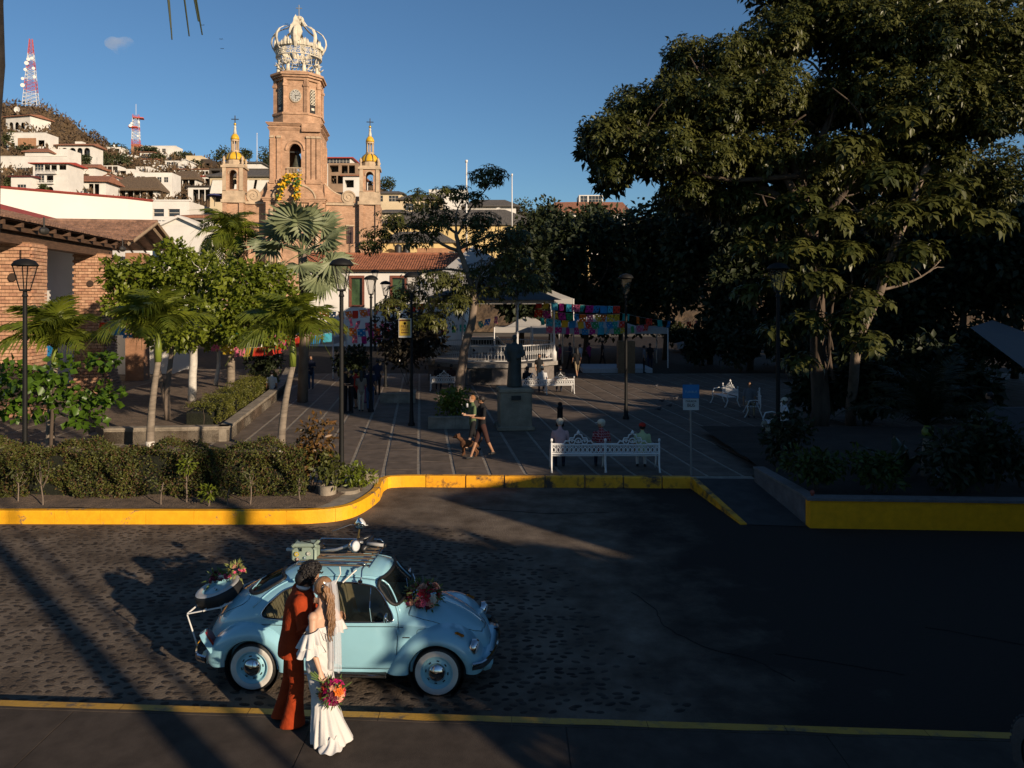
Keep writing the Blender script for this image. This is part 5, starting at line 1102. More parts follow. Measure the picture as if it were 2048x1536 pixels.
for s_ in (1, -1):
    SX = 1 if s_ > 0 else .79; xi, xo = 4.2*s_, 8.9*s_*SX; mb = MB(); mb.bb(min(xi, xo), max(xi, xo), -2.6, 4, 0, CZ(412)); cm('facade_wall', brick_c, mb)
    mb = MB(); mb.bb(min(xi, xo) - .05, max(xi, xo) + .05, -2.85, -2.6 + .3, CZ(414), CZ(409)); cm('string_course', stone_c, mb)
    xa, xb = (8.9, 11.9) if s_ > 0 else (-10.0, -7.05)
    mb = MB(); mb.bb(xa, xb, -3.2, 2, 0, CZ(412)); cm('turret_base', brick_c, mb)
    for x in (xa + .35, xb - .35): mb = MB(); mb.box((x, -3.3, CZ(412)/2), (.6, .36, CZ(412))); cm('pilaster', brick_c, mb)
    mb = MB(); mb.bb(xa - .15, xb + .15, -3.6, -2.9, CZ(413), CZ(407)); cm('cornice', stone_c, mb)
    xc = (xa + xb)/2; dz = 0; wz = [CZ(p + (0 if s_ > 0 else 2)) for p in (407, 388, 344, 338, 335, 310, 306, 287, 275, 262, 258, 240)]
    tc_ = MB(); tc_.box((xc, -2.2, (wz[0] + wz[1])/2), (2.9, 2.6, wz[1] - wz[0])); tw_ = cm('turret', stone_c, tc_)
    mb = MB(); arch_wall(mb, xc-1.4, xc+1.4, wz[1], wz[2], .52, wz[1] + .2, wz[2] - .35, -3.5, -3.0, xc); arch_wall(mb, xc-1.4, xc+1.4, wz[1], wz[2], .52, wz[1] + .2, wz[2] - .35, -1.4, -.9, xc); mb.bb(xc-1.4, xc-1.15, -3.0, -1.4, wz[1], wz[2]); mb.bb(xc+1.15, xc+1.4, -3.0, -1.4, wz[1], wz[2]); cm('turret_arch', brick_c if s_ > 0 else brick_c, mb, tw_)
    for x in (-1.15, 1.15): mb = MB(); mb.box((xc + x, -3.55, (wz[1] + wz[2])/2), (.5, .2, wz[2] - wz[1])); cm('pilaster', stone_c, mb, tw_)
    mb = MB(); mb.tube([(xc + .62*math.cos(a), -3.52, wz[2] - .87 + .62*math.sin(a)) for a in [PI*i/12 for i in range(13)]], .09, 5); cm('arch_moulding', stone_c, mb, tw_)
    mb = MB(); mb.lathe((xc, -2.2, wz[2] - 2.1), [(.36, 0), (.24, .35), (.14, .65), (0, .7)], 12); cm('bell', bronze, mb, tw_, smooth=True)
    mb = MB(); mb.bb(xc-1.6, xc+1.6, -3.75, -.7, wz[2], wz[2] + .3); mb.bb(xc-1.4, xc+1.4, -3.5, -.9, wz[2] + .3, wz[3] + .1); cm('turret_cornice', stone_c, mb, tw_)
    for ax, ay in ((-1.25, -3.3), (1.25, -3.3), (-1.25, -1.1), (1.25, -1.1)): mb = MB(); mb.lathe((xc + ax, ay, wz[3] + .05), [(.2, 0), (.2, .35), (.1, .45), (.24, .75), (.1, 1.1), (0, 1.25)], 8); cm('finial', stone_c, mb, tw_, smooth=True)
    mb = MB(); mb.lathe((xc, -2.2, wz[3]), [(1.2, 0), (1.2, wz[4] + .35 - wz[3] + .3)], 12); cm('drum', stone_c, mb, tw_)
    zd = wz[4] + .55; hh = wz[5] - zd; prof = [(1.32*math.cos(t), hh*math.sin(t)) for t in [PI/2*i/8*.93 for i in range(9)]]
    mb = MB(); mb.lathe((xc, -2.2, zd), prof, 24); cm('dome', M('dome_yellow', (.70, .42, .03), .45, .12, 2, .1), mb, tw_, smooth=True)
    for k in range(8): a = k*PI/4 + PI/8; mb = MB(); mb.tube([(xc + (r_ + .01)*math.cos(a), -2.2 + (r_ + .01)*math.sin(a), zd + h_) for r_, h_ in prof], .085, 5); cm('dome_rib', M('rib_dark', (.09, .08, .06), .8, .2), mb, tw_)
    mb = MB(); mb.lathe((xc, -2.2, wz[5] - .15), [(.62, 0), (.62, .3)], 12); mb.lathe((xc, -2.2, wz[7] - .25), [(.60, 0), (.60, .2)], 12); cm('lantern_ring', stone_c, mb, tw_)
    for k in range(8): a = k*PI/4; mb = MB(); mb.cyl((xc + .48*math.cos(a), -2.2 + .48*math.sin(a), wz[5]), (xc + .48*math.cos(a), -2.2 + .48*math.sin(a), wz[7]), .085, n=6); cm('lantern_column', stone_c, mb, tw_)
    mb = MB(); mb.lathe((xc, -2.2, wz[7]), [(.62*math.cos(t), (wz[8] - wz[7])*math.sin(t)) for t in [PI/2*i/6 for i in range(7)]], 14); cm('small_dome', MATS['dome_yellow'], mb, tw_, smooth=True)
    mb = MB(); mb.lathe((xc, -2.2, wz[8] - .1), [(.26, 0), (.22, .3), (.14, wz[9] - wz[8]), (.2, wz[9] - wz[8] + .05), (.1, wz[10] - wz[8])], 10); cm('spire', white_c, mb, tw_, smooth=True); mb = MB(); mb.ball((xc, -2.2, wz[10] + .1), .2, 8); cm('spire_ball', M('gold', (.6, .4, .08), .35, 0, metal=.6), mb, tw_, smooth=True)
    mb = MB(); mb.tube([(xc, -2.2, wz[10]), (xc, -2.2, wz[11])], .065, 6); mb.tube([(xc - .5, -2.2, wz[11] - .52), (xc + .5, -2.2, wz[11] - .52)], .065, 6); cm('cross', iron, mb, tw_)
    t_ = [Vector((lerp(4.0, 7.2*SX, u)*s_, 0, CZ(lerp(372, 396, 1 - (1-u)**2.2)))) for u in [i/12 for i in range(13)]]
    poly = [(p.x, p.z) for p in t_] + [(8.9*s_*SX, CZ(396)), (8.9*s_*SX, CZ(408)), (4.0*s_, CZ(408))]; mb = MB(); mb.prism(poly if s_ > 0 else poly[::-1], -2.7, -2.1, 'XZ'); cm('scroll_gable', brick_c, mb)
    mb = MB(); mb.tube([(p.x, -2.5, p.z) for p in t_] + [(8.0*s_*SX, -2.5, CZ(395))], [(.22, .16)]*14, 6); cm('scroll_band', stone_c, mb)
    mb = MB(); ce = (7.4*s_*SX, CZ(398)); mb.lathe((ce[0], -2.7, ce[1]), [(1.0, 0), (1.0, -.12), (0, -.12)], 24, axis='Y'); sc_ = cm('volute', stone_c, mb); mb = MB(); mb.tube([(ce[0] + s_*(.9 - .075*t)*math.cos(t), -2.86, ce[1] + (.9 - .075*t)*math.sin(t)) for t in [i*.4 for i in range(28)]], [(.09, .06)]*28, 5); cm('spiral', stone_c, mb, sc_)
mb = MB(); mb.bb(7.15, 8.05, -2.72, -2.58, CZ(489), CZ(455)); ww = cm('window', M('window_brown', (.06, .035, .03), .4, 0), mb)
mb = MB(); mb.bb(7.0, 8.2, -2.8, -2.58, CZ(455), CZ(452)); cm('lintel', stone_c, mb)
for k in range(4): mb = MB(); mb.tube([(lerp(7.25, 7.95, k/3), -2.78, CZ(488)), (lerp(7.25, 7.95, k/3), -2.78, CZ(456))], .035, 5); cm('bar', M('bar_brown', (.16, .09, .08), .6, 0), mb, ww)
mb = MB(); mb.bb(-8.5, 10.5, 4, 40, 0, CZ(440)); cm('nave', brick_c, mb)
church.name = 'church'
for j, (xa, xb) in enumerate(((-.9, -1.9), (.55, .55), (-.2, -.9))):
    gt = thing('garland', ('yellow and green flower garland hanging left under the church balcony', 'yellow and green flower garland hanging right under the church balcony', 'short yellow garland between the two others under the church balcony')[j], 'garland', (CX0, CD, 0), GR, world=False, group='flower garlands hanging on the church tower')
    n = 60 if j < 2 else 30
    for mt, sh, nm in ((M('garland_yellow', (.75, .42, .01), .7, .2, 2, 0), .6, 'yellow_flower'), (M('garland_green', (.05, .13, .02), .7, .3, 2, 0), .4, 'green_leaf')):
        V_, F_ = leaves_arr(np.array([[lerp(xa, xb, t) + random.uniform(-.35, .35), -5.3 + random.uniform(-.2, .2) + .25*(t < .3), CZ(lerp(360, 410 if j < 2 else 380, t))] for t in [random.random() for _ in range(int(n*sh*2.4))]]), rand_dirs(int(n*sh*2.4)), rand_dirs(int(n*sh*2.4)) + np.array([0, -1, 0]), .48, .36)
        struct(npmesh(nm, V_, F_, mt, gt), 'stuff')
# THE TOWN ON THE SLOPE
wht = M('wall_white', (.74, .71, .66), .9, .10, .25, .2, 4); crm = M('wall_cream', (.66, .54, .36), .9, .10, .25, .2, 4); yelw = M('wall_yellow', (.70, .52, .24), .9, .10, .25, .2, 4)
brk_h = brickmat('wall_brick', (.46, .23, .12), (.38, .18, .09), (.42, .28, .18), .5, .14, .02, .3, .2)
tile_r = M('roof_tile_far', (.30, .13, .075), .9, .35, 1.2, 1, 3, stretch=(6, 1, 1), dist=.1); tile_g = M('roof_grey', (.105, .095, .085), .9, .3, .8, .6, 4, stretch=(5, 1, 1), dist=.1); thatch = M('thatch', (.16, .11, .07), 1, .35, 2.5, 1, 8, stretch=(4, 4, .6), dist=.2)
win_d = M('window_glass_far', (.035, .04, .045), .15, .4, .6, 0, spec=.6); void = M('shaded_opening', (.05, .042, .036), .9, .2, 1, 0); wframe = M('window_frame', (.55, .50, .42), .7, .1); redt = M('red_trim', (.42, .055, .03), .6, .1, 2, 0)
HOUSE_N = 0
def house(px0, py0, px1, py1, label, wall=wht, d=None, roof='flat', wins=(), dep=9, nm='house', cat='house', rz=0, group='houses on the hillside', roofm=None, base=7, extra=None, eave=.06, trim=True):
    """wins: (u0, v0, u1, v1, kind) in fractions of the front; kinds: w glass, o opening, a arch, b balcony, r rail, s awning"""
    d = d or hill_d((px0 + px1)/2, py1); k = d / FPX; x0, x1 = (px0 - 1024)*k, (px1 - 1024)*k; zt, zb = CAMZ - (py0 - HY)*k, CAMZ - (py1 - HY)*k; W = x1 - x0; Hh = zt - zb; xc = (x0 + x1)/2
    h = thing(nm, label, cat, (xc, d, zb), rz, group=group, world=False); hw = W/2; t = .35
    ops = [w_ for w_ in wins if w_[4] in 'woa']; us = sorted(set([0, 1] + [u for w_ in ops for u in (w_[0], w_[2])])); vs_ = sorted(set([0, 1] + [v for w_ in ops for v in (w_[1], w_[3])]))
    mb = MB()
    for a, b in zip(us, us[1:]):
        run = None
        for c, e in list(zip(vs_, vs_[1:])) + [(None, None)]:
            solid = c is not None and not any(w_[0] <= (a+b)/2 <= w_[2] and w_[1] <= (c+e)/2 <= w_[3] for w_ in ops)
            if solid: run = (run[0], e) if run else (c, e)
            elif run: mb.bb(lerp(-hw, hw, a), lerp(-hw, hw, b), 0, t, Hh*run[0], Hh*run[1]); run = None
    mb.bb(-hw, -hw + t, t, dep, -base, Hh); mb.bb(hw - t, hw, t, dep, -base, Hh); mb.bb(-hw + t, hw - t, dep - t, dep, -base, Hh)
    mb.bb(-hw, hw, 0, t, -base, 0)
    if roof in ('flat', 'parapet'): mb.bb(-hw + t, hw - t, t, dep - t, Hh - .5, Hh - .25)
    else: mb.bb(-hw + t, hw - t, t, dep - t, Hh - .4, Hh - .01)
    mb.build('wall', wall, h)
    if roof == 'parapet': mb = MB(); mb.bb(-hw - .12, hw + .12, -.12, .4, Hh, Hh + .18); mb.build('cornice', wall, h)
    if roof in ('tile', 'grey', 'thatch', 'gable', 'hip', 'lean', 'red'):
        rm = roofm or {'tile': tile_r, 'grey': tile_g, 'thatch': thatch, 'gable': tile_r, 'hip': tile_r, 'lean': tile_r, 'red': redt}[roof]; e = W*eave + .35; rh = {'thatch': .34, 'hip': .2, 'grey': .16, 'tile': .17, 'gable': .25, 'lean': .1, 'red': .08}[roof]*W; rh = min(rh, dep*.38 if roof != 'thatch' else dep*.7); ins = W*.22 if roof in ('hip', 'thatch', 'grey') else 0; mb = MB(); th = .3 if roof != 'thatch' else .8
        if roof == 'gable': rz_ = Hh + rh; mb.add([(-hw-e, -.6, Hh - .1), (0, -.6, rz_), (0, dep+.5, rz_), (-hw-e, dep+.5, Hh - .1), (-hw-e, -.6, Hh - .1 - th), (0, -.6, rz_ - th), (0, dep+.5, rz_ - th), (-hw-e, dep+.5, Hh-.1-th)], [(0, 1, 2, 3), (7, 6, 5, 4), (0, 4, 5, 1), (2, 6, 7, 3), (0, 3, 7, 4)]); mb.add([(hw+e, -.6, Hh - .1), (0, -.6, rz_), (0, dep+.5, rz_), (hw+e, dep+.5, Hh - .1), (hw+e, -.6, Hh - .1 - th), (0, -.6, rz_ - th), (0, dep+.5, rz_ - th), (hw+e, dep+.5, Hh-.1-th)], [(3, 2, 1, 0), (4, 5, 6, 7), (1, 5, 4, 0), (3, 7, 6, 2), (4, 7, 3, 0)]); r_ = mb.build('roof', rm, h); mg = MB(); mg.prism([(-hw, Hh - .01), (hw, Hh - .01), (0, Hh + rh - th)], 0, t, 'XZ'); mg.build('gable', wall, h)
        else:
            q0, q1 = -e, dep + e; yr = dep*.5; V_ = [(-hw-e, q0, Hh), (hw+e, q0, Hh), (hw+e, q1, Hh), (-hw-e, q1, Hh), (-hw + ins, yr, Hh + rh), (hw - ins, yr, Hh + rh), (-hw-e, q0, Hh - th), (hw+e, q0, Hh - th), (hw+e, q1, Hh - th), (-hw-e, q1, Hh - th)]
            mb.add(V_, [(0, 1, 5, 4), (1, 2, 5), (2, 3, 4, 5), (3, 0, 4), (0, 6, 7, 1), (1, 7, 8, 2), (2, 8, 9, 3), (3, 9, 6, 0), (6, 9, 8, 7)]); mb.build('roof', rm, h)
    for w_ in wins:
        u0, v0, u1, v1, kd = w_[:5]; a, b, c, e = lerp(-hw, hw, u0), lerp(-hw, hw, u1), Hh*v0, Hh*v1
        if kd == 'w':
            mb = MB(); mb.bb(a, b, .22, .28, c, e); g_ = mb.build('window', win_d, h); n_ = max(1, round((b - a)/1.1)); mb = MB()
            for q in range(n_ + 1): x = lerp(a + .05, b - .05, q/n_); mb.bb(x - .05, x + .05, .14, .22, c, e)
            mb.bb(a, b, .13, .215, (c+e)/2 - .04, (c+e)/2 + .04); mb.build('frame', wframe, g_)
        elif kd == 'a':
            mb = MB(); r_ = (b - a)/2; zc = e - min(r_, (e-c)*.5); n_ = 8; P_ = [((a+b)/2 + r_*math.cos(q), zc + (e - zc)*math.sin(q)) for q in [PI*i/n_ for i in range(n_+1)]]
            for (xa, za), (xb, zb2) in zip(P_, P_[1:]): mb.prism([(xa, za), (xa, e + .002), (xb, e + .002), (xb, zb2)], .01, t, 'XZ')
            mb.build('arch', wall, h); mb = MB(); mb.bb(a + .1, b - .1, 1.6, 1.7, c, e); mb.build('opening', win_d, h)
        elif kd == 'o':
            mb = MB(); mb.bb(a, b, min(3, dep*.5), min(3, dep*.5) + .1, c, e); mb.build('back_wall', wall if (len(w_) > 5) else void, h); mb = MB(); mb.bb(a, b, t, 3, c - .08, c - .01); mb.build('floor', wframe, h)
            n_ = int((b - a)/3.2)
            for q in range(1, n_ + 1): mb = MB(); x = lerp(a, b, q/(n_ + 1)); mb.bb(x - .14, x + .14, .02, .3, c, e); mb.build('post', wall, h)
        elif kd == 'r':
            mb = MB(); mb.bb(a, b, -.95, -.88, e - .1, e);
            n_ = int((b - a)/.45)
            for q in range(n_ + 1): x = lerp(a + .04, b - .04, q/max(1, n_)); mb.bb(x - .04, x + .04, -.94, -.89, c, e - .1)
            mb.bb(a, b, -1.0, 0, c - .2, c); mb.build('balcony', wall, h)
        elif kd == 'b': mb = MB(); mb.bb(a, b, -.95, -.80, c, e); mb.bb(a, a+.15, -.8, 0, c, e); mb.bb(b-.15, b, -.8, 0, c, e); mb.bb(a + .15, b - .15, -.80, 0, c, c + .2); mb.build('balcony', w_[5] if len(w_) > 5 else wall, h)
        elif kd == 's': mb = MB(); mb.add([(a, 0, e), (b, 0, e), (b, -1.7, c), (a, -1.7, c), (a, 0, e - .06), (b, 0, e - .06), (b, -1.7, c - .06), (a, -1.7, c - .06)], [(0, 3, 2, 1), (4, 5, 6, 7), (3, 7, 6, 2), (0, 4, 7, 3), (1, 2, 6, 5)]); mb.build('awning', w_[5] if len(w_) > 5 else wht, h)
        elif kd == 'p': mb = MB(); mb.bb(a, b, -.10, 0, c, e); mb.build('panel', w_[5] if len(w_) > 5 else brk_h, h)
    return h
blu = M('awning_blue', (.02, .12, .30), .6, .1, 2, 0); sail = M('canvas', (.72, .68, .60), .9, .06, 1, 0); purple = M('umbrella_blue', (.06, .06, .16), .8, .1)
house(6, 232, 66, 262, 'topmost white villa with arches on the slope under the taller radio mast', roof='lean', rz=R(-14), wins=[(.12, .1, .3, .62, 'a'), (.36, .1, .54, .6, 'a'), (.6, .1, .78, .55, 'a')], dep=12)
house(14, 266, 92, 302, 'white house with orange brick box walls below the topmost arched villa', wins=[(.02, .1, .2, .45, 'o'), (.28, .2, .75, .72, 'p', brk_h), (.8, .25, .96, .6, 'o')], roof='parapet')
house(116, 290, 184, 327, 'white villa with a row of large arched windows and small square roof turret', roof='lean', wins=[(.10, .35, .28, .85, 'a'), (.33, .35, .52, .85, 'a'), (.56, .35, .72, .85, 'a'), (.76, .35, .94, .85, 'a'), (.38, .0, .5, .22, 'a'), (.62, .0, .74, .22, 'a')])
house(150, 283, 164, 293, 'small square white turret on top of the arched villa', d=hill_d(150, 327) + 4, base=0, dep=3, nm='roof_turret', cat='turret')
house(0, 313, 132, 352, 'broad white house with a deep plain parapet and ribbon window', roof='parapet', wins=[(.08, .15, .2, .4, 'p', brk_h), (.25, .12, .52, .42, 'w'), (.55, .12, .66, .42, 'w')])
house(95, 298, 136, 322, 'plain sloping white wall block behind the broad parapet house', roof='flat', d=hill_d(100, 352) + 12)
house(50, 303, 96, 316, 'low roof of orange tiles above the broad white parapet house', roof='hip', d=hill_d(100, 352) + 8, dep=6)
house(66, 326, 136, 388, 'three-storey white house with red roof, open loggia and balconies', roof='red', wins=[(.04, .74, .30, .96, 'w'), (.32, .74, .68, .96, 'o'), (.74, .78, .95, .97, 'o'), (.14, .66, .70, .76, 'r'), (.05, .38, .32, .60, 'w'), (.38, .38, .58, .60, 'o'), (.05, .34, .62, .42, 'r'), (.14, .02, .34, .24, 'a'), (.40, .02, .58, .24, 'a')])
house(22, 352, 62, 386, 'small white house with dark red awning beside the three-storey house', roof='lean', roofm=M('dark_red', (.12, .02, .02), .7, .1), wins=[(.3, .15, .75, .5, 'w')])
house(134, 334, 190, 358, 'low white house with brown tiled gable roof and one window', roof='tile', wins=[(.15, .35, .35, .75, 'w'), (.05, .0, .3, .3, 'p', brk_h)])
house(192, 331, 236, 352, 'open terrace with white pergola posts and railing', roof='flat', wins=[(.02, .3, .98, .92, 'o', 1), (.0, .0, 1, .28, 'r')], dep=7)
house(236, 338, 268, 362, 'white stepped terrace house with dark openings right of the pergola', wins=[(.1, .45, .5, .85, 'o'), (.6, .3, .95, .6, 'o')])
house(118, 362, 210, 392, 'long low white house with brown tile roof and shaded veranda', roof='tile', wins=[(.03, .05, .12, .8, 'o'), (.18, .02, .44, .82, 'o'), (.5, .02, .6, .5, 'w'), (.64, .02, .86, .82, 'o')], dep=11, rz=R(4))
house(196, 358, 240, 392, 'white gable-ended house wall right of the long veranda house', roof='gable', wins=[(.4, .3, .7, .55, 'w')], roofm=tile_r)
house(218, 378, 314, 404, 'open pavilion under a broad shaggy thatched roof', roof='thatch', wins=[(.04, .05, .34, .9, 'o'), (.38, .05, .92, .9, 'o')], dep=14, nm='thatched_pavilion', cat='pavilion', eave=.08)
house(272, 334, 300, 350, 'white wall with four small square windows in a row', wins=[(.2, .3, .3, .7, 'w'), (.38, .3, .48, .7, 'w'), (.56, .3, .66, .7, 'w'), (.74, .3, .84, .7, 'w')], roof='parapet')
house(270, 345, 343, 402, 'tall white block with two tall windows above the blue awning house', wins=[(.05, .62, .28, .86, 'o'), (.60, .66, .72, .84, 'w'), (.78, .66, .9, .84, 'w'), (.3, .6, .36, .64, 'o')], roof='flat', rz=R(3))
house(338, 356, 392, 380, 'dark open room under a steep thatched roof', roof='thatch', wins=[(.05, .1, .95, .95, 'o')], dep=11, nm='thatched_pavilion', cat='pavilion', group='houses on the hillside')
house(328, 386, 352, 398, 'small orange brick planter wall on a white terrace', wall=brk_h, dep=4, base=2)
house(278, 292, 352, 310, 'flat white house on the skyline right of the red and white mast', wins=[(.28, .15, .48, .8, 'o'), (.62, .3, .72, .7, 'w')], roof='parapet')
house(262, 288, 280, 302, 'brick box house under the short red and white mast', wall=brk_h, wins=[(.3, .3, .6, .7, 'w')])
house(209, 294, 242, 306, 'low skyline house with white water tanks on its roof', wins=[(.2, .2, .5, .7, 'o'), (.6, .2, .9, .7, 'o')])
house(280, 304, 306, 322, 'white house with wide glazing below the short mast', roof='lean', wins=[(.1, .2, .9, .8, 'w')])
house(330, 322, 358, 336, 'white house with twin windows left of the round-cornered cream house', wins=[(.1, .15, .35, .85, 'w'), (.45, .15, .9, .85, 'w')], roof='parapet')
house(356, 326, 388, 340, 'small white house with chimney between larger roofs', wins=[(.4, .1, .65, .6, 'w')], roof='gable', roofm=wht)
house(372, 312, 404, 338, 'cream house with rounded corner and shaded balcony', wall=crm, wins=[(.3, .3, .8, .68, 'o')], roof='parapet')
house(402, 318, 420, 340, 'narrow dark wooden porch right of the cream house', wall=M('dark_wood', (.06, .045, .035), .9, .3), wins=[(.1, .1, .9, .6, 'o')])
house(386, 338, 420, 352, 'low white house with row of tile vents above the terraces', roof='lean', wins=[(.1, .2, .3, .7, 'w'), (.5, .2, .9, .7, 'o')])
house(386, 352, 422, 378, 'open terrace room with blue awning above the diners terrace', wins=[(.05, .15, .95, .8, 'o'), (0, 0, 1, .12, 'b')], roof='red')
house(376, 372, 424, 418, 'white terrace house with brown canopy, posts and people at tables', wins=[(.2, .10, .95, .85, 'o')], roof='lean', roofm=MATS['dark_wood'] if 'dark_wood' in MATS else tile_r)
house(300, 402, 378, 455, 'white house with two banks of tall windows and a blue awning', wins=[(.08, .42, .36, .70, 'w'), (.46, .42, .76, .70, 'w'), (.06, .06, .80, .20, 's', blu), (.02, .2, .98, .36, 'r')], roof='parapet', d=104, rz=R(2))
house(318, 452, 402, 500, 'plain white gable wall behind the round-leaved tree', roof='gable', d=98, roofm=wht, wins=[], eave=.02)
house(362, 432, 425, 456, 'small house with orange tile roof left of the bushy palm', roof='tile', d=101, wins=[(.3, .1, .7, .7, 'o')])
house(420, 352, 548, 404, 'long restaurant with pale canvas blinds behind the left turret', wall=crm, roof='grey', wins=[(.02, .0, .98, .86, 'o'), (.04, .30, .36, .84, 's', sail), (.40, .30, .70, .84, 's', sail), (.74, .30, .98, .84, 's', sail)], d=190, dep=12, eave=.03)
house(418, 337, 545, 350, 'dark flat pergola roof above the long restaurant', wall=M('pergola_dark', (.07, .06, .05), .9, .2), wins=[(.03, .1, .48, .7, 'o'), (.52, .1, .97, .7, 'o')], d=205)
house(480, 325, 522, 338, 'white house with dark grey roof behind the left turret', roof='grey', wins=[], d=260)
house(650, 315, 702, 330, 'rooftop room with red metal roof right of the church tower', roof='red', wins=[(.05, .2, .95, .85, 'w')], d=230)
house(656, 326, 716, 372, 'half-built brown house with bare columns right of the tower', wall=M('wall_brown', (.30, .20, .13), .9, .2, .5, .3), wins=[(.05, .6, .35, .9, 'o'), (.45, .55, .9, .9, 'o'), (.1, .1, .5, .45, 'o')], roof='flat', d=200)
house(686, 350, 722, 400, 'white house with flat canopy behind the right turret', wins=[(.1, .5, .6, .8, 'o')], roof='lean', d=185)
house(755, 386, 804, 420, 'white and cream house with grey hip roof right of the right turret', wall=crm, roof='grey', wins=[(.05, .5, .22, .85, 'w'), (.45, .5, .85, .85, 'w')], d=240)
house(800, 398, 880, 426, 'cream two-window house with long grey roof', wall=crm, roof='grey', wins=[(.12, .2, .34, .7, 'w'), (.5, .2, .7, .75, 'w'), (.76, .1, .98, .8, 'o')], d=225)
house(752, 424, 812, 450, 'cream wall below a small grey roof beside the church', wall=crm, roof='grey', wins=[], d=170)
house(930, 412, 1032, 446, 'white hotel wing with satellite dish and grey roof', wall=wht, roof='grey', wins=[(.05, .1, .2, .8, 'o'), (.3, .15, .55, .75, 'w'), (.6, .1, .85, .7, 'w'), (.25, .0, .95, .25, 'b')], d=235)
house(858, 380, 935, 400, 'plain white skyline block behind the slender middle tree', wins=[(.2, .2, .4, .6, 'w')], d=300, roof='parapet')
house(760, 448, 1080, 478, 'long yellow building under a strip of grey roofing', wall=yelw, roof='grey', wins=[(.02, .05, .14, .2, 'w')], d=165, dep=10, eave=.01)
house(760, 482, 905, 512, 'cream wall carrying black water tanks beside the church', wall=yelw, roof='grey', wins=[(.02, .0, .5, .25, 'b')], d=128, dep=8, eave=.01)
house(834, 496, 960, 530, 'unplastered brick wall above the red tiled roof', wall=brk_h, roof='flat', wins=[(.50, .35, .68, .8, 'w')], d=122, dep=8)
house(1020, 480, 1180, 560, 'yellow wall glimpsed behind the tent and dark trees', wall=yelw, roof='lean', wins=[(.1, .3, .2, .6, 'w'), (.5, .3, .6, .6, 'w')], d=130)
house(1158, 390, 1206, 408, 'white roof terrace room with tall glazing on the right skyline', roof='flat', wins=[(.05, .2, .35, .9, 'w'), (.4, .15, .95, .9, 'w')], d=260)
house(1130, 404, 1228, 424, 'brick house under the glazed roof terrace on right skyline', wall=brk_h, roof='flat', wins=[(.68, .0, .98, .8, 'o')], d=252)
house(1110, 424, 1250, 470, 'white house with brown tiled roof above the dark tree crowns', roof='tile', wins=[(.2, .3, .3, .6, 'w'), (.6, .3, .7, .6, 'w')], d=215)
for px, py, w_, h_, rf, lab in ((30, 330, 22, 14, 'flat', 'white block at the left edge above the dark red awning'), (100, 350, 20, 14, 'flat', 'white step below the broad parapet'), (205, 350, 20, 10, 'tile', 'tiny tiled house under the olive-green tree'), (225, 372, 26, 14, 'flat', 'white retaining house above the big thatched roof'), (258, 322, 24, 12, 'flat', 'white box house below the short mast'), (300, 330, 26, 12, 'lean', 'white tile-edged house beside the palm cluster'), (316, 342, 22, 12, 'flat', 'white block over the tall two-window block'), (358, 348, 20, 10, 'tile', 'small tiled house left of the terraces'), (180, 318, 22, 10, 'flat', 'white wall right of the arched villa'), (160, 348, 22, 12, 'flat', 'white block above the gable of brown tiles'), (408, 362, 24, 10, 'flat', 'pale wall between terrace rooms'), (88, 338, 24, 10, 'flat', 'white ledge house under the ribbon window'), (235, 328, 22, 10, 'lean', 'white cottage left of the short mast base'), (345, 316, 20, 9, 'flat', 'white skyline cottage right of the skyline house'), (365, 368, 26, 12, 'flat', 'white wall below the steep thatch')): house(px - w_/2, py - h_, px + w_/2, py, lab, roof=rf, wins=[(.15, .25, .4, .7, 'w'), (.55, .2, .8, .75, 'o')], dep=7)
for (px, py, lab) in ((214, 290, 'left white water tank on the low skyline house'), (228, 290, 'right white water tank on the low skyline house')):
    d = hill_d(225, 306) + 2; t = MB(); p = P(px, py + 3, d); t.lathe(p, [(.55, -1.2), (.55, .6), (.3, 1.0), (0, 1.1)], 10); tag(t.build('water_tank', wht, smooth=True), lab, 'tank', 'roof water tanks')
for (px, py, lab) in ((797, 500, 'left of the two black water tanks on the cream ledge'), (813, 500, 'right of the two black water tanks on the cream ledge')):
    p = P(px, py, 126.5); t = MB(); t.lathe(p + Vector((0, -.3, 0)), [(.62, -1.0), (.66, -.4), (.62, -.3), (.66, .4), (.55, .7), (.2, .95), (0, 1)], 14); tag(t.build('water_tank', M('tank_black', (.02, .02, .022), .5, .1), smooth=True), lab, 'tank', 'roof water tanks')
p = P(997, 421, 233); t = MB(); t.lathe(p, [(0, .25), (.9, 0), (.95, -.02)], 14, axis='Y', cap=False); t.cyl(p + Vector((0, .3, 0)), p + Vector((0, .3, -1.8)), .07); tag(t.build('satellite_dish', wht), 'white satellite dish on the hotel balcony', 'dish')
p = P(34, 219, 400); t = MB(); t.lathe(p, [(0, .5), (1.6, 0), (1.65, -.05)], 14, axis='Y', cap=False); t.cyl(p + Vector((0, .6, 0)), p + Vector((0, .6, -5)), .15); tag(t.build('satellite_dish', wht), 'white dish alone on the brown hilltop left of the tall mast', 'dish')
p = P(465, 390, 150); t = thing('parasol', 'dark blue parasol on the white restaurant terrace', 'parasol', P(429, 392, 160)); q = P(429, 392, 160); mb = MB(); mb.lathe(q, [(1.7, 0), (.9, .35), (0, .6)], 10, cap=False); mb.build('canopy', purple, t); mb = MB(); mb.cyl(q + Vector((0, 0, -2.2)), q + Vector((0, 0, .5)), .06); mb.build('pole', iron, t)
mast_r = M('mast_red', (.55, .08, .05), .6, .05); mast_w = M('mast_white', (.75, .73, .70), .6, .05)
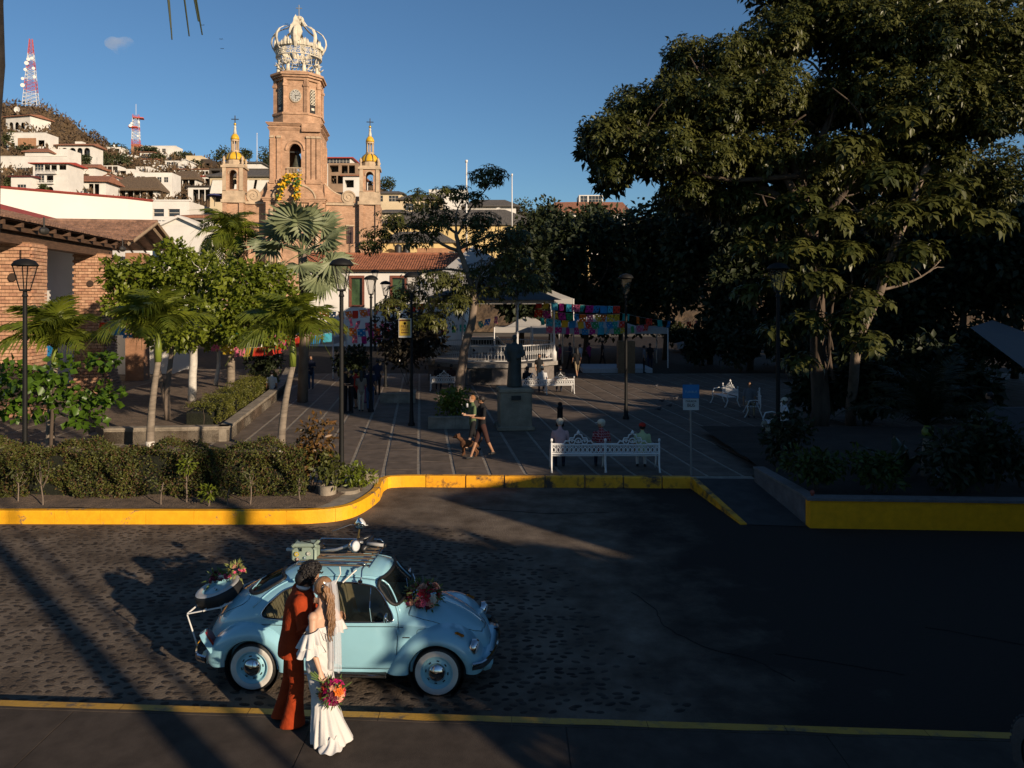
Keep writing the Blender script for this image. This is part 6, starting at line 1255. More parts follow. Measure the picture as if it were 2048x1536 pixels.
def mast(px, pyt, pyb, d, w0, w1, bands, label, dishes, nseg=14, spike=0):
    k = d / FPX; z0, z1 = CAMZ - (pyb - HY)*k, CAMZ - (pyt - HY)*k; x = (px - 1024)*k; t = thing('radio_mast', label, 'mast', (x, d, z0), world=False, rz=R(20)); H_ = z1 - z0; rr = .0011*d*.27
    red, wt_ = MB(), MB()
    for i in range(nseg):
        u0, u1 = i/nseg, (i+1)/nseg; a, b = lerp(w0, w1, u0)*k/2, lerp(w0, w1, u1)*k/2; mb = red if bands(u0 + .5/nseg) else wt_
        c0 = [(-a, -a), (a, -a), (a, a), (-a, a)]; c1 = [(-b, -b), (b, -b), (b, b), (-b, b)]; za, zb_ = H_*u0, H_*u1
        for j in range(4):
            mb.tube([(*c0[j], za), (*c1[j], zb_)], rr, 4); mb.tube([(*c0[j], za), (*c1[(j+1) % 4], zb_)], rr*.6, 4); mb.tube([(*c0[(j+1) % 4], za), (*c1[j], zb_)], rr*.6, 4); mb.tube([(*c0[j], za), (*c0[(j+1) % 4], za)], rr*.7, 4)
    struct(red.build('red_lattice', mast_r, t), 'stuff'); struct(wt_.build('white_lattice', mast_w, t), 'stuff')
    for (dx, u, r_) in dishes:
        mb = MB(); mb.m = Matrix.Translation((dx*k, -lerp(w0, w1, u)*k/2 - .3, H_*u)); mb.lathe((0, 0, 0), [(0, .3*k), (r_*k, 0), (r_*k, -.6*k), (0, -.8*k)], 12, axis='Y'); mb.build('dish', mast_w, t)
    if spike: mb = MB(); mb.cyl((0, 0, H_), (0, 0, H_ + spike*k), rr*.8); mb.build('antenna', mast_w, t)
    return t
mast(62, 78, 212, 420, 25, 5, lambda u: u > .80 or .56 < u < .66 or .22 < u < .38, 'tall red and white lattice radio mast with dishes on the hilltop', [(-12, .28, 4), (-12, .38, 3), (-8, .52, 3), (-6, .62, 4), (6, .55, 3), (-3, .68, 3.5), (3, .70, 3), (8, .42, 3)], 18)
m2 = mast(272, 230, 292, 300, 15, 11, lambda u: u > .86 or .5 < u < .62 or u < .25, 'short red and white lattice mast with two platforms on the ridge', [(-9, .62, 3), (-7, .70, 2), (4, .3, 2), (6, .75, 2)], 10, spike=22)
for u, w_ in ((.60, 15), (.90, 17)): k = .2; mb = MB(); mb.box((1.2*(-1 if u < .8 else 1)*.8, 0, 62*.2*u), (w_*k*1.1, w_*k, .35)); mb.build('platform', mast_r, m2)
for (px, pt, pb, d, lab, r_) in ((933, 325, 520, 90, 'tall white pole rising behind the middle tree', .12), (1024, 352, 470, 100, 'thinner white pole right of the tall white pole', .09), (1141, 426, 470, 110, 'thin grey pole among the dark tree crowns on the right', .05), (514, 268, 330, 260, 'faint thin antenna pole left of the church tower', .12)):
    a, b = P(px, pb, d), P(px, pt, d); mb = MB(); mb.cyl(a, b, r_, r_*.7, 8); mb.cyl(b, b + Vector((0, 0, .3)), r_*1.3, n=8); tag(mb.build('pole', mast_w, smooth=True), lab, 'pole')
gdark = leafmat('slope_leaf_dark', (.022, .035, .012), (.075, .085, .025), .7, .15, .25); gmid = leafmat('slope_leaf_mid', (.04, .055, .015), (.11, .115, .03), .7, .2, .3); gdry = leafmat('dry_brush', (.085, .052, .03), (.17, .115, .06), .9, .1, .1)
def slope_tree(px, pyt, pyb, wpx, label, mat=gmid, d=None, n=500, cat='tree', off=0):
    d = (d or hill_d(px, pyb)) + off; k = d/FPX; c = P(px, (pyt + pyb)/2, d); h = (pyb - pyt)*k/2; w_ = wpx*k/2; base = P(px, pyb, d)
    t = thing('slope_tree', label, cat, base, group='trees among the hillside houses'); cl = []
    for i in range(7): cl.append((c.x + random.uniform(-.55, .55)*w_, c.y + random.uniform(-.5, .5)*w_, c.z + random.uniform(-.35, .5)*h, w_*random.uniform(.35, .55), w_*.5, h*random.uniform(.4, .6)))
    leafy('crown', cl, n, 3.4*k + .25, 2.2*k + .15, mat, t, shell=.35); mb = MB(); limb(mb, base - Vector((0, 0, 2)), c, .03*h + .12, .08); mb.build('trunk', M('bark_far', (.10, .075, .055), .9, .3), t)
for a in ((52, 286, 310, 46, 'bushy green tree below the orange brick box house', gdark), (22, 350, 384, 30, 'flowering green tree at the left edge below the broad white house', gmid), (165, 305, 338, 30, 'palm-like green clump below the arched window villa', gdark), (205, 306, 345, 52, 'wide olive-green tree in the middle of the slope', gdark), (245, 308, 338, 46, 'dark green tree above the open pergola terrace', gdark), (150, 365, 390, 30, 'green bush in front of the long veranda house', gmid), (190, 378, 398, 44, 'dark green bushes left of the big thatched pavilion', gdark), (316, 302, 326, 34, 'palm cluster below the skyline house', gdark), (345, 366, 395, 34, 'green plants below the steep thatched roof', gmid), (235, 350, 372, 20, 'small palm by the stepped terrace house', gmid), (446, 292, 332, 48, 'large dark tree on the skyline left of the left turret', gdark), (488, 296, 328, 40, 'dark tree on the skyline right of the left turret', gdark), (530, 290, 345, 32, 'tall dark tree against the left side of the tower', gdark), (776, 352, 386, 36, 'dark tree on the skyline right of the right turret', gdark), (1042, 388, 445, 54, 'round dark green tree right of the thinner white pole', gdark), (1075, 415, 450, 60, 'low dark tree left of the right skyline house', gdark), (400, 318, 338, 30, 'small dark tree beside the wooden porch', gdark), (195, 258, 300, 40, 'dry brushy tree at the foot of the brown hill', gdry), (300, 292, 305, 60, 'low dark scrub on the ridge right of the short mast', gdark), (240, 288, 308, 50, 'low green scrub on the ridge left of the short mast', gdark), (85, 368, 392, 22, 'green bush against the three-storey house', gmid), (20, 262, 300, 26, 'brown-green tree at the far left of the slope', gmid), (362, 300, 320, 50, 'low scrub on the ridge line above the cream house', gdark)): slope_tree(*a)
C = []
for _ in range(9000):
    px = random.uniform(-40, 640) if random.random() < .75 else random.uniform(640, 2100); d = random.uniform(250, 428); C.append(((px - 1024)/FPX*d, d, hillz(px, d) + random.uniform(-.5, 2.2)))
C = np.array(C); n = len(C); V, F = leaves_arr(np.repeat(C, 3, 0) + RNG.normal(size=(n*3, 3))*.8, rand_dirs(n*3) + np.array([0, 0, .8]), rand_dirs(n*3), RNG.uniform(1.2, 3.2, n*3), RNG.uniform(.5, 1.2, n*3))
br = npmesh('dry_brush', V, F, gdry); tag(br, kind='stuff')
# TREES, PALMS, HEDGES
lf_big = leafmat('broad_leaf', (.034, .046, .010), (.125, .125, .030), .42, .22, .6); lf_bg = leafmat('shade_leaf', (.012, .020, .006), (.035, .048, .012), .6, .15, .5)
lf_green = leafmat('fresh_leaf', (.07, .11, .010), (.26, .30, .03), .4, .4, .9); lf_palm = leafmat('palm_leaf', (.07, .11, .012), (.25, .28, .03), .4, .45, 1.5); lf_fan = leafmat('silver_fan', (.14, .175, .085), (.27, .30, .16), .5, .2, 1)
lf_hedge = leafmat('hedge_leaf', (.04, .058, .010), (.15, .15, .03), .55, .3, 2.2); lf_hedge_br = leafmat('hedge_leaf_brown', (.06, .035, .015), (.14, .075, .03), .6, .25, 2.5); lf_croton = leafmat('croton_leaf', (.05, .045, .010), (.26, .12, .035), .4, .3, 5)
bark = M('bark_pale', (.19, .145, .11), .9, .35, 3, .8, 14, stretch=(1, 1, .3)); bark_d = M('bark_dark', (.08, .058, .042), .95, .4, 3, 1, 12, stretch=(1, 1, .25)); limewash = M('limewash', (.62, .58, .52), .9, .15, 6, .4, 20); shaft = M('crownshaft', (.16, .20, .03), .4, .2, 3, .1); ptrunk = M('palm_trunk', (.22, .18, .14), .9, .3, 2, .7, 10, stretch=(1, 1, 5))
def px_cl(lst, d0):
    """(px, py, rx_px, ry_px, depth offset, depth radius) -> ellipsoids in the world"""
    out = []
    for (px, py, rx, ry, dd, rd) in lst:
        d = d0 + dd; p = P(px, py, d); k = d/FPX; out.append((p.x, p.y, p.z, rx*k, rd, ry*k))
    return out
def frond(L, nleaf, ll, droop, rise=.5, width=.055, twist=0, mat=None, hang=.5, name='frond', parent=None, M4=None):
    """one feather frond along +X from the origin: arching rib with two ranks of narrow leaflets"""
    n = 12; rib = []
    for i in range(n + 1): t = i/n; rib.append(np.array([L*(t - .12*t*t), 0, rise*L*t - droop*L*t*t]))
    rib = np.array(rib); mb = MB(); mb.tube([tuple(p) for p in rib], [lerp(.022, .005, i/n) for i in range(n+1)], 4)
    t = np.repeat(np.linspace(.08, .99, nleaf), 2); s_ = np.tile([1, -1], nleaf); X = np.stack([np.interp(t, np.linspace(0, 1, n+1), rib[:, k]) for k in range(3)], 1)
    T = unit(np.stack([np.interp(np.clip(t + .03, 0, 1), np.linspace(0, 1, n+1), rib[:, k]) for k in range(3)], 1) - np.stack([np.interp(np.clip(t - .03, 0, 1), np.linspace(0, 1, n+1), rib[:, k]) for k in range(3)], 1))
    side = np.zeros_like(T); side[:, 1] = s_; m = len(t); ax = unit(T*(.55 + .35*t[:, None]) + side*(1 - .3*t[:, None]) + np.array([0, 0, .15]) + RNG.normal(size=(m, 3))*.10)
    ln = ll*np.sin(np.clip(t*1.0 + .16, 0, 1)*PI)**.5 * RNG.uniform(.85, 1.1, m); W_ = width
    p1 = X + ax*ln[:, None]*.5 + np.array([0, 0, -1])*(ln*hang*.12)[:, None]; p2 = X + ax*ln[:, None]*.92 + np.array([0, 0, -1])*(ln*hang*.62)[:, None]; wv = T*W_*.5
    V = np.stack([X - wv*.6, X + wv*.6, p1 + wv, p1 - wv, p2], 1).reshape(-1, 3); o = len(mb.v); F4 = [(5*i + o, 5*i+1 + o, 5*i+2 + o, 5*i+3 + o) for i in range(m)] + [(5*i+3 + o, 5*i+2 + o, 5*i+4 + o) for i in range(m)]
    mb.v += [Vector(v) for v in V]; mb.f += F4; mb.mi += [0]*len(F4); me_o = mb.build(name, mat or lf_palm, None, fix=False); me = me_o.data; bpy.data.objects.remove(me_o); return me
def palm(root_px, label, h, L, nf, lean=(0, 0), r=.11, shaft_h=.8, meshes=None, upright=.25, z=PZ, d=None, group='feather palms in the planting beds', mat=None, white=0, pitch=(.0, 1.35), pos=None):
    base = pos or G(*root_px, z=z); t = thing('palm_tree', label, 'palm', base, world=False, group=group); top = Vector((lean[0], lean[1], h)); pts = [Vector((lean[0]*u*u, lean[1]*u*u, h*u)) for u in [i/8 for i in range(9)]]
    mb = MB(); mb.tube(pts, [r*(1.25 - .45*i/8) for i in range(9)], 10); mb.build('trunk', ptrunk, t, smooth=True)
    if white: mb = MB(); mb.tube([pts[0], pts[0].lerp(pts[1], 1), pts[0].lerp(pts[2], 1)][:white+1], [r*1.28, r*1.22, r*1.17][:white+1], 10); mb.build('painted_base', limewash, t, smooth=True)
    mb = MB(); mb.tube([top, top + Vector((0, 0, shaft_h*.5)), top + Vector((0, 0, shaft_h))], [r*.95, r*1.05, r*.5], 10); mb.build('crownshaft', shaft, t, smooth=True); c = top + Vector((0, 0, shaft_h*.9))
    for i in range(nf):
        a = i*2.399 + random.uniform(-.2, .2); f = i/max(1, nf - 1); p = lerp(pitch[1], pitch[0], f); o = link('frond', meshes[i % len(meshes)], t); s_ = random.uniform(.76, 1.0)*(.8 if f < .15 else 1); o.scale = (s_,)*3; o.location = c; o.rotation_euler = (random.uniform(-.3, .3), -p, a)
    return t
fm1 = [frond(2.35, 56, .85, d_, r_, .062, hang=h_) for d_, r_, h_ in ((1.3, .95, 1), (.75, .8, .6), (1.3, .95, 1), (1.1, .9, .9))]
palm((300, 905), 'stout feather palm with bright green shaft, second from the left behind the hedge', 2.75, 2, 24, lean=(.25, 0), meshes=fm1, r=.10, shaft_h=.95, white=1)
palm((562, 912), 'leaning feather palm with white-painted foot by the croton bush', 2.65, 2, 22, lean=(.35, 0), meshes=fm1, r=.10, shaft_h=.9, white=1)
palm((100, 905), 'feather palm in front of the left brick pillar, nearest the left edge', 2.6, 2, 22, lean=(.15, 0), meshes=fm1, r=.105, shaft_h=.6)
fm2 = [frond(2.6, 54, .85, 1.3, .9, .075, hang=1) for _ in range(3)]
palm(None, 'tall bushy palm rising above the left trees, in front of the left church turret', 7.2, 2.5, 26, meshes=fm2, r=.16, shaft_h=.5, pos=P(462, 600, 36) + Vector((0, 0, PZ - CAMZ)), pitch=(-1.0, 1.35))
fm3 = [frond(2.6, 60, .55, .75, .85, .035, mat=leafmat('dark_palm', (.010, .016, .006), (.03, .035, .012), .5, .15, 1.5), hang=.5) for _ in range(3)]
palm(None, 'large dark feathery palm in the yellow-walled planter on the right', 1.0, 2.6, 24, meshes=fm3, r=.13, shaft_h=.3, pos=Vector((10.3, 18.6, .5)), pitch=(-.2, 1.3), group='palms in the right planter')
def fan_leaf(R_, nseg=34, split=.42, petiole=1.5):
    mb = MB(); mb.tube([(0, 0, 0), (petiole*.5, 0, .05), (petiole, 0, 0)], [.03, .022, .018], 5, mi=0); a0, a1 = R(-150), R(150); c = Vector((petiole, 0, 0)); vs = [c]; fs = []
    for i in range(nseg + 1):
        a = lerp(a0, a1, i/nseg); f = .05*(1 if i % 2 else -1); rr = R_*(1 - .22*abs(a/a1)**2); e = c + Vector((math.cos(a)*rr*split*1.35, math.sin(a)*rr*split*1.35, f - .10*abs(math.sin(a))*rr)); vs.append(e)
    o = len(mb.v); k = len(vs)
    for i in range(nseg): fs.append((0, 1+i, 2+i))
    for i in range(nseg):
        a = (lerp(a0, a1, i/nseg) + lerp(a0, a1, (i+1)/nseg))/2; rr = R_*(1 - .2*abs(a/a1)**2)*random.uniform(.92, 1.04); vs.append(c + Vector((math.cos(a)*rr, math.sin(a)*rr, -.24*rr*random.uniform(.6, 1.3)))); fs.append((1+i, k+i, 2+i))
    mb.add(vs, fs, 0); o_ = mb.build('frond', lf_fan, None, fix=False); me = o_.data; bpy.data.objects.remove(o_); return me
fl = [fan_leaf(1.2), fan_leaf(1.1, split=.5), fan_leaf(1.25, 40)]
fp = thing('fan_palm', 'silver-green fan palm with stiff round leaves in front of the church base', 'palm', P(605, 600, 34) + Vector((0, 0, PZ - CAMZ)), world=False)
mb = MB(); mb.tube([(0, 0, 0), (.1, 0, 3.5), (0, 0, 6.8)], [.24, .2, .2], 10); mb.build('trunk', bark, fp, smooth=True)
for (az, el, s_, roll) in ((-95, 52, 1.15, 0), (-60, 62, 1.0, .3), (-150, 50, .95, -.3), (20, 55, 1.0, .6), (170, 42, 1.0, -.5), (-20, 25, .95, .8), (-50, 5, .95, .2), (200, 12, .95, -.6), (-110, 10, 1.0, 0), (-80, -25, .95, .1), (-15, -15, 1.0, .7), (10, -35, 1.0, .5), (60, 20, .9, 0), (120, 35, .9, 0), (-130, -30, .9, -.3), (100, 60, .9, 0), (-30, -50, 1.0, .3), (-10, -65, .95, .1), (5, -5, .9, .5), (-100, 78, .9, 0)):
    o = link('frond', random.choice(fl), fp); o.location = (0, 0, 6.75); o.scale = (s_,)*3; o.rotation_euler = (Matrix.Rotation(R(az), 3, 'Z') @ Matrix.Rotation(-R(el), 3, 'Y') @ Matrix.Rotation(roll, 3, 'X')).to_euler()
def tree(name, label, base, trunk, clusters, n, L, W, mat, barkm=bark, ros=0, group=None, branches=(), shell=.4, k=7, droop=.5, cat='tree', r0=.2):
    """trunk: list of world points with radii; branches: end points reached from a trunk point"""
    t = thing(name, label, cat, base, group=group); mb = MB(); pts = [Vector(p[:3]) for p in trunk]; rs = [p[3] for p in trunk]; fine = []; fr = []
    for i in range(len(pts) - 1):
        for q in range(4): fine.append(pts[i].lerp(pts[i+1], q/4) + Vector((random.uniform(-1, 1), random.uniform(-1, 1), 0))*rs[i]*.15); fr.append(lerp(rs[i], rs[i+1], q/4))
    fine.append(pts[-1]); fr.append(rs[-1]); mb.tube(fine, fr, 10); mb.build('trunk', barkm, t, smooth=True)
    for (i, e, r_) in branches:
        mb = MB(); p_ = limb(mb, pts[i], e, r_, r_*.35, .10, 8)
        for q in (3, 5, 6, 7): ee = p_[q] + Vector((random.uniform(-1, 1), random.uniform(-.6, .6), random.uniform(.1, 1)))*r_*14; limb(mb, p_[q], ee, r_*.4, r_*.12, .1, 4, 6)
        mb.build('limb', barkm, t, smooth=True)
    if ros:
        C, dd = cloud_points(clusters, n, shell); o = rosettes('crown', C, dd + np.array([0, 0, .8]), L, W, mat, t, k, droop)
    else: o = leafy('crown', clusters, n, L, W, mat, t, shell)
    return t
d = 36.0; q = lambda px, py, dd=0: tuple(P(px, py, d + dd))
TP = [(*G(918, 792), .26), (*q(928, 700), .21), (*q(945, 640), .19), (*q(948, 590), .16), (*q(935, 545), .14), (*q(918, 500), .12), (*q(912, 465), .09)]
midcl = px_cl([(800, 440, 55, 20, 0, 1.0), (760, 468, 40, 16, .5, .8), (850, 400, 45, 24, -.5, 1), (905, 385, 40, 18, .5, .8), (975, 352, 42, 22, 0, 1), (945, 395, 30, 14, 0, .6), (990, 345, 30, 14, .4, .5), (830, 480, 45, 16, -.6, .8), (885, 430, 35, 20, .5, .9), (975, 480, 60, 26, 0, 1.2), (1030, 470, 40, 22, .8, 1), (880, 555, 70, 22, -.8, 1.2), (815, 585, 50, 22, .5, 1), (960, 540, 50, 22, .8, 1), (1000, 575, 60, 24, .3, 1.2), (780, 610, 40, 18, -.3, .9), (900, 605, 80, 22, .2, 1.2), (860, 640, 60, 22, .5, 1), (1060, 560, 50, 26, .5, 1), (1020, 520, 60, 26, .8, 1.1), (960, 440, 50, 20, .4, 1), (740, 490, 36, 14, .2, .7), (860, 450, 50, 18, -.4, .9), (920, 570, 60, 22, .4, 1)], d)
tree('slender_tree', 'slender pale-trunked tree with layered crown in front of the bandstand', G(918, 792), TP, midcl, 1700, .27, .095, lf_big, bark, ros=1, branches=[(5, q(790, 450), .09), (6, q(860, 400), .07), (6, q(975, 365), .07), (5, q(1010, 470, .5), .08), (4, q(800, 560, -.5), .07), (3, q(1030, 560, .4), .09), (3, q(985, 520, .5), .10), (6, q(930, 390), .06)])
d = 27.0
bigcl = px_cl([(1215, 270, 60, 45, 0, 1.6), (1180, 270, 28, 22, .5, .5), (1230, 335, 48, 34, .5, 1.2), (1265, 215, 55, 40, .5, 1.2), (1330, 290, 85, 55, 0, 2), (1345, 190, 60, 45, 0, 1.6), (1370, 110, 48, 34, .6, 1.3), (1460, 110, 70, 38, 0, 1.7), (1440, 200, 80, 60, -.5, 2), (1430, 310, 80, 55, .5, 2), (1555, 70, 75, 50, 0, 2), (1540, 180, 80, 60, -.5, 2), (1530, 300, 80, 60, .5, 2), (1650, 30, 80, 45, 0, 2), (1650, 200, 60, 55, 1, 2), (1640, 330, 80, 60, .5, 2), (1750, 60, 90, 60, -1, 2), (1740, 180, 80, 55, -1, 2), (1750, 310, 90, 60, .5, 2), (1870, 60, 90, 70, -2, 2), (1860, 190, 90, 70, -2, 2), (1860, 320, 80, 60, 0, 2), (1980, 60, 90, 80, -2, 2), (1980, 200, 90, 80, -2, 2), (2060, 130, 80, 130, -2, 2), (1990, 350, 80, 60, 1, 2), (1640, -40, 160, 40, 0, 2), (1880, -40, 200, 50, -1, 2), (1380, 375, 60, 30, 1, 1.4), (1470, 395, 70, 36, 1.5, 1.6), (1560, 400, 70, 40, 1.5, 1.6), (1700, 400, 80, 40, 2, 1.6), (1820, 420, 80, 40, 2, 1.6), (1290, 240, 40, 60, 1, 1.2)], d)
lowcl = px_cl([(1540, 440, 60, 30, -1, 1), (1600, 500, 60, 28, -2, 1), (1500, 490, 40, 20, -1, .8), (1690, 500, 50, 24, -2, .9), (1860, 415, 80, 26, -3, 1), (1960, 440, 70, 24, -3, .9), (1900, 370, 60, 28, -2.5, 1), (1720, 600, 50, 28, -3, .9), (1620, 640, 50, 24, -2, .9), (1740, 680, 45, 22, -3.5, .7), (1560, 660, 45, 22, -1.5, .8), (1500, 580, 30, 16, -1, .6), (1780, 540, 40, 20, -2.5, .8), (1690, 290, 60, 30, -2.5, 1), (1800, 240, 50, 26, -3, .9), (1640, 560, 50, 24, -2.5, .9), (1660, 440, 60, 28, -2.5, 1), (1780, 430, 60, 26, -3, 1), (1560, 560, 44, 22, -2, .8), (1690, 640, 40, 20, -3, .7), (1600, 720, 36, 18, -2, .6), (1840, 500, 50, 22, -3, .9), (1760, 350, 70, 30, -3, 1), (1600, 400, 60, 28, -2, 1)], d)
q = lambda px, py, dd=0: tuple(P(px, py, d + dd))
bt = tree('shade_tree', 'huge broad-leaved tree filling the upper right, its trunk in the planter', tuple(G(1640, 856)), [(*G(1640, 856), .34), (*q(1638, 700), .28), (*q(1632, 560), .25), (*q(1622, 460), .22), (*q(1600, 360), .18), (*q(1560, 260), .12)], bigcl, 12000, .225, .095, lf_big, bark_d, ros=1, shell=.3, branches=[(3, q(1450, 250), .2), (3, q(1330, 230), .17), (4, q(1500, 120), .14), (4, q(1680, 150), .18), (2, q(1560, 400, -1), .09), (3, q(1740, 260, -1), .16), (5, q(1400, 130), .1), (4, q(1240, 270), .11)])
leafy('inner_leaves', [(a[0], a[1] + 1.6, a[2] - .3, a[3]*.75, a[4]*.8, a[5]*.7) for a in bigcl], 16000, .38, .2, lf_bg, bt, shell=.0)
leafy('crown_fill', bigcl, 42000, .19, .085, lf_big, bt, shell=.35, droop=.5)
C, dd = cloud_points(lowcl, 1500, .3); rosettes('low_sprays', C, dd + np.array([0, 0, 1.0]), .36, .17, lf_big, bt, 6, .45, .45).name = 'crown_spray'
tree('shade_tree', 'leaning pale-barked tree trunk in sun, right of the huge tree trunk', tuple(G(1700, 850)), [(*G(1700, 850), .19), (*q(1712, 690, -1), .16), (*q(1760, 580, -1), .14), (*q(1795, 480, -1), .12), (*q(1845, 350, -1), .10), (*q(1880, 250, -1), .1)], px_cl([(1900, 220, 60, 50, -1, 1.2), (1830, 280, 50, 40, -1, 1)], d), 160, .36, .16, lf_big, bark, ros=1, branches=[(3, q(1700, 420, -1), .08), (4, q(1960, 300, -1), .08), (2, q(1880, 520, -1), .06)])
mb = MB()
for a, b, r_ in ((q(1668, 760, -.5), q(1672, 560, -.5), .07), (q(1690, 640, -1), q(1700, 500, -1), .045), (q(1560, 620), q(1520, 380), .06), (q(1650, 760, -1), q(1655, 640, -1.2), .04), (q(1665, 700, -1.2), q(1640, 600, -1.2), .03)):
    mb = MB(); limb(mb, a, b, r_, r_*.6, .06); mb.build('stem', bark_d, bt, smooth=True)
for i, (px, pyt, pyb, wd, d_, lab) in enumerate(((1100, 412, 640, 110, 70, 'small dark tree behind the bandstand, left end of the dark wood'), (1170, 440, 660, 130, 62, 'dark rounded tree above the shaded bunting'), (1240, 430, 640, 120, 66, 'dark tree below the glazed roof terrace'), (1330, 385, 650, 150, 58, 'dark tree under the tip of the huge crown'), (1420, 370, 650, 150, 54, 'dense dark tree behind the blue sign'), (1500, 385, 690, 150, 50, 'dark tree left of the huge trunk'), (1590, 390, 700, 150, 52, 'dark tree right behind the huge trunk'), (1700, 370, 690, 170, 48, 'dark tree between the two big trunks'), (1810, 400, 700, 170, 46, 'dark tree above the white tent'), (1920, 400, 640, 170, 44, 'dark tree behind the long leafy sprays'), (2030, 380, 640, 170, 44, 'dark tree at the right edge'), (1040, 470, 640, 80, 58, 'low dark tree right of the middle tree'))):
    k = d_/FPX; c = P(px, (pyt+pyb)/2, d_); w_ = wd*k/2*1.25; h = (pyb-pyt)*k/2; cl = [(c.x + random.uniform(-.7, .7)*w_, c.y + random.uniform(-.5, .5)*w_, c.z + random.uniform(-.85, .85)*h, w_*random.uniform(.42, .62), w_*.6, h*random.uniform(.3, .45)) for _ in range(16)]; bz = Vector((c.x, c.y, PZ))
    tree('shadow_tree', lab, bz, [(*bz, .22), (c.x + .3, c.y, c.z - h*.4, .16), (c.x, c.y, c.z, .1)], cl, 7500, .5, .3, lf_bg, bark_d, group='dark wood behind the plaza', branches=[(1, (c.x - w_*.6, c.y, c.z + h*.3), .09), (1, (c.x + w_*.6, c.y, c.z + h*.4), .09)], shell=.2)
d = 30.0; q = lambda px, py, dd=0: tuple(P(px, py, d + dd))
alm = px_cl([(260, 560, 55, 30, 0, 1.2), (330, 540, 60, 32, 0, 1.3), (400, 550, 60, 40, .4, 1.4), (480, 560, 60, 38, 0, 1.4), (540, 560, 40, 36, .5, 1), (345, 495, 26, 16, 0, .6), (370, 515, 30, 16, .6, .8), (250, 610, 40, 24, 0, 1), (450, 610, 70, 34, 0, 1.4), (380, 610, 60, 30, 1, 1.2), (520, 620, 50, 30, .5, 1.2), (440, 660, 60, 24, 1, 1.2), (230, 530, 24, 14, 0, .6), (300, 640, 50, 26, .5, 1.1), (360, 675, 50, 26, .8, 1.1), (480, 665, 44, 26, .5, 1.1), (545, 665, 36, 30, .8, 1), (290, 590, 50, 26, .3, 1.1), (570, 590, 24, 24, .6, .8)], d)
tree('almond_tree', 'spreading sunlit tree with round leaves and white-painted trunk in the stone planter', tuple(G(385, 800, z=.7)), [(*G(385, 800, z=.7), .17), (*q(387, 700, 1), .15), (*q(395, 640), .12), (*q(400, 580), .1)], alm, 15000, .22, .14, lf_green, limewash, branches=[(2, q(280, 560), .07), (2, q(490, 560), .07), (3, q(360, 490, .6), .05), (3, q(450, 540), .06)], shell=.3)
for (px, py, hh, lab) in ((432, 770, 1.9, 'thin white-painted trunk behind the clipped hedge, left of plaza'), (334, 838, 2.6, 'forked bare trunk with peeling whitewash beside the second palm')):
    b = G(px, py, z=.7); mb = MB()
    limb(mb, b, b + Vector((.15, 0, hh)), .12, .08, .03)
    if px < 400: limb(mb, b, b + Vector((-.45, .1, hh)), .11, .08, .05)
    t = thing('tree_trunk', lab, 'tree', b); mb.build('trunk', limewash if px > 400 else bark, t, smooth=True); p = b + Vector((0, 0, hh + .4)); leafy('crown', [(p.x, p.y, p.z, .8, .8, .5), (p.x + .5, p.y + .3, p.z + .3, .7, .7, .5)], 500, .24, .13, lf_green, t)
d = 20.6; sg_ = px_cl([(20, 745, 40, 26, 0, .5), (60, 760, 45, 24, -.3, .5), (120, 790, 50, 26, 0, .5), (180, 800, 45, 26, .2, .5), (215, 790, 30, 30, 0, .4), (60, 820, 60, 24, .2, .5), (150, 720, 40, 14, .5, .4), (205, 720, 35, 18, .6, .4), (10, 800, 40, 30, 0, .5), (170, 840, 40, 16, .2, .4), (110, 745, 30, 16, -.2, .4)], d)
tree('sea_grape', 'low sea-grape bush with big round glossy leaves at the left edge', tuple(P(100, 600, d) + Vector((0, 0, PZ - CAMZ))), [(*(P(100, 600, d) + Vector((0, 0, PZ - CAMZ))), .05), (*P(105, 800, d), .04), (*P(110, 760, d), .03)], sg_, 900, .20, .19, leafmat('sea_grape_leaf', (.035, .075, .008), (.12, .22, .02), .35, .35, 1.6), bark_d, branches=[(1, tuple(P(30, 770, d)), .03), (1, tuple(P(190, 790, d)), .03)], shell=.2, r0=.1)
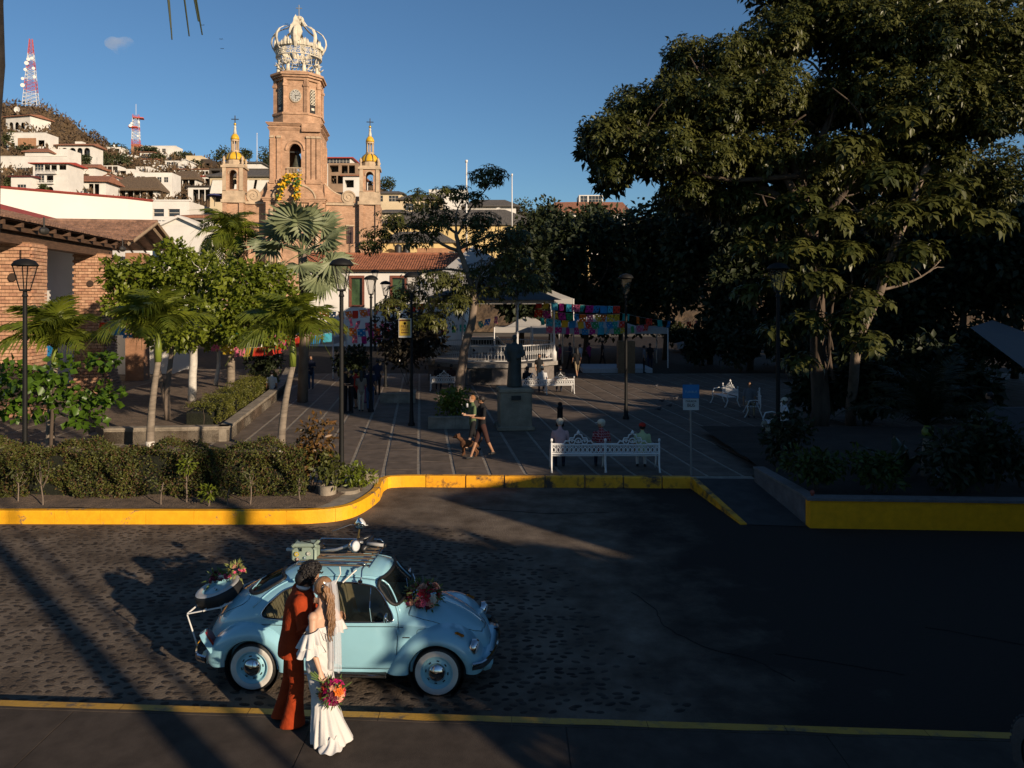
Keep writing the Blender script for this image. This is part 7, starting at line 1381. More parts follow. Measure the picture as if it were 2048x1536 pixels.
def hedge(label, x0, x1, y0, y1, z0, z1, n, mats, bump=.08, gaps=(), ang=None):
    t = thing('hedge', label, 'hedge', ((x0+x1)/2, (y0+y1)/2, z0)); per = []
    cnt = [0]*len(mats)
    for mi_, (mt, share) in enumerate(mats):
        m = int(n*share); u = RNG.random(m); v = RNG.random(m); f = RNG.random(m); X = x0 + (x1-x0)*u;
        on_top = f < .42; Y = np.where(on_top, y0 + (y1-y0)*v, y0 + .10*RNG.random(m)); Z = np.where(on_top, z1 - .12*RNG.random(m)**2, z0 + (z1-z0)*v)
        wob = .10*np.sin(X*2.3 + 1) + .07*np.sin(X*5.1) + .05*np.sin(X*11 + Z*6); Y = Y + np.where(on_top, 0, wob + .10*np.sin(Z*7 + X*3)); Z = Z + np.where(on_top, bump*np.sin(X*2.9) + .05*np.sin(X*7.7 + Y*5) + .10*RNG.random(m)*(RNG.random(m) < .12), 0)
        keep = np.ones(m, bool)
        for (ga, gb, gz) in gaps: keep &= ~((X > ga) & (X < gb) & (Z < gz) & (RNG.random(m) < .85))
        C = np.stack([X, Y, Z], 1)[keep]
        if ang: C = np.array([tuple(ang(*c)) for c in C])
        k = len(C); V, F = leaves_arr(C, rand_dirs(k) + np.array([0, -.4, .3]), rand_dirs(k) + np.array([0, -.6, .6]), RNG.uniform(.045, .085, k), RNG.uniform(.025, .045, k)); per.append((V, F, mt))
    for V, F, mt in per: struct(npmesh('foliage', V, F, mt, t), 'stuff')
    C = []
    mb = MB()
    for i in range(int((x1-x0)/.22)):
        x = x0 + .11 + i*.22; a = Vector((x, y0 + .22 + random.uniform(0, .3), z0)); b = a + Vector((random.uniform(-.15, .15), random.uniform(-.1, .1), (z1-z0)*.95))
        if ang: a, b = Vector(ang(*a)), Vector(ang(*b))
        mb.tube([a, a.lerp(b, .5) + Vector((.03, 0, 0)), b], [.014, .010, .006], 5)
    struct(mb.build('twigs', bark_d, t), 'stuff')
    mb = MB(); cc = [(x0 + .1, y0 + .22, z0), (x1 - .1, y0 + .22, z0), (x1 - .1, y1 - .1, z0), (x0 + .1, y1 - .1, z0)]; cc = cc + [(a, b, z1 - .2) for a, b, _ in cc]
    if ang: cc = [ang(*c) for c in cc]
    mb.add(cc, [(4, 5, 6, 7), (0, 1, 5, 4), (1, 2, 6, 5), (3, 0, 4, 7), (2, 3, 7, 6)]); mb.build('core', M('hedge_core', (.010, .012, .005), 1, .5, 6, 1, 20, dist=.05), t); return t
hedge('long clipped hedge with browning top behind the left kerb', -14.5, -4.85, 17.5, 18.35, .26, 1.40, 30000, [(lf_hedge, .74), (lf_hedge_br, .26)], bump=.12, gaps=((-8.6, -8.2, .75), (-6.6, -6.35, .6), (-11.3, -11.0, .6)))
def ang_(x, y, z): return (-9.85 - (y) - (x)*.157 , 25.2 + x - y*.1, z)
hedge('green clipped hedge along the pale stone planter wall', 0, 13, 0, 1.2, .64, 1.25, 13000, [(leafmat('fresh_hedge', (.06, .075, .010), (.20, .19, .03), .5, .35, 2), 1)], ang=lambda x, y, z: (-9.95 - y - x*.157, 25.4 + x, z))
def shrub(px, py, z, r, h, label, mat, n=500, L=.12, W=.06, d=None, nm='shrub', group=None):
    b = G(px, py, z=z); t = thing(nm, label, 'shrub', b, group=group); cl = [(b.x + random.uniform(-.5, .5)*r, b.y + random.uniform(-.4, .4)*r, b.z + h*random.uniform(.45, .85), r*.55, r*.5, h*.35) for _ in range(6)]
    leafy('foliage', cl, n, L, W, mat, t, shell=.15); mb = MB()
    for _ in range(4): limb(mb, b, b + Vector((random.uniform(-.5, .5)*r, random.uniform(-.4, .4)*r, h*.8)), .015, .006, .08, 4, 5)
    struct(mb.build('stems', bark_d, t), 'stuff'); return t
shrub(625, 985, .26, .55, 1.62, 'croton bush with orange and bronze leaves above the hedge end', lf_croton, 560, .17, .08);
shrub(655, 990, .26, .45, 1.0, 'green and bronze bush below the croton, by the concrete pot', lf_hedge, 420, .14, .07)
shrub(722, 982, .26, .50, .62, 'bright green bush between the near lamp post and the stone edging', lf_green, 420, .13, .055)
shrub(905, 850, PZ, 1.1, 1.2, 'round green bush in the low planter left of the walking couple', lf_green, 900, .15, .09)
shrub(1630, 985, .55, .75, .95, 'leafy bush at the left front of the yellow-walled planter', leafmat('dim_green', (.03, .05, .008), (.08, .12, .02), .5, .3, 2), 700, .16, .08)
shrub(1750, 985, .55, .80, .85, 'leafy bush left of the dark palm, right above the yellow wall', MATS['dim_green'], 700, .16, .08); shrub(2040, 975, .55, .5, .8, 'small green bush at the far right above the yellow wall', MATS['dim_green'], 350, .14, .07)
shrub(1900, 985, .55, .9, 1.3, 'dark shrub right of the dark palm foot', lf_bg, 700, .2, .09); shrub(1580, 940, .5, .7, 1.5, 'dark shrub beside the black lamp post in the right planter', lf_bg, 700, .18, .09); shrub(1990, 985, .55, .8, 1.6, 'tall dark shrub in front of the white tarpaulin', lf_bg, 800, .2, .1)
shrub(815, 770, PZ, 2.4, 3.6, 'large dark round bush beneath the yellow poster', leafmat('dark_red_leaf', (.014, .012, .008), (.035, .028, .015), .6, .15, 1), 2600, .28, .16)
shrub(700, 765, PZ, 1.1, 2.2, 'dark bush behind the standing group', lf_bg, 1200, .25, .15); shrub(530, 760, PZ, 1.0, 1.6, 'dark bush behind the sitting people at the planter end', lf_bg, 900, .25, .15)
for i, (px, py, h, g_, lab) in enumerate(((372, 1000, 1.0, 1, 'tallest green sapling with bare stem in front of the hedge'), (85, 1005, .95, 0, 'yellowing sapling near the left end of the bed'), (500, 1005, .75, 0, 'bare twiggy sapling near the middle of the bed'), (322, 1005, .55, 0, 'short bare sapling left of the tallest one'), (416, 1008, .4, 1, 'smallest green sapling right of the tallest one'), (600, 1000, .6, 0, 'bare sapling near the concrete pot'), (455, 1008, .45, 0, 'leaning twig sapling with a red bloom beside it'), (36, 1000, .8, 0, 'dry sapling at the left edge of the bed'))):
    b = G(px, py + 9, z=.24); t = thing('sapling', lab, 'sapling', b, group='saplings planted before the hedge'); mb = MB(); limb(mb, b, b + Vector((random.uniform(-.08, .08), 0, h)), .018, .010, .04, 5, 5)
    for _ in range(5): limb(mb, b + Vector((0, 0, h*random.uniform(.4, .9))), b + Vector((random.uniform(-.2, .2), random.uniform(-.1, .1), h*random.uniform(.7, 1.1))), .007, .003, .1, 3, 4)
    mb.build('stem', bark, t); leafy('leaves', [(b.x, b.y, b.z + h*.9, .2, .15, .18)], 130 if g_ else 45, .11, .04, lf_green if g_ else lf_hedge, t, shell=.1)
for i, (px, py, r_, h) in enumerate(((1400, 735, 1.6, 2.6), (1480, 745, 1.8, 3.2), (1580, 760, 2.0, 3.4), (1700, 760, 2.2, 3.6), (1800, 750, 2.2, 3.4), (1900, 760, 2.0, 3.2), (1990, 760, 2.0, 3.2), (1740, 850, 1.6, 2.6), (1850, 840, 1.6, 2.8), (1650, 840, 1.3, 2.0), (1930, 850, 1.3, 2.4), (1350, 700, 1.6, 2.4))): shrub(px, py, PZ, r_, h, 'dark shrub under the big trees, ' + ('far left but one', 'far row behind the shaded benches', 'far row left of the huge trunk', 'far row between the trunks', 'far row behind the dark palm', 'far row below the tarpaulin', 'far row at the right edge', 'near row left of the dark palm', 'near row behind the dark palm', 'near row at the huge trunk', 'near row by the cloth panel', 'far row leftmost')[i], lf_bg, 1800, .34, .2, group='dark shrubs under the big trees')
def big_leaf(L, W):
    mb = MB(); mb.grid(lambda u, v: ((v-.5)*W*math.sin(min(1, u*1.05 + .06)*PI)**.6, 0 - .25*L*u*u*1.2 - abs(v-.5)*.12, L*u*(1 - .15*u)), 10, 4); return mb
for i in range(26):
    b = Vector((random.uniform(7.2, 14.0), random.uniform(17.2, 19.6), .5)); mb = big_leaf(random.uniform(.8, 1.5), random.uniform(.22, .38)); mm = Matrix.Translation(b) @ Matrix.Rotation(random.uniform(0, 6.28), 4, 'Z') @ Matrix.Rotation(R(random.uniform(5, 40)), 4, 'X')
    if i % 6 == 0: cur = thing('broad_leaf_plant', ('wide-leaved dark plant nearest the planter corner', 'wide-leaved dark plant behind the front bushes', 'wide-leaved dark plant left of the dark palm', 'wide-leaved dark plant at the foot of the dark palm', 'wide-leaved dark plant right of the dark palm')[i//6], 'plant', b, group='broad-leaved plants in the right planter'); cb = b.copy()
    mm.translation = cb + Vector((random.uniform(-.15, .15), random.uniform(-.15, .15), 0)); mb.v = [mm @ v for v in mb.v]; mb.build('leaf', leafmat('broad_dark', (.02, .03, .012), (.07, .08, .035), .35, .2, 1), cur, smooth=True, fix=False)
bark_k = M('bark_shaded', (.035, .028, .022), .95, .4, 3, 1, 12)
ep = thing('palm_tree', 'dark palm trunk running up the left edge of the frame', 'palm', (-3.62, 5.0, .2)); mb = MB(); mb.tube([(-3.74 + .010*i + .010*math.sin(i*2.2), 5, .2 + i*.42) for i in range(21)], [.165 + .006*(i % 2) for i in range(21)], 12); mb.build('trunk', bark_k, ep, smooth=True)
fe = [frond(2.1, 44, .5, .95, .55, .028, mat=lf_bg, hang=.9) for _ in range(2)]
for i, (az, p) in enumerate(((6, -.42), (1, -.47), (-4, -.44), (11, -.38), (3, -.36), (75, .5), (140, .3), (200, .4), (265, .2), (320, .5), (40, .9), (170, .9))):
    o = link('frond', fe[i % 2], ep); o.location = (-3.48 + 3.62, 0, 7.95); o.rotation_euler = (0, -p, R(az)); o.scale = (.95 if az < 12 else .9,)*3
# LEFT BUILDING
brick_l = brickmat('pillar_brick', (.42, .22, .13), (.36, .18, .10), (.34, .20, .12), .26, .075, .015, .6, .25)
bmats = [M('brick_%d' % i, c, .9, .18, 6, .5, 30) for i, c in enumerate(((.50, .28, .17), (.45, .25, .15), (.54, .32, .20), (.40, .21, .13)))]
wood = M('beam_wood', (.10, .055, .032), .75, .35, 3, .5, 12, stretch=(1, 1, 6)); tile_n = M('roof_tile', (.24, .135, .09), .85, .45, 2.5, .4, 12); tile_rd = M('roof_tile_red', (.30, .115, .06), .85, .35, 2, .4, 10)
lb_ = thing('arcade_building', 'brick-pillared arcade with tiled roof and white walls, far left', 'building', (-20.5, 36, PZ)); AX = R(8)
def AP(x, y): return (-20.85 + (x)*math.cos(AX) - (y - 37.5)*math.sin(AX), 37.5 + x*math.sin(AX) + (y - 37.5)*math.cos(AX))
def abox(x0, x1, y0, y1, z0, z1, name, mat, par=None):
    mb = MB(); a, b, c, e = AP(x0, y0), AP(x1, y0), AP(x1, y1), AP(x0, y1); mb.prism([a, b, c, e], z0, z1, 'XY'); return mb.build(name, mat, par or lb_)
def pillar(y, w, z1, nb):
    abox(-w*.5 + .03, w*.5 - .03, y - w*.5 + .03, y + w*.5 - .03, PZ, z1, 'pillar_core', brick_l); rest = MB(); n = 0
    proto = []
    for m in bmats: mb = MB(); mb.box((0, 0, 0), (1, 1, 1)); o = mb.build('brick', m); proto.append(o.data); bpy.data.objects.remove(o)
    rows = int((z1 - PZ)/.14)
    for r_ in range(rows):
        z = PZ + .07 + r_*.14; fl = max(0, 1 - (z - PZ)/1.2)*.22
        for face in (0, 1):
            off = (r_ % 2)*.14; u = -w/2 - fl + off
            while u < w/2 + fl - .05:
                L = min(.29, w/2 + fl - u) - .02; c = u + L/2; dpt = .07 + random.uniform(-.012, .012)
                x, yy = (c, y - w/2 - fl) if face == 0 else (w/2 + fl, y + c); px, py = AP(x, yy)
                if n < nb and L > .1:
                    o = link('brick', random.choice(proto), lb_); o.location = Vector((px, py, z)) - ORIG[lb_.name]; o.rotation_euler = (0, 0, AX + (0 if face == 0 else PI/2)); o.scale = (L, dpt*2, .115); n += 1
                elif L > .1: rest.box((px, py, z), (L, dpt*2, .115), AX + (0 if face == 0 else PI/2), mi=random.randrange(4))
                u += .29
    struct(rest.build('bricks', bmats, lb_), 'stuff')
pillar(37.5, 1.45, 7.2, 150); pillar(30.2, 1.3, 7.2, 150)
for zz, yy in ((6.3, 37.5), (6.4, 30.2)): mb = MB(); p = AP(.1, yy - .8); mb.lathe((p[0], p[1], zz - .6), [(.16, 0), (.16, -.06), (0, -.06)], 14, axis='Y'); mb.build('round_vent', M('vent_dark', (.05, .03, .02), .9, 0), lb_)
abox(-.25, .35, 18, 38.8, 7.1, 7.65, 'beam', wood); abox(.5, .62, 18, 38.6, 7.55, 7.75, 'fascia', wood)
abox(-3.6, -3.3, 26, 56, PZ, 8.4, 'back_wall', wht); abox(-3.28, -3.2, 36.6, 39.6, 5.6, 7.4, 'dark_window', void); abox(-3.28, -3.22, 33.2, 34.6, PZ, 3.0, 'doorway', void)
abox(-3.3, 2.0, 47, 47.3, PZ, 7.6, 'side_wall', wht); abox(-.6, 2.6, 46.9, 47, 6.1, 6.5, 'side_beam', wood); abox(-.5, .5, 43, 44, PZ, 7.6, 'pillar', brick_l)
abox(-3.3, -.9, 30, 34, PZ, 1.5, 'counter', conc_l)
for k in range(14): abox(-3.3, .9, 20.3 + k*1.35, 20.45 + k*1.35, 7.68, 7.85, 'rafter', wood)
abox(-4, .75, 17, 38.7, 7.85, 7.92, 'roof_deck', wood)
def barrel_roof(name, par, O, U, V, nu, nv, mat, r=.11, tl=.45, name2='tiles'):
    """rows of half-round clay tiles: O eave corner, U along the eave, V up the slope"""
    O, U, V = Vector(O), Vector(U), Vector(V); N_ = U.cross(V).normalized(); N_ = N_ if N_.z > 0 else -N_; u = U.normalized(); v = V.normalized(); mb = MB()
    mb.add([O - N_*.03, O + U - N_*.03, O + U + V - N_*.03, O + V - N_*.03], [(0, 1, 2, 3)]); w_ = U.length/nu; l_ = V.length/nv
    for i in range(nu):
        c = O + u*(i + .5)*w_
        for j in range(nv):
            a = c + v*(j*l_ - .02) + N_*(.03 + random.uniform(-.008, .008)); b = c + v*((j+1)*l_ + .05) + N_*(.0 + random.uniform(-.006, .006)); r0 = w_*.46; r1 = w_*.38; vs = []
            for p, rr in ((a, r0), (b, r1)):
                for q in range(5): t = PI*q/4; vs.append(p + u*rr*math.cos(t) + N_*rr*math.sin(t)*.9)
            mb.add(vs, [(q, q+1, q+6, q+5) for q in range(4)] + [(0, 1, 2, 3, 4)])
    return struct(mb.build(name, mat, par, fix=False), 'stuff')
e0, e1 = AP(.95, 18), AP(.95, 38.6); t0_ = AP(-4, 18); barrel_roof('roof_tile', lb_, (*e0, 7.9), Vector((e1[0]-e0[0], e1[1]-e0[1], 0)), Vector((t0_[0]-e0[0], t0_[1]-e0[1], 1.3)), 90, 10, tile_n)
a = Vector((*AP(-6.2, 38.4), 7.95)); b = Vector((*AP(1.5, 38.4), 7.95)); rg = Vector((*AP(-6.2, 42.2), 9.25)); barrel_roof('roof_tile', lb_, a, b - a, rg - a, 34, 10, tile_n)
a2 = Vector((*AP(-6.2, 46.2), 7.95)); barrel_roof('roof_tile', lb_, a2 + (b - a), a - b, rg - a2, 30, 8, tile_n)
mb = MB(); mb.tube([tuple(rg + Vector((0, 0, .05))), tuple(rg + (b - a) + Vector((0, 0, .05)))], .13, 8); mb.build('ridge_tile', tile_n, lb_)
g0, g1, g2 = b + Vector((.05, 0, 0)), rg + (b - a), a2 + (b - a); mb = MB(); mb.tube([g0, g1, g2], [(.05, .10)]*3, 4); mb.tube([g0 - Vector((.3, 0, .15)), g1 - Vector((.3, 0, .2)), g2 - Vector((.3, 0, .15))], [(.07, .12)]*3, 4); mb.build('barge_board', M('barge', (.34, .24, .15), .8, .2), lb_)
for k in range(5): p = a.lerp(b, .55 + k*.1); q = rg + (p - a); mb = MB(); mb.tube([p - Vector((0, 0, .12)), q - Vector((0, 0, .15))], .07, 4); mb.tube([q - Vector((0, 0, .15)), a2 + (p - a) - Vector((0, 0, .12))], .07, 4); mb.build('rafter', wood, lb_)
for k, (px, py) in enumerate(((88, 462), (245, 498))): mb = MB(); p = P(px, py, 27 if k == 0 else 37); mb.ball(tuple(p), (.16, .2, .14), 8); mb.cyl(tuple(p), tuple(p + Vector((0, 0, .5))), .03); mb.build('spotlight', iron, lb_)
wh = thing('hall', 'big plain white hall wall with red coping behind the arcade roof', 'building', (-33, 58, 0)); HP = [(-52, 40), (-36.5, 53.5), (-30.3, 59.2), (-29.2, 60.9), (-40, 75), (-60, 60)]
mb = MB(); mb.prism(HP, 0, 12.85, 'XY'); mb.build('wall', M('hall_white', (.74, .70, .64), .9, .05, .2, .1, 3), wh)
for p, q in zip(HP[:3], HP[1:4]): mb = MB(); mb.tube([(*p, 12.95), (*q, 12.95)], [(.22, .10)]*2, 4); mb.build('red_coping', redt, wh)
mb = MB(); V_ = [P(-60, 392, 44), P(168, 451, 53), P(168, 475, 47), P(-60, 447, 40)]; mb.add(V_ + [v - Vector((0, 0, .2)) for v in V_], [(0, 1, 2, 3), (4, 7, 6, 5), (3, 2, 6, 7), (1, 5, 6, 2)]); tag(mb.build('red_roof', M('red_sheet', (.36, .06, .03), .6, .12, 1, .2, 4)), 'strip of red sheet-metal roof between the arcade tiles and the white hall', 'roof')
wh2 = thing('colonial_house', 'white house with long red barrel-tile roof and brown framed windows across the plaza', 'building', (-13, 75, 0))
X0, X1 = (600-1024)/20, (930-1024)/20; mb = MB()
wx = [(700, 727), (782, 812), (868, 896)]; xs = [X0] + [v for a_, b_ in wx for v in ((a_-1024)/20, (b_-1024)/20)] + [X1]
for a_, b_ in zip(xs[::2], xs[1::2]): mb.bb(a_, b_, 75, 75.4, 0, 8.0)
for a_, b_ in zip(xs[1::2], xs[2::2]): mb.bb(a_, b_, 75, 75.4, 7.2, 8.0); mb.bb(a_, b_, 75, 75.4, 0, 4.3)
mb.bb(X0, X1, 84, 84.4, 0, 8.0); mb.bb(X1 - .4, X1, 75.4, 84, 0, 8); mb.build('wall', wht, wh2)
for a_, b_ in wx:
    a_, b_ = (a_-1024)/20, (b_-1024)/20; mb = MB(); mb.bb(a_, b_, 75.25, 75.3, 4.3, 7.2); w_ = mb.build('window', M('green_glass', (.05, .09, .04), .2, .5, 1, 0, spec=.6), wh2)
    for q in ((a_ - .1, a_ + .12, 4.2, 7.35), (b_ - .12, b_ + .1, 4.2, 7.35), (a_ + .12, b_ - .12, 7.1, 7.35), (a_ + .12, b_ - .12, 4.2, 4.4)): mb = MB(); mb.bb(q[0], q[1], 74.93, 75.24, q[2], q[3]); mb.build('frame', M('frame_brown', (.16, .05, .03), .7, .2), w_)
barrel_roof('roof_tile', wh2, (X0 - .5, 74.3, 7.9), (X1 - X0 + 1, 0, 0), (0, 5.2, 1.75), 66, 9, tile_rd); mb = MB(); mb.tube([(X0 - .5, 79.5, 9.75), (X1 + .5, 79.5, 9.75)], .18, 8); mb.build('ridge_tile', tile_rd, wh2); mb = MB(); mb.bb(X0, X1, 74.5, 75, 7.75, 7.9); mb.build('eave_board', wood, wh2)
tent_m = leafmat('tent_fabric', (.55, .53, .50), (.62, .60, .57), .8, .35, .4)
def tent(label, cx_, d, w_, dp, z0, z1, pole=True, name='tent', apex=None):
    t = thing(name, label, 'tent', (cx_, d, PZ)); ap_ = apex or (cx_, d + dp/2, z1); q = [(cx_-w_/2, d, z0), (cx_+w_/2, d, z0), (cx_+w_/2, d+dp, z0), (cx_-w_/2, d+dp, z0)]; mb = MB()
    for i in range(4):
        a_, b_ = Vector(q[i]), Vector(q[(i+1) % 4]); c = Vector(ap_); mb.grid(lambda u, v, a_=a_, b_=b_, c=c: tuple(a_.lerp(b_, u).lerp(c, v) - Vector((0, 0, .5*math.sin(v*PI)*(1-v)))), 8, 8)
        mb.add([tuple(a_), tuple(b_), tuple(b_ - Vector((0, 0, .4))), tuple(a_ - Vector((0, 0, .4)))], [(0, 1, 2, 3)])
    mb.build('canopy', tent_m, t)
    if pole:
        for x, y, z in q: mb = MB(); mb.cyl((x, y, PZ), (x, y, z0), .045, n=6); mb.build('pole', mast_w, t)
    return t
tent('huge white peaked tent behind the slender tree', -1.9, 56, 13, 12, 5.0, 9.3, apex=(-3.2, 62, 9.4)); tent('pale tent under paper flags left of the bandstand', -12.6, 44, 4.2, 3.5, 2.7, 4.1); tent('low white awning over the stage in the shade', 6.0, 51, 9.2, 4, 3.0, 3.9); tent('white market awning right behind the bandstand', 1.2, 55, 5, 4, 2.9, 3.8)
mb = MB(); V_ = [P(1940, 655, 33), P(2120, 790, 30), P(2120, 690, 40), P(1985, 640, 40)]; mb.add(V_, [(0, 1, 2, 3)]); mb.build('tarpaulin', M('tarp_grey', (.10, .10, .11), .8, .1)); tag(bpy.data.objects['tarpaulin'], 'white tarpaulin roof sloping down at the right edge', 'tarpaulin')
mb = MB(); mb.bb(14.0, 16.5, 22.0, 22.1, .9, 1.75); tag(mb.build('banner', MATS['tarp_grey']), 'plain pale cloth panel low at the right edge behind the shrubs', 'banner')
mb = MB(); mb.bb(4.5, 8.9, 47.5, 51, PZ, PZ + .28); tag(mb.build('stage', M('stage_white', (.42, .44, .46), .8, .1)), 'low pale square stage in front of the shaded white awning', 'stage')
mb = MB(); mb.bb(6.7, 7.75, 47.2, 48, PZ, 2.3); tag(mb.build('crate', M('plywood', (.20, .12, .06), .8, .2)), 'tall plywood box standing beside the pale stage', 'box')
bs_ = thing('bandstand', 'octagonal bandstand with white iron railing and columns on a stone base', 'bandstand', (-1.2, 44.5, PZ)); bwm = M('iron_white', (.58, .57, .56), .5, .1, 6, .1); c0 = Vector((-1.2, 44.5, 0)); pts8 = [c0 + Vector((math.cos(a), math.sin(a), 0))*3.9 for a in [PI/8 + k*PI/4 for k in range(8)]]
mb = MB(); mb.prism([(p.x, p.y) for p in pts8], PZ, 1.20, 'XY'); mb.build('base', M('base_stone', (.16, .14, .13), .9, .2), bs_); mb = MB(); mb.prism([(c0.x + (p.x-c0.x)*1.06, c0.y + (p.y-c0.y)*1.06) for p in pts8], 1.2, 1.42, 'XY'); mb.build('floor', M('floor_stone', (.25, .23, .21), .8, .2), bs_); mb = MB(); mb.bb(-2.2, -1.1, 40.75, 40.88, .45, 1.1); mb.build('plaque', iron, bs_)
for i, p in enumerate(pts8):
    q = pts8[(i+1) % 8]; mb = MB(); mb.lathe((p.x, p.y, 1.42), [(.16, 0), (.16, .5), (.09, .6), (.065, .9), (.06, 2.9), (.10, 3.0), (.06, 3.1), (.14, 3.4)], 10); mb.build('column', bwm, bs_, smooth=True)
    rl = MB(); rl.tube([(p.x, p.y, 2.38), (q.x, q.y, 2.38)], .035, 5); rl.tube([(p.x, p.y, 1.56), (q.x, q.y, 1.56)], .03, 5); rr = rl.build('railing', bwm, bs_); n = 17; mb = MB()
    for k in range(1, n): c = p.lerp(q, k/n); mb.cyl((c.x, c.y, 1.56), (c.x, c.y, 2.38), .014, n=4); mb.tube([(c.x + .055*math.cos(t)*(q-p).normalized().x, c.y + .055*math.cos(t)*(q-p).normalized().y, 1.97 + .14*math.sin(t)) for t in [PI*2*w/8 for w in range(8)]], .013, 4, closed=True)
    struct(mb.build('ironwork', bwm, rr), 'stuff'); mb = MB(); mb.tube([(p.x, p.y, 4.82), (q.x, q.y, 4.82)], [(.05, .12)]*2, 4); mb.build('eave', bwm, bs_)
mb = MB(); mb.lathe((c0.x, c0.y, 4.9), [(4.4, 0), (3.2, .45), (1.2, 1.0), (.3, 1.4), (0, 1.6)], 8, a0=PI/8, a1=2*PI + PI/8); mb.build('roof', M('roof_dark', (.05, .04, .035), .7, .3), bs_)
st = thing('monument', 'dark robed bronze figure standing on a square stone pedestal', 'statue', G(1029, 862)); sx, sy = G(1029, 862)[:2]
mb = MB(); mb.box((sx, sy + .5, PZ + .08), (1.34, 1.2, .16), GR, bev=.03); mb.box((sx, sy + .5, .98), (1.14, 1.0, 1.3), GR, bev=.02); mb.box((sx, sy + .5, 1.70), (1.24, 1.1, .16), GR, bev=.03); mb.build('pedestal', M('pedestal_stone', (.30, .24, .17), .9, .3, 1.5, .6, 20), st); mb = MB(); mb.box((sx + .06, sy + .5 - .52, 1.45), (.34, .03, .15), GR); mb.build('plaque', iron, st)
f_ = Fig(); bz = M('statue_bronze', (.035, .042, .038), .5, .3, 3, .3); f_.loft([(0, 0, 0, .28, .26, 0), (0, 0, .5, .25, .22, 0), (.02, 0, 1.0, .23, .2, 0), (.0, 0, 1.3, .26, .19, 0), (0, 0, 1.5, .20, .15, 0), (0, 0, 1.58, .08, .08, 0)], bz); head(f_, (0, 0, 1.76), (-.1, -1, -.15), .115, bz); f_.seg((0, 0, 1.5), (0, 0, 1.7), .06, .06, bz); f_.chain([(.22, 0, 1.48), (.33, -.05, 1.18), (.12, -.26, 1.05)], [.08, .07, .05], bz); f_.chain([(-.22, 0, 1.48), (-.33, -.03, 1.2), (-.22, -.2, .95)], [.08, .07, .05], bz)
f_.p = [(a + Vector((sx, sy + .5, 1.78)), b + Vector((sx, sy + .5, 1.78)), c, d_, e) for a, b, c, d_, e in f_.p]; f_.mb.v = [v + Vector((sx, sy + .5, 1.78)) for v in f_.mb.v]; f_.make('figure', st, .022, 3)
# STREET FURNITURE
blk = M('lamp_black', (.010, .010, .010), .6, .15, 8, .1, spec=.2); lamp_g = M('lantern_glass', (.14, .13, .11), .25, .1, 3, 0, alpha=.16)
def lamp(label, loc, h=5.64, extra=None):
    t = thing('street_lamp', label, 'lamp', loc, world=False, group='black lantern posts on the plaza'); mb = MB(); mb.lathe((0, 0, 0), [(.13, 0), (.13, .08), (.09, .14), (.075, .5), (.065, .55), (.058, 1.4), (.05, h - .95), (.075, h - .93), (.05, h - .86), (.05, h - .8)], 12); mb.build('pole', blk, t, smooth='auto')
    z0, z1 = h - .80, h - .17; mb = MB(); mb.box((0, 0, z0 + .02), (.16, .16, .05)); c0_, c1_ = .075, .19
    for a, b in ((-1, -1), (1, -1), (1, 1), (-1, 1)): mb.tube([(a*c0_, b*c0_, z0), (a*c1_, b*c1_, z1)], .014, 4)
    for (a, b), (c, e) in (((-1, -1), (1, -1)), ((1, -1), (1, 1)), ((1, 1), (-1, 1)), ((-1, 1), (-1, -1))): mb.tube([(a*c1_, b*c1_, z1), (c*c1_, e*c1_, z1)], .016, 4)
    mb.build('lantern_frame', blk, t); mb = MB(); mb.add([(-c0_, -c0_, z0), (c0_, -c0_, z0), (c0_, c0_, z0), (-c0_, c0_, z0), (-c1_, -c1_, z1), (c1_, -c1_, z1), (c1_, c1_, z1), (-c1_, c1_, z1)], [(0, 1, 5, 4), (1, 2, 6, 5), (2, 3, 7, 6), (3, 0, 4, 7)]); mb.m = Matrix.Scale(.97, 4); mb.build('glass', lamp_g, t)
    mb = MB(); mb.lathe((0, 0, z1), [(.30, -.01), (.29, .03), (.22, .12), (.08, .17), (0, .18)], 4 if False else 16); mb.build('cap', blk, t, smooth=True); return t
l0 = lamp('nearest black lantern post, between the croton bush and the plaza kerb', G(683, 978))
for (px, d_, lab) in ((50, 18.5, 'black lantern post behind the hedge at the far left'), (823, 27.6, 'black lantern post carrying the yellow poster'), (742, 31.0, 'black lantern post just left of the yellow poster'), (750, 52, 'farthest slim lantern post, seen close beside a nearer one'), (771, 40, 'lantern post half hidden by leaves right of the farthest one'), (1252, 29.1, 'black lantern post standing alone in the shaded plaza'), (1556, 20.5, 'black post at the corner of the right planter beside the man in white')): dup(l0, (*P(px, 600, d_)[:2], PZ if d_ != 52 else PZ + 1.1), label=lab)
yp = thing('poster', 'yellow poster in a white frame hung on the second lantern post', 'poster', P(810, 656, 27.4)); mb = MB(); q = P(810, 656, 27.4); mb.box(q, (.46, .04, .70)); mb.build('frame', M('poster_white', (.55, .54, .50), .7, .05), yp)
def textobj(body, loc, size, mat, parent, name='lettering', ext=.002):
    c = bpy.data.curves.new(name, 'FONT'); c.body = body; c.size = size; c.align_x = 'CENTER'; c.extrude = ext; c.space_line = .85; o = bpy.data.objects.new(name, c); dgp = None; COL.objects.link(o); o.rotation_euler = (R(90), 0, 0)
    dg = bpy.context.evaluated_depsgraph_get(); me = bpy.data.meshes.new_from_object(o.evaluated_get(dg)); bpy.data.objects.remove(o); me.materials.clear(); me.materials.append(mat); o = link(name, me, parent); o.location = Vector(loc) - ORIG.get(parent.name, Vector()); o.rotation_euler = (R(90), 0, 0); return o
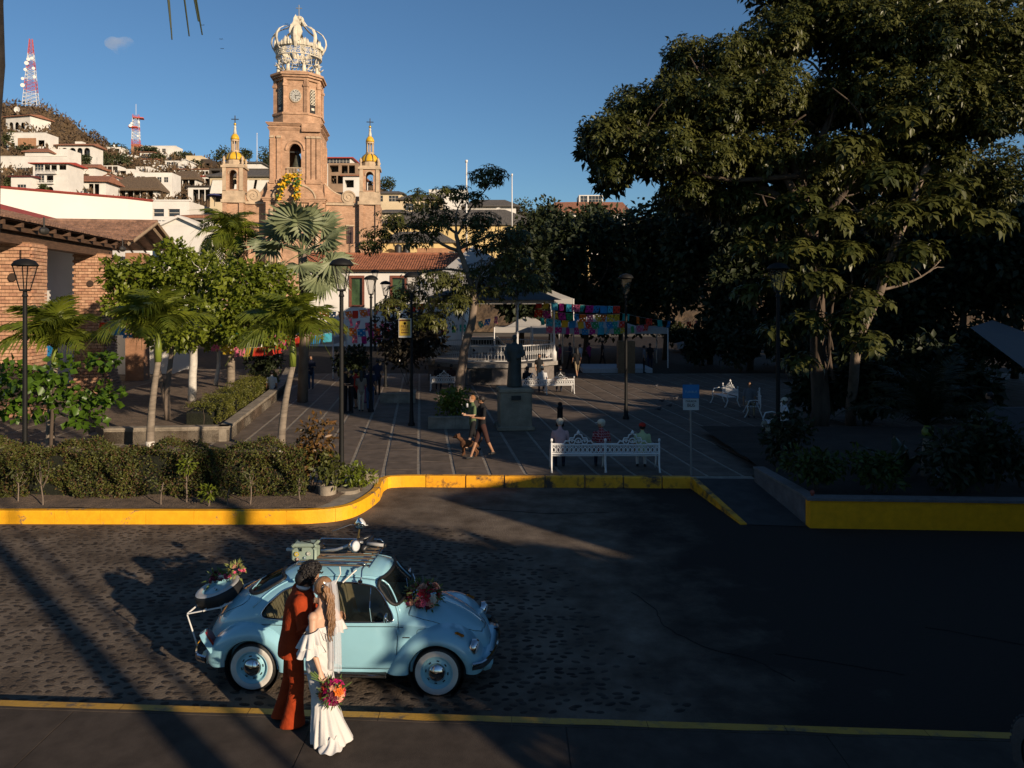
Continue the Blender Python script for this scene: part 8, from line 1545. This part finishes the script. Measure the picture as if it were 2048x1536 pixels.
mb = MB(); mb.box(q + Vector((0, -.025, .02)), (.40, .02, .60)); mb.build('sheet', M('poster_yellow', (.62, .40, .05), .7, .05), yp); brn = M('ink_brown', (.12, .04, .02), .8, 0); textobj('FREE\nWIFI', q + Vector((0, -.037, .0)), .15, brn, yp)
mb = MB(); mb.box(q + Vector((0, -.037, .28)), (.40, .006, .05)); mb.box(q + Vector((0, -.037, -.17)), (.28, .006, .035)); mb.lathe(q + Vector((0, -.037, .17)), [(.05, 0), (0, 0)], 12, axis='Y'); struct(mb.build('print', brn, yp), 'stuff')
ss = thing('street_sign', 'blue and white sign on a slim grey post at the kerb end', 'sign', (4.72, 19.75, PZ)); mb = MB(); mb.cyl((4.72, 19.75, PZ), (4.70, 19.75, 2.7), .028, n=8); mb.build('post', M('galvanised', (.28, .27, .26), .5, .1, 5, 0, metal=.4), ss)
mb = MB(); mb.box((4.70, 19.70, 2.50), (.44, .02, .36), bev=.008); mb.build('blue_panel', M('sign_blue', (.015, .17, .42), .5, .05), ss); sw = M('sign_white', (.50, .50, .48), .5, .05); mb = MB(); mb.box((4.70, 19.70, 2.16), (.42, .02, .30), bev=.008); mb.build('white_panel', sw, ss); textobj('TURIBUS', (4.70, 19.685, 2.46), .085, M('sign_pale', (.25, .45, .62), .5, 0), ss); ik = M('ink_black', (.03, .03, .03), .7, 0); textobj('PARADA', (4.70, 19.685, 2.22), .075, ik, ss); textobj('BUS', (4.70, 19.685, 2.10), .12, ik, ss)
bo = thing('bollard', 'short dark round-topped iron bollard behind the left sitter', 'bollard', G(1120, 852)); q = G(1120, 852); mb = MB(); mb.lathe(q, [(.15, 0), (.15, .10), (.11, .14), (.10, .62), (.125, .66), (.10, .70), (.06, .74), (.09, .80), (.07, .86), (0, .89)], 14); mb.build('post', blk, bo, smooth=True)
pc_ = thing('plant_pot', 'small round concrete pot beside the foot of the near lamp post', 'pot', G(655, 990)); q = G(655, 990); mb = MB(); mb.lathe(q + Vector((0, 0, -.03)), [(.20, 0), (.22, .28), (.17, .28), (.16, .2), (0, .2)], 18); mb.build('pot', conc_l, pc_, smooth='auto')
q = G(690, 985); mb = MB(); mb.lathe(q + Vector((.05, .1, -.05)), [(.30, 0), (.28, .12), (0, .12)], 16); tag(mb.build('lamp_footing', conc_l), 'round concrete footing under the near lamp post', 'footing')
for (px0, px1, py, dp, lab) in ((856, 966, 858, 2.0, 'low stone planter with a round green bush left of the couple'), (760, 830, 806, 1.5, 'low stone planter under the large dark bush')):
    a, b = G(px0, py), G(px1, py); t = thing('planter', lab, 'planter', a); wall_run([(a.x, a.y), (b.x, b.y)], .72, .2, conc_l, .06, 'wall_block', t); wall_run([(b.x, b.y), (b.x - .15, b.y + dp)], .72, .2, conc_l, .06, 'wall_block', t); mb = MB(); mb.bb(a.x + .05, b.x - .2, a.y + .2, a.y + dp, .2, .6); mb.build('soil', soil, t)
def make_bench(label, loc, rz=0):
    t = thing('bench', label, 'bench', loc, rz, world=False, group='ornate white iron benches'); W_ = 1.44; iw = M('bench_white', (.74, .74, .73), .45, .05, 5, .05); y0 = 0
    mb = MB(); mb.tube([(-W_/2, 0, .50), (W_/2, 0, .50)], .022, 6); mb.build('lower_rail', iw, t); mb = MB()
    cr = [(-W_/2, .76), (-.40, .76), (-.34, .84), (-.26, .83), (-.22, .92), (-.12, .92), (-.09, 1.0), (0, 1.04), (.09, 1.0), (.12, .92), (.22, .92), (.26, .83), (.34, .84), (.40, .76), (W_/2, .76)]; mb.tube([(x, 0, z) for x, z in cr], .020, 6); mb.tube([(-W_/2, 0, .735), (W_/2, 0, .735)], .016, 6); mb.build('crest_rail', iw, t)
    for x in (-.17, .17, 0): mb = MB(); mb.tube([(x + .075*math.cos(a), 0, (.85 if x == 0 else .81) + .065*math.sin(a)) for a in [PI*2*k/10 for k in range(10)]], .015, 5, closed=True); mb.ball((x, 0, .83), .03, 6, k=4); mb.build('rosette', iw, t)
    mb = MB(); mb.lathe((0, 0, 1.03), [(.02, 0), (.05, .03), (.02, .08), (0, .11)], 6); mb.build('finial', iw, t)
    for k in range(12): x = lerp(-W_/2 + .06, W_/2 - .06, k/11); mb = MB(); mb.tube([(x + .042*math.cos(a), 0, .60 + .065*math.sin(a)) for a in [PI*2*q/8 for q in range(8)]], .013, 4, closed=True); mb.tube([(x + .03*math.cos(a), 0, .70 + .03*math.sin(a)) for a in [PI*2*q/6 for q in range(6)]], .011, 4, closed=True); mb.tube([(x + .057, 0, .5), (x + .057, 0, .735)], .010, 4); mb.build('ornament', iw, t)
    for k in range(5): mb = MB(); mb.box((0, .09 + k*.09, .43), (W_ - .05, .06, .02)); mb.build('seat_slat', iw, t)
    for s_ in (-1, 1):
        x = s_*W_/2; mb = MB(); mb.tube([(x, -.10, 0), (x, -.05, .10), (x, .03, .30), (x, 0, .45), (x, 0, .80)], [.032, .02, .028, .026, .022], 6); mb.build('leg', iw, t, smooth=True); mb = MB(); mb.tube([(x, .60, 0), (x, .53, .12), (x, .46, .30), (x, .50, .44), (x, .42, .66), (x, .2, .70), (x, 0, .66)], [.032, .02, .028, .024, .024, .022, .02], 6); mb.build('leg', iw, t, smooth=True); mb = MB(); mb.ball((x, 0, .86), (.035, .035, .05), 8, k=6); mb.build('knob', iw, t)
    return t
be = make_bench('left half of the white double bench nearest the kerb', (1.78, 20.12, PZ))
for (p, rz, lab, s_) in (((3.23, 20.12, PZ), 0, 'right half of the white double bench nearest the kerb', 1), ((1.0, 36.6, PZ), R(5), 'left of the two joined benches right of the monument', .95), ((2.38, 36.9, PZ), R(8), 'right of the two joined benches right of the monument', .95), ((-3.45, 38.0, PZ), 0, 'white bench left of the slender tree trunk', .95), ((9.6, 33.0, PZ), R(100), 'white bench under the trees behind the blue sign', 1), ((9.9, 30.0, PZ), R(75), 'white bench with a lone sitter in the deep shade', 1), ((9.2, 25.6, PZ), R(80), 'white bench nearest the right planter, behind the dog', 1)): dup(be, p, rz, lab, scale=s_)
# OTHER PEOPLE
def person(label, loc, rz, top, bot, skin=skin_tan, hair=hair_black, pose='stand', hat=None, h=1.70, group=None, vox=.019, lean=0, shorts=False, arms=0, step=.0, face=None, longhair=False):
    """local frame: facing +Y, feet at the origin"""
    f = Fig(); k = h/1.72; hz = .93 if pose == 'stand' else .52; shoe = dark_trim; S_ = lambda x, y, z: Vector((x, y, z))*k
    ly = lean; hip = S_(0, 0, hz); ch = S_(0, ly*.6, hz + .38); sh = S_(0, ly, hz + .52); nk = S_(0, ly*1.1, hz + .60); hd = S_(0, ly*1.35 + .02, hz + .70)
    f.loft([(hip.x, hip.y, hip.z - .06*k, .155*k, .11*k, 0), (hip.x, hip.y, hip.z + .12*k, .14*k, .10*k, 0), (ch.x, ch.y, ch.z, .17*k, .115*k, 0), (sh.x, sh.y, sh.z - .02, .17*k, .09*k, 0), (nk.x, nk.y, nk.z - .02, .06*k, .06*k, 0)], top, 14)
    f.p = f.p[:]; f.seg(nk, hd - Vector((0, 0, .04)), .052*k, .05*k, skin); HM_ = head(f, hd + Vector((0, 0, .03)), face or (0, 1, -.1 - lean), .105*k, skin)
    for s_ in (-1, 1):
        a = sh + S_(s_*.185, 0, -.03); st_ = step*s_
        if arms == 0: e = a + S_(s_*.05, -.02, -.27); w_ = e + S_(0, .06, -.24)
        elif arms == 1: e = a + S_(s_*.04, .04, -.26); w_ = e + S_(-s_*.12, .22, .02)
        else: e = a + S_(s_*.04, -.08*s_, -.26); w_ = e + S_(0, .10, -.22)
        f.seg(a, a.lerp(e, .75), .056*k, .048*k, top, 8); f.seg(a.lerp(e, .7), e, .042*k, .040*k, skin, 8); f.seg(e, w_, .038*k, .027*k, skin, 8); hand(f, w_, (w_ - e), (-s_, .3, 0), skin, .17*k, .7, s_)
        if pose == 'sit': kn = hip + S_(s_*.11, .42, .0); an = kn + S_(0, .04, -.44)
        else: kn = S_(s_*.10, st_*.45, .49); an = S_(s_*.09, st_*1.0, .08 + (abs(step)*.35 if s_ < 0 and step else 0))
        hp_ = hip + S_(s_*.09, 0, -.02); f.seg(hp_, kn, .088*k, .062*k, bot, 10); f.seg(kn, an if not shorts else kn.lerp(an, .12), .062*k, .05*k, bot, 8)
        if shorts: f.seg(kn.lerp(an, .1), an, .052*k, .036*k, skin, 8)
        f.seg(an + S_(0, -.04, -.04), an + S_(0, .13, -.05), .045*k, .038*k, shoe, 8)
    o = f.make('person', None, vox*k, 2); o.location = loc; o.rotation_euler = (0, 0, rz); tag(o, label, 'person', group)
    r_ = .105*k; mb = MB(); mb.m = HM_; mb.ball((0, -r_*.16, r_*.22), (r_*.90, r_*.98, r_*.98), 12, k=8, jit=.04)
    if longhair: mb.ball((0, -r_*.8, -r_*1.4), (r_*.8, r_*.5, r_*2.2), 10, k=8)
    mb.build('hair', hair, o, smooth=True)
    if hat: mb = MB(); mb.m = HM_; mb.ball((0, -r_*.08, r_*.45), (r_*1.0, r_*1.12, r_*.85), 12, k=8); mb.ball((0, r_*1.0, r_*.38), (r_*.75, r_*.65, r_*.10), 10, k=5); mb.build('cap', hat, o, smooth=True)
    return o
cm_ = lambda n, c: cloth('cloth_' + n, c)
white_hair = M('hair_grey', (.50, .46, .40), .8, .15); creamcap = cm_('cream', (.62, .56, .44)); navy = cm_('navy', (.02, .025, .05)); black = cm_('black', (.012, .012, .014)); jean = cm_('jean', (.05, .08, .14)); khaki = cm_('khaki', (.28, .22, .14)); wh_ = cm_('white', (.55, .55, .56)); pinkc = cm_('pink', (.55, .33, .32)); lime = cm_('lime', (.45, .52, .28)); redc = cm_('red', (.40, .03, .02)); magc = cm_('magenta', (.25, .03, .12)); brc = cm_('brown', (.05, .022, .018))
plaid = brickmat('plaid_shirt', (.26, .03, .035), (.20, .02, .03), (.45, .30, .30), .07, .07, .006, 0, .1)
SB = 'people sitting on the double bench'; SY = 20.42
person('bent-over sitter in pink shirt and cream cap, left on the bench', (1.32, SY, PZ), 0, pinkc, navy, skin_fair, white_hair, 'sit', creamcap, group=SB, lean=.16)
person('sitter in a red plaid shirt and cream cap, middle of the bench', (2.44, SY, PZ), R(0), plaid, navy, skin_tan, white_hair, 'sit', creamcap, group=SB, face=(-1, .35, -.1), lean=.05)
person('sitter in a pale green shirt and red cap on the right of the bench', (3.55, SY, PZ), R(-5), lime, wh_, skin_tan, hair_black, 'sit', redc, group=SB, h=1.6)
person('walking man in black T-shirt and brown shorts crossing the plaza', G(964, 917), R(115), black, brc, skin_tan, hair_black, h=1.78, shorts=True, arms=1, step=.30, face=(.5, .9, 0))
person('walking woman in green top just behind the man in black shorts', G(948, 905) + Vector((-.05, .15, 0)), R(115), cm_('sage', (.10, .14, .07)), black, skin_fair, cm_('fairhair', (.3, .14, .06)), h=1.66, shorts=True, arms=1, step=-.25)
mb = MB(); q = G(942, 880) + Vector((0, 0, 1.02)); mb.lathe(q + Vector((-.12, -.12, .08)), [(.035, 0), (.04, .09), (.03, .12), (0, .13)], 8); tag(mb.build('paper_cup', wh_, smooth=True), 'white cup held by the walking couple', 'cup')
def dog(label, loc, rz, c, s_=1.0, L=.30):
    f = Fig(); m = c; f.seg((-.22, 0, .36), (.20, 0, .37), .10, .12, m, 10); f.seg((.20, 0, .40), (.36, 0, .52), .075, .06, m, 8); f.blob((.42, 0, .56), (.09, .07, .075), m); f.seg((.44, 0, .54), (.54, 0, .52), .042, .03, m, 8)
    for y in (-.06, .06): f.seg((.38, y, .62), (.36, y*1.4, .54), .03, .025, m, 6); f.chain([(.20, y, .34), (.21, y, .18), (.20, y, .03)], [.05, .03, .024], m, 7); f.chain([(-.20, y, .36), (-.13, y, .22), (-.24, y, .14), (-.21, y, .03)], [.07, .04, .026, .022], m, 7); f.seg((.20, y, .025), (.25, y, .02), .026, .02, m, 6); f.seg((-.21, y, .025), (-.16, y, .02), .026, .02, m, 6)
    f.chain([(-.27, 0, .40), (-.36, 0, .48), (-.38, 0, .58)], [.03, .025, .018], m, 6); f.blob((.22, 0, .34), (.10, .095, .12), m); o = f.make('dog', None, .014, 3); o.location = loc; o.rotation_euler = (0, 0, rz); o.scale = (s_,)*3; tag(o, label, 'dog'); return o
dog('small brown dog walking left of the couple', G(940, 912), R(160), M('fur_brown', (.12, .05, .02), .9, .3, 12, .4)); dog('pale curly dog beside the man in white', (8.65, 24.9, PZ), R(-150), M('fur_pale', (.30, .27, .20), .95, .2, 14, .8), 1.0)
person('man in white T-shirt and cap sitting in the shade by the right planter', (9.1, 25.0, PZ), R(95), wh_, black, skin_tan, hair_black, 'sit', creamcap, h=1.72, face=(-.3, 1, -.1), arms=1)
person('dark-clothed man walking at the far right edge beyond the shrubs', (14.6, 22.9, PZ), R(60), black, khaki, skin_tan, shorts=True, h=1.75)
person('reclining sitter in grey on the shaded bench at right', (9.5, 30.0, PZ), R(170), cm_('grey', (.2, .2, .22)), khaki, skin_tan, pose='sit', h=1.7)
crowd = [((722, 824), cm_('taupe', (.22, .18, .14)), cm_('silver', (.42, .36, .28)), 'woman in a pale satin slit dress with long black hair in the shaded group', 1, 0), ((740, 822), navy, jean, 'person in dark top and blue jeans right of the satin dress', 0, 0), ((702, 826), black, black, 'tall man in black suit left of the satin dress', 0, 0), ((690, 826), black, black, 'person in black half hidden by the near lamp post', 0, 0), ((712, 818), redc, black, 'person in red trousers glimpsed inside the shaded group', 0, 1), ((728, 806), black, magc, 'person at the back of the shaded group', 0, 0), ((755, 790), navy, black, 'person stepping right behind the shaded group', 0, 0), ((607, 786), black, black, 'walking person in black behind the planter end', 0, 0), ((622, 778), navy, jean, 'person in jeans beyond the planter end', 0, 0),
 ((1078, 770), black, black, 'standing person left of the bench group by the bandstand', 0, 0), ((1096, 752), wh_, black, 'person in a dull pink shirt near the bandstand column', 0, 0), ((1120, 745), magc, black, 'person in magenta top under the paper flags', 0, 0), ((1154, 756), black, khaki, 'woman in black top and pale shorts near the stage', 1, 1), ((1160, 740), wh_, jean, 'person in white at the corner of the pale stage', 0, 0), ((1178, 735), magc, black, 'person behind the stage under the awning', 0, 0), ((1205, 735), black, black, 'dark figure at the back of the stage', 0, 0), ((1288, 746), cm_('grey', (.2, .2, .22)), black, 'person in grey walking right of the stage', 0, 0), ((1300, 740), black, navy, 'person in navy right of the stage', 0, 0), ((1386, 724), navy, cm_('cyan', (.10, .35, .45)), 'person in light blue trousers far back beside the parked car', 0, 0), ((1140, 738), navy, black, 'person standing between the magenta top and the pale shorts', 0, 0), ((985, 742), cm_('grey', (.2, .2, .22)), black, 'person in grey behind the bandstand railing', 0, 0)]
for (p, tp, bt_, lab, lg, sh_) in crowd: person(lab, G(*p), random.uniform(0, 6.28) if lg == 0 else R(20), tp, bt_, hair=hair_black, longhair=bool(lg), shorts=bool(sh_), arms=random.choice((0, 1, 2)), step=random.choice((0, .15, .2)), group='people standing about the shaded plaza', vox=.032, h=random.uniform(1.6, 1.8))
for (x, y, tp, lab) in ((.75, 36.95, black, 'seated person in black, left on the joined benches'), (1.5, 37.0, wh_, 'seated person with white cap in the middle of the joined benches'), (2.4, 37.3, black, 'seated person in black, right on the joined benches'), (-3.75, 38.3, black, 'seated person on the bench left of the slender tree, left one'), (-3.1, 38.3, brc, 'seated person on the bench left of the slender tree, right one'), (-11.15, 34.8, wh_, 'person in pale shirt and white shoes sitting on the end of the stone planter')): person(lab, (x, y, PZ), R(5), tp, navy, pose='sit', hat=creamcap if 'cap' in lab else None, group='people sitting in the shade', vox=.032)
# PAPER FLAGS
fcol = {k: leafmat('flag_' + k, c, tuple(min(1, v*1.25) for v in c), .6, .4, 6) for k, c in dict(red=(.55, .04, .02), pink=(.60, .12, .22), orange=(.65, .16, .02), yellow=(.62, .42, .03), green=(.03, .30, .10), turquoise=(.03, .38, .34), blue=(.02, .22, .50), magenta=(.40, .02, .22), cyan=(.05, .40, .55)).items()}
fme = []
for i in range(3):
    mb = MB(); W_, H_ = .50, .40; nx, nz = 7, 6
    for a in range(nx):
        for b in range(nz):
            if (a % 2 == 1 and b % 2 == 1 and (a + b + i) % 4 == 0): continue
            x0_, x1_ = lerp(-W_/2, W_/2, a/nx), lerp(-W_/2, W_/2, (a+1)/nx); z0_, z1_ = -H_*b/nz, -H_*(b+1)/nz; cv = lambda x, z: (x, .04*math.sin(x*9 + i) - .1*z*z*4*(i - 1), z); mb.add([cv(x0_, z0_), cv(x1_, z0_), cv(x1_, z1_), cv(x0_, z1_)], [(0, 1, 2, 3)])
        x = lerp(-W_/2, W_/2, (a + .5)/nx); mb.add([(x - W_/nx/2, .03, -H_), (x + W_/nx/2, .03, -H_), (x, .03, -H_ - .05)], [(0, 1, 2)])
    fme.append(mb)
def bunting(label, a, b, n, sag, cols, s_=1.0):
    a, b = Vector(a), Vector(b); t = thing('paper_flag_string', label, 'bunting', a, group='strings of cut-paper flags over the plaza'); pt_ = lambda u: a.lerp(b, u) - Vector((0, 0, sag*4*u*(1-u))); mb = MB(); mb.tube([tuple(pt_(k/20)) for k in range(21)], .006, 4); mb.build('cord', wt, t); ang_ = math.atan2((b-a).y, (b-a).x)
    for k in range(n):
        key = (random.randrange(3), random.choice(cols)); nm_ = 'paper_flag_%d_%s' % key
        me = bpy.data.meshes.get(nm_)
        if not me: me = bpy.data.meshes.new(nm_); me.from_pydata(fme[key[0]].v, [], fme[key[0]].f); me.materials.append(fcol[key[1]])
        o = link('paper_flag', me, t); o.location = pt_((k + .5)/n) - a; o.rotation_euler = (random.uniform(-.3, .3), 0, ang_ + random.uniform(-.35, .35)); o.scale = (s_,)*3
al = list(fcol)
for (lab, a, b, n, sg, cols) in (('left string with turquoise, green and blue sheets behind the feather palms', (425, 640, 36), (560, 650, 38), 6, .25, ['turquoise', 'green', 'cyan']), ('low left string of red, orange, yellow and pink sheets', (425, 680, 34), (600, 672, 38), 9, .45, ['red', 'orange', 'yellow', 'pink']), ('string of orange and pink sheets behind the white-footed palm', (520, 655, 38), (640, 650, 40), 6, .5, ['orange', 'pink', 'red']), ('short string of bright blue sheets beside the white-footed palm', (600, 668, 36), (665, 662, 38), 3, .15, ['blue', 'cyan']), ('sunlit string of red and pink sheets below the brown window', (640, 622, 40), (760, 612, 44), 8, .15, ['red', 'pink', 'orange', 'blue']), ('string with yellow, orange and blue sheets right of the far lamps', (758, 606, 42), (850, 606, 46), 6, .15, ['yellow', 'orange', 'blue', 'red']), ('pink and magenta string left of the yellow poster', (690, 632, 38), (800, 640, 46), 7, .3, ['magenta', 'pink', 'red']), ('mixed string over the pale tent', (660, 645, 40), (780, 652, 44), 7, .25, al), ('magenta string low over the pale tent', (700, 668, 41), (800, 655, 46), 6, .3, ['magenta', 'pink']), ('shaded string from the bandstand to the right, top row', (1070, 600, 42), (1240, 612, 46), 12, .1, al), ('shaded string from the bandstand to the right, second row', (1070, 618, 43), (1240, 628, 47), 12, .15, al), ('shaded string from the bandstand to the right, third row', (1075, 634, 43), (1250, 642, 48), 12, .15, al), ('shaded red and green string, lowest row by the stage', (1090, 650, 44), (1300, 648, 50), 13, .2, al), ('dim string running to the parked cars', (1240, 625, 46), (1420, 640, 56), 9, .3, al), ('dim blue and pink string behind the yellow poster', (840, 650, 44), (1000, 630, 50), 9, .3, ['turquoise', 'blue', 'pink', 'green']), ('left string of blue sheets on the arcade', (20, 690, 31), (110, 690, 34), 4, .1, ['blue', 'cyan']), ('left string behind the almond leaves', (200, 640, 34), (330, 650, 36), 6, .3, ['turquoise', 'blue', 'red'])): bunting(lab, P(*a), P(*b), n, sg, cols, 1.05)
# CARS
def small_car(label, loc, rz, col, L=4.4, H=1.6, name='parked_car', cat='car'):
    t = thing(name, label, cat, loc, rz, world=False, group='cars parked beyond the plaza'); m = M('paint_%d' % int(col[0]*999), col, .3, .03, 2, 0, coat=.5); mb = MB(); h = H; pr_ = [(-L/2, .35), (L/2, .35), (L/2, .75), (L/2 - .9, .95), (L/2 - 1.5, h), (-L/2 + .7, h), (-L/2 + .1, 1.0)]
    mb.prism(pr_, -.85, .85, 'XZ'); mb.build('body', m, t); mb = MB(); mb.prism([(L/2 - 1.15, .98), (L/2 - 1.58, h - .1), (-L/2 + .8, h - .1), (-L/2 + .4, 1.0)], -.87, .87, 'XZ'); mb.build('window', win_d, t)
    for x in (-L/2 + .8, L/2 - .8):
        for y in (-.8, .8): mb = MB(); mb.lathe((x, y, .34), [(.34, -.1), (.34, .1)], 16, axis='Y'); w_ = mb.build('wheel', rubber, t); mb = MB(); mb.lathe((x, y*1.03, .34), [(.2, -.09), (.2, .09)], 12, axis='Y'); mb.build('rim', chrome, w_)
    for y in (-.6, .6): mb = MB(); mb.box((L/2 + .01, y, .72), (.06, .3, .14)); mb.build('headlight', MATS['lamp_glass'], t)
small_car('white pickup glimpsed behind the bandstand railing', (-1.9, 62, PZ), R(3), (.6, .6, .6)); small_car('silver car parked in the shade beyond the blue sign', (16.6, 66, PZ), R(178), (.35, .37, .40)); small_car('pale car parked behind the huge trunk', (25.6, 64, PZ), R(178), (.4, .42, .45))
nv = thing('parked_car', 'black vehicle of which only the tyre shows at the bottom right corner', 'car', (7, 7.05, .2), world=True); mb = MB(); mb.lathe((5.02, 7.05, .56), [(.20, .10), (.33, .11), (.37, .08), (.38, 0), (.37, -.08), (.33, -.11), (.20, -.10)], 30, axis='X', cap=False); mb.build('wheel', M('tyre_grey', (.06, .06, .058), .8, .2, 20, .5), nv, smooth=True)
mb = MB()
for k in range(36): a = k*PI/18; mb.m = Matrix.Translation((5.02, 7.05, .56)) @ Matrix.Rotation(a, 4, 'X'); mb.box((0, 0, .385), (.16, .03, .02))
struct(mb.build('tread', MATS['tyre_grey'], nv), 'stuff'); mb = MB(); mb.lathe((5.02, 7.05, .56), [(.2, .05), (.2, -.09), (.05, -.1), (0, -.1)], 20, axis='X'); mb.build('rim', chrome, nv, smooth='auto')
mb = MB(); mb.box((7.75, 7.05, 1.0), (3.4, 1.7, .9), bev=.2); mb.box((8.0, 7.05, 1.6), (2.0, 1.5, .5), bev=.2); mb.build('body', blk, nv, smooth='auto')
for i, (px, py) in enumerate(((573, 48), (574, 58), (405, 50), (442, 78), (444, 97))): p = P(px, py, 90); mb = MB(); mb.add([p, p + Vector((.14, .05, .07)), p + Vector((.26, .05, .01)), p + Vector((0, .07, -.02)), p + Vector((-.14, .05, .07)), p + Vector((-.26, .05, .01))], [(0, 1, 2, 3), (0, 3, 5, 4)]); tag(mb.build('bird', black), ('bird nearest the crown, upper one', 'bird nearest the crown, lower one', 'bird under the hanging palm leaves', 'bird alone in the blue, upper', 'bird alone in the blue, lower')[i], 'bird', 'birds circling left of the crown')
for i, (px, py) in enumerate(((1325, 805), (1340, 815), (1352, 800), (1312, 775), (1318, 822))): p = G(px, py); mb = MB(); mb.ball(p + Vector((0, 0, .09)), (.09, .05, .06), 8, k=5); mb.ball(p + Vector((.08, 0, .16)), .03, 6, k=4); mb.tube([p + Vector((-.08, 0, .09)), p + Vector((-.18, 0, .07))], [.03, .01], 5); tag(mb.build('pigeon', M('pigeon_grey', (.05, .05, .06), .7, .2), smooth=True), 'dark pigeon on the shaded paving left of the blue sign, ' + ('leftmost of the near three', 'middle of the near three', 'rightmost, closest to the sign', 'farthest from the kerb', 'nearest the kerb')[i], 'pigeon', 'pigeons on the shaded paving')
cl = bpy.data.materials.new('cloud'); cl.use_nodes = True; t = cl.node_tree; t.nodes.remove(t.nodes['Principled BSDF']); vo = t.nodes.new('ShaderNodeVolumePrincipled'); tc = t.nodes.new('ShaderNodeTexCoord'); n_ = t.nodes.new('ShaderNodeTexNoise'); n_.inputs['Scale'].default_value = .035; n_.inputs['Detail'].default_value = 3; ra = t.nodes.new('ShaderNodeMapRange'); ra.inputs[1].default_value = .42; ra.inputs[2].default_value = .75; ra.inputs[3].default_value = 0; ra.inputs[4].default_value = .045
t.links.new(tc.outputs['Object'], n_.inputs[0]); t.links.new(n_.outputs[0], ra.inputs[0]); t.links.new(ra.outputs[0], vo.inputs['Density']); t.links.new(vo.outputs[0], t.nodes['Material Output'].inputs['Volume']); vo.inputs['Color'].default_value = (1, 1, 1, 1)
mb = MB(); p = P(238, 92, 1100)
for dx, dz, rx, rz_ in ((-8, 4, 14, 10), (10, 5, 13, 9), (2, -3, 12, 11)): mb.ball(p + Vector((dx, 0, dz)), (rx, 10, rz_), 16, k=10)
o = remesh_obj(mb, 'cloud', cl, None, 2.0, 8); o['kind'] = 'structure'
# SEAFRONT BEHIND THE CAMERA (unseen; blocks shaped for the shade they cast)
def ST(s_, t_): return (s_*.70 + t_*.714, -s_*.714 + t_*.70)
def sea_block(label, t0, t1, s0, s1, h):
    q = [ST(s0, t0), ST(s0, t1), ST(s1, t1), ST(s1, t0)]; t = thing('seafront_shade_building', label, 'building', (*q[0], .2), group='buildings along the seafront'); mb = MB(); mb.prism(q, .2, h, 'XY'); mb.build('wall', crm, t)
    mb = MB(); mb.prism([ST(s0 - .2, t0 - .0), ST(s0 - .2, t1), ST(s1 + .2, t1), ST(s1 + .2, t0)], h, h + .15, 'XY'); mb.build('cornice', wht, t)
    for k in range(int(h//3)):
        for j in range(int((t1 - t0)//2.5)): a, b = t0 + .6 + j*2.5, t0 + 1.8 + j*2.5; mb = MB(); mb.prism([ST(s0 - .06, a), ST(s0 - .06, b), ST(s0 + .05, b), ST(s0 + .05, a)], .2 + k*3 + 1, .2 + k*3 + 2.4, 'XY'); mb.build('window', win_d, t)
sea_block('unseen low cream block added beside the kiosk to trim the sunlit wedge on the road', 10.7, 11.7, 8, 12, 4.45); sea_block('low cream seafront kiosk building behind the viewer', 11.7, 15.0, 8, 14, 6.1); sea_block('unseen cream block next to the kiosk, shaped to shade the double bench', 15.0, 16.35, 8, 14, 7.5)  # lowest block added to trim the sunlit wedge, last one to shade the bench
sea_block('tall cream seafront hotel behind the viewer', 16.35, 21.5, 8, 20, 13.5); sea_block('unseen lower block right of the hotel, shaped to shade the plaza beneath the trees', 21.5, 34, 8, 18, 7.6); sea_block('unseen tall block far right, added to keep the dark wood in shade', 34, 60, 8, 24, 15)  # last two blocks are unseen, their heights set by the shade they throw
for t_, h, w_ in ((6.75, 6.1, 1.5), (8.7, 6.1, 1.4), (9.9, 5.2, 1.0)):
    x, y = ST(8, t_); cl_ = [(x + random.uniform(-.5, .5), y + random.uniform(-.5, .5), z, w_, w_, .9) for z in (1.2, 2.1, 3.0, 3.9, h - .9)]; tree('seafront_tree', {6.75: 'first bushy seafront tree behind the viewer', 8.7: 'second bushy seafront tree behind the viewer', 9.9: 'third bushy seafront tree behind the viewer'}[t_], (x, y, .2), [(x, y, .2, .15), (x, y, 2, .12), (x, y, 3, .1)], cl_, 4200, .42, .26, lf_bg, bark_d, shell=.0, group='bushy seafront trees')
for t_, s_, h, r_, lab in ((3.1, 8, 13.5, .17, 'first coconut palm on the seafront'), (7.2, 15, 15, .20, 'second coconut palm on the seafront'), (1.2, 10, 12, .18, 'third coconut palm on the seafront')):
    palm(None, lab, h, 2, 12, lean=(.2, .1), meshes=fe, r=r_, shaft_h=.4, pos=Vector((*ST(s_, t_), .2)), group='coconut palms on the seafront', pitch=(-.6, .8))
x, y = ST(9, 3.72); mb = MB(); mb.cyl((x, y, .2), (x, y, 9.5), .07, .05, 8); tag(mb.build('pole', blk, smooth=True), 'slim lamp post on the seafront behind the viewer', 'pole')
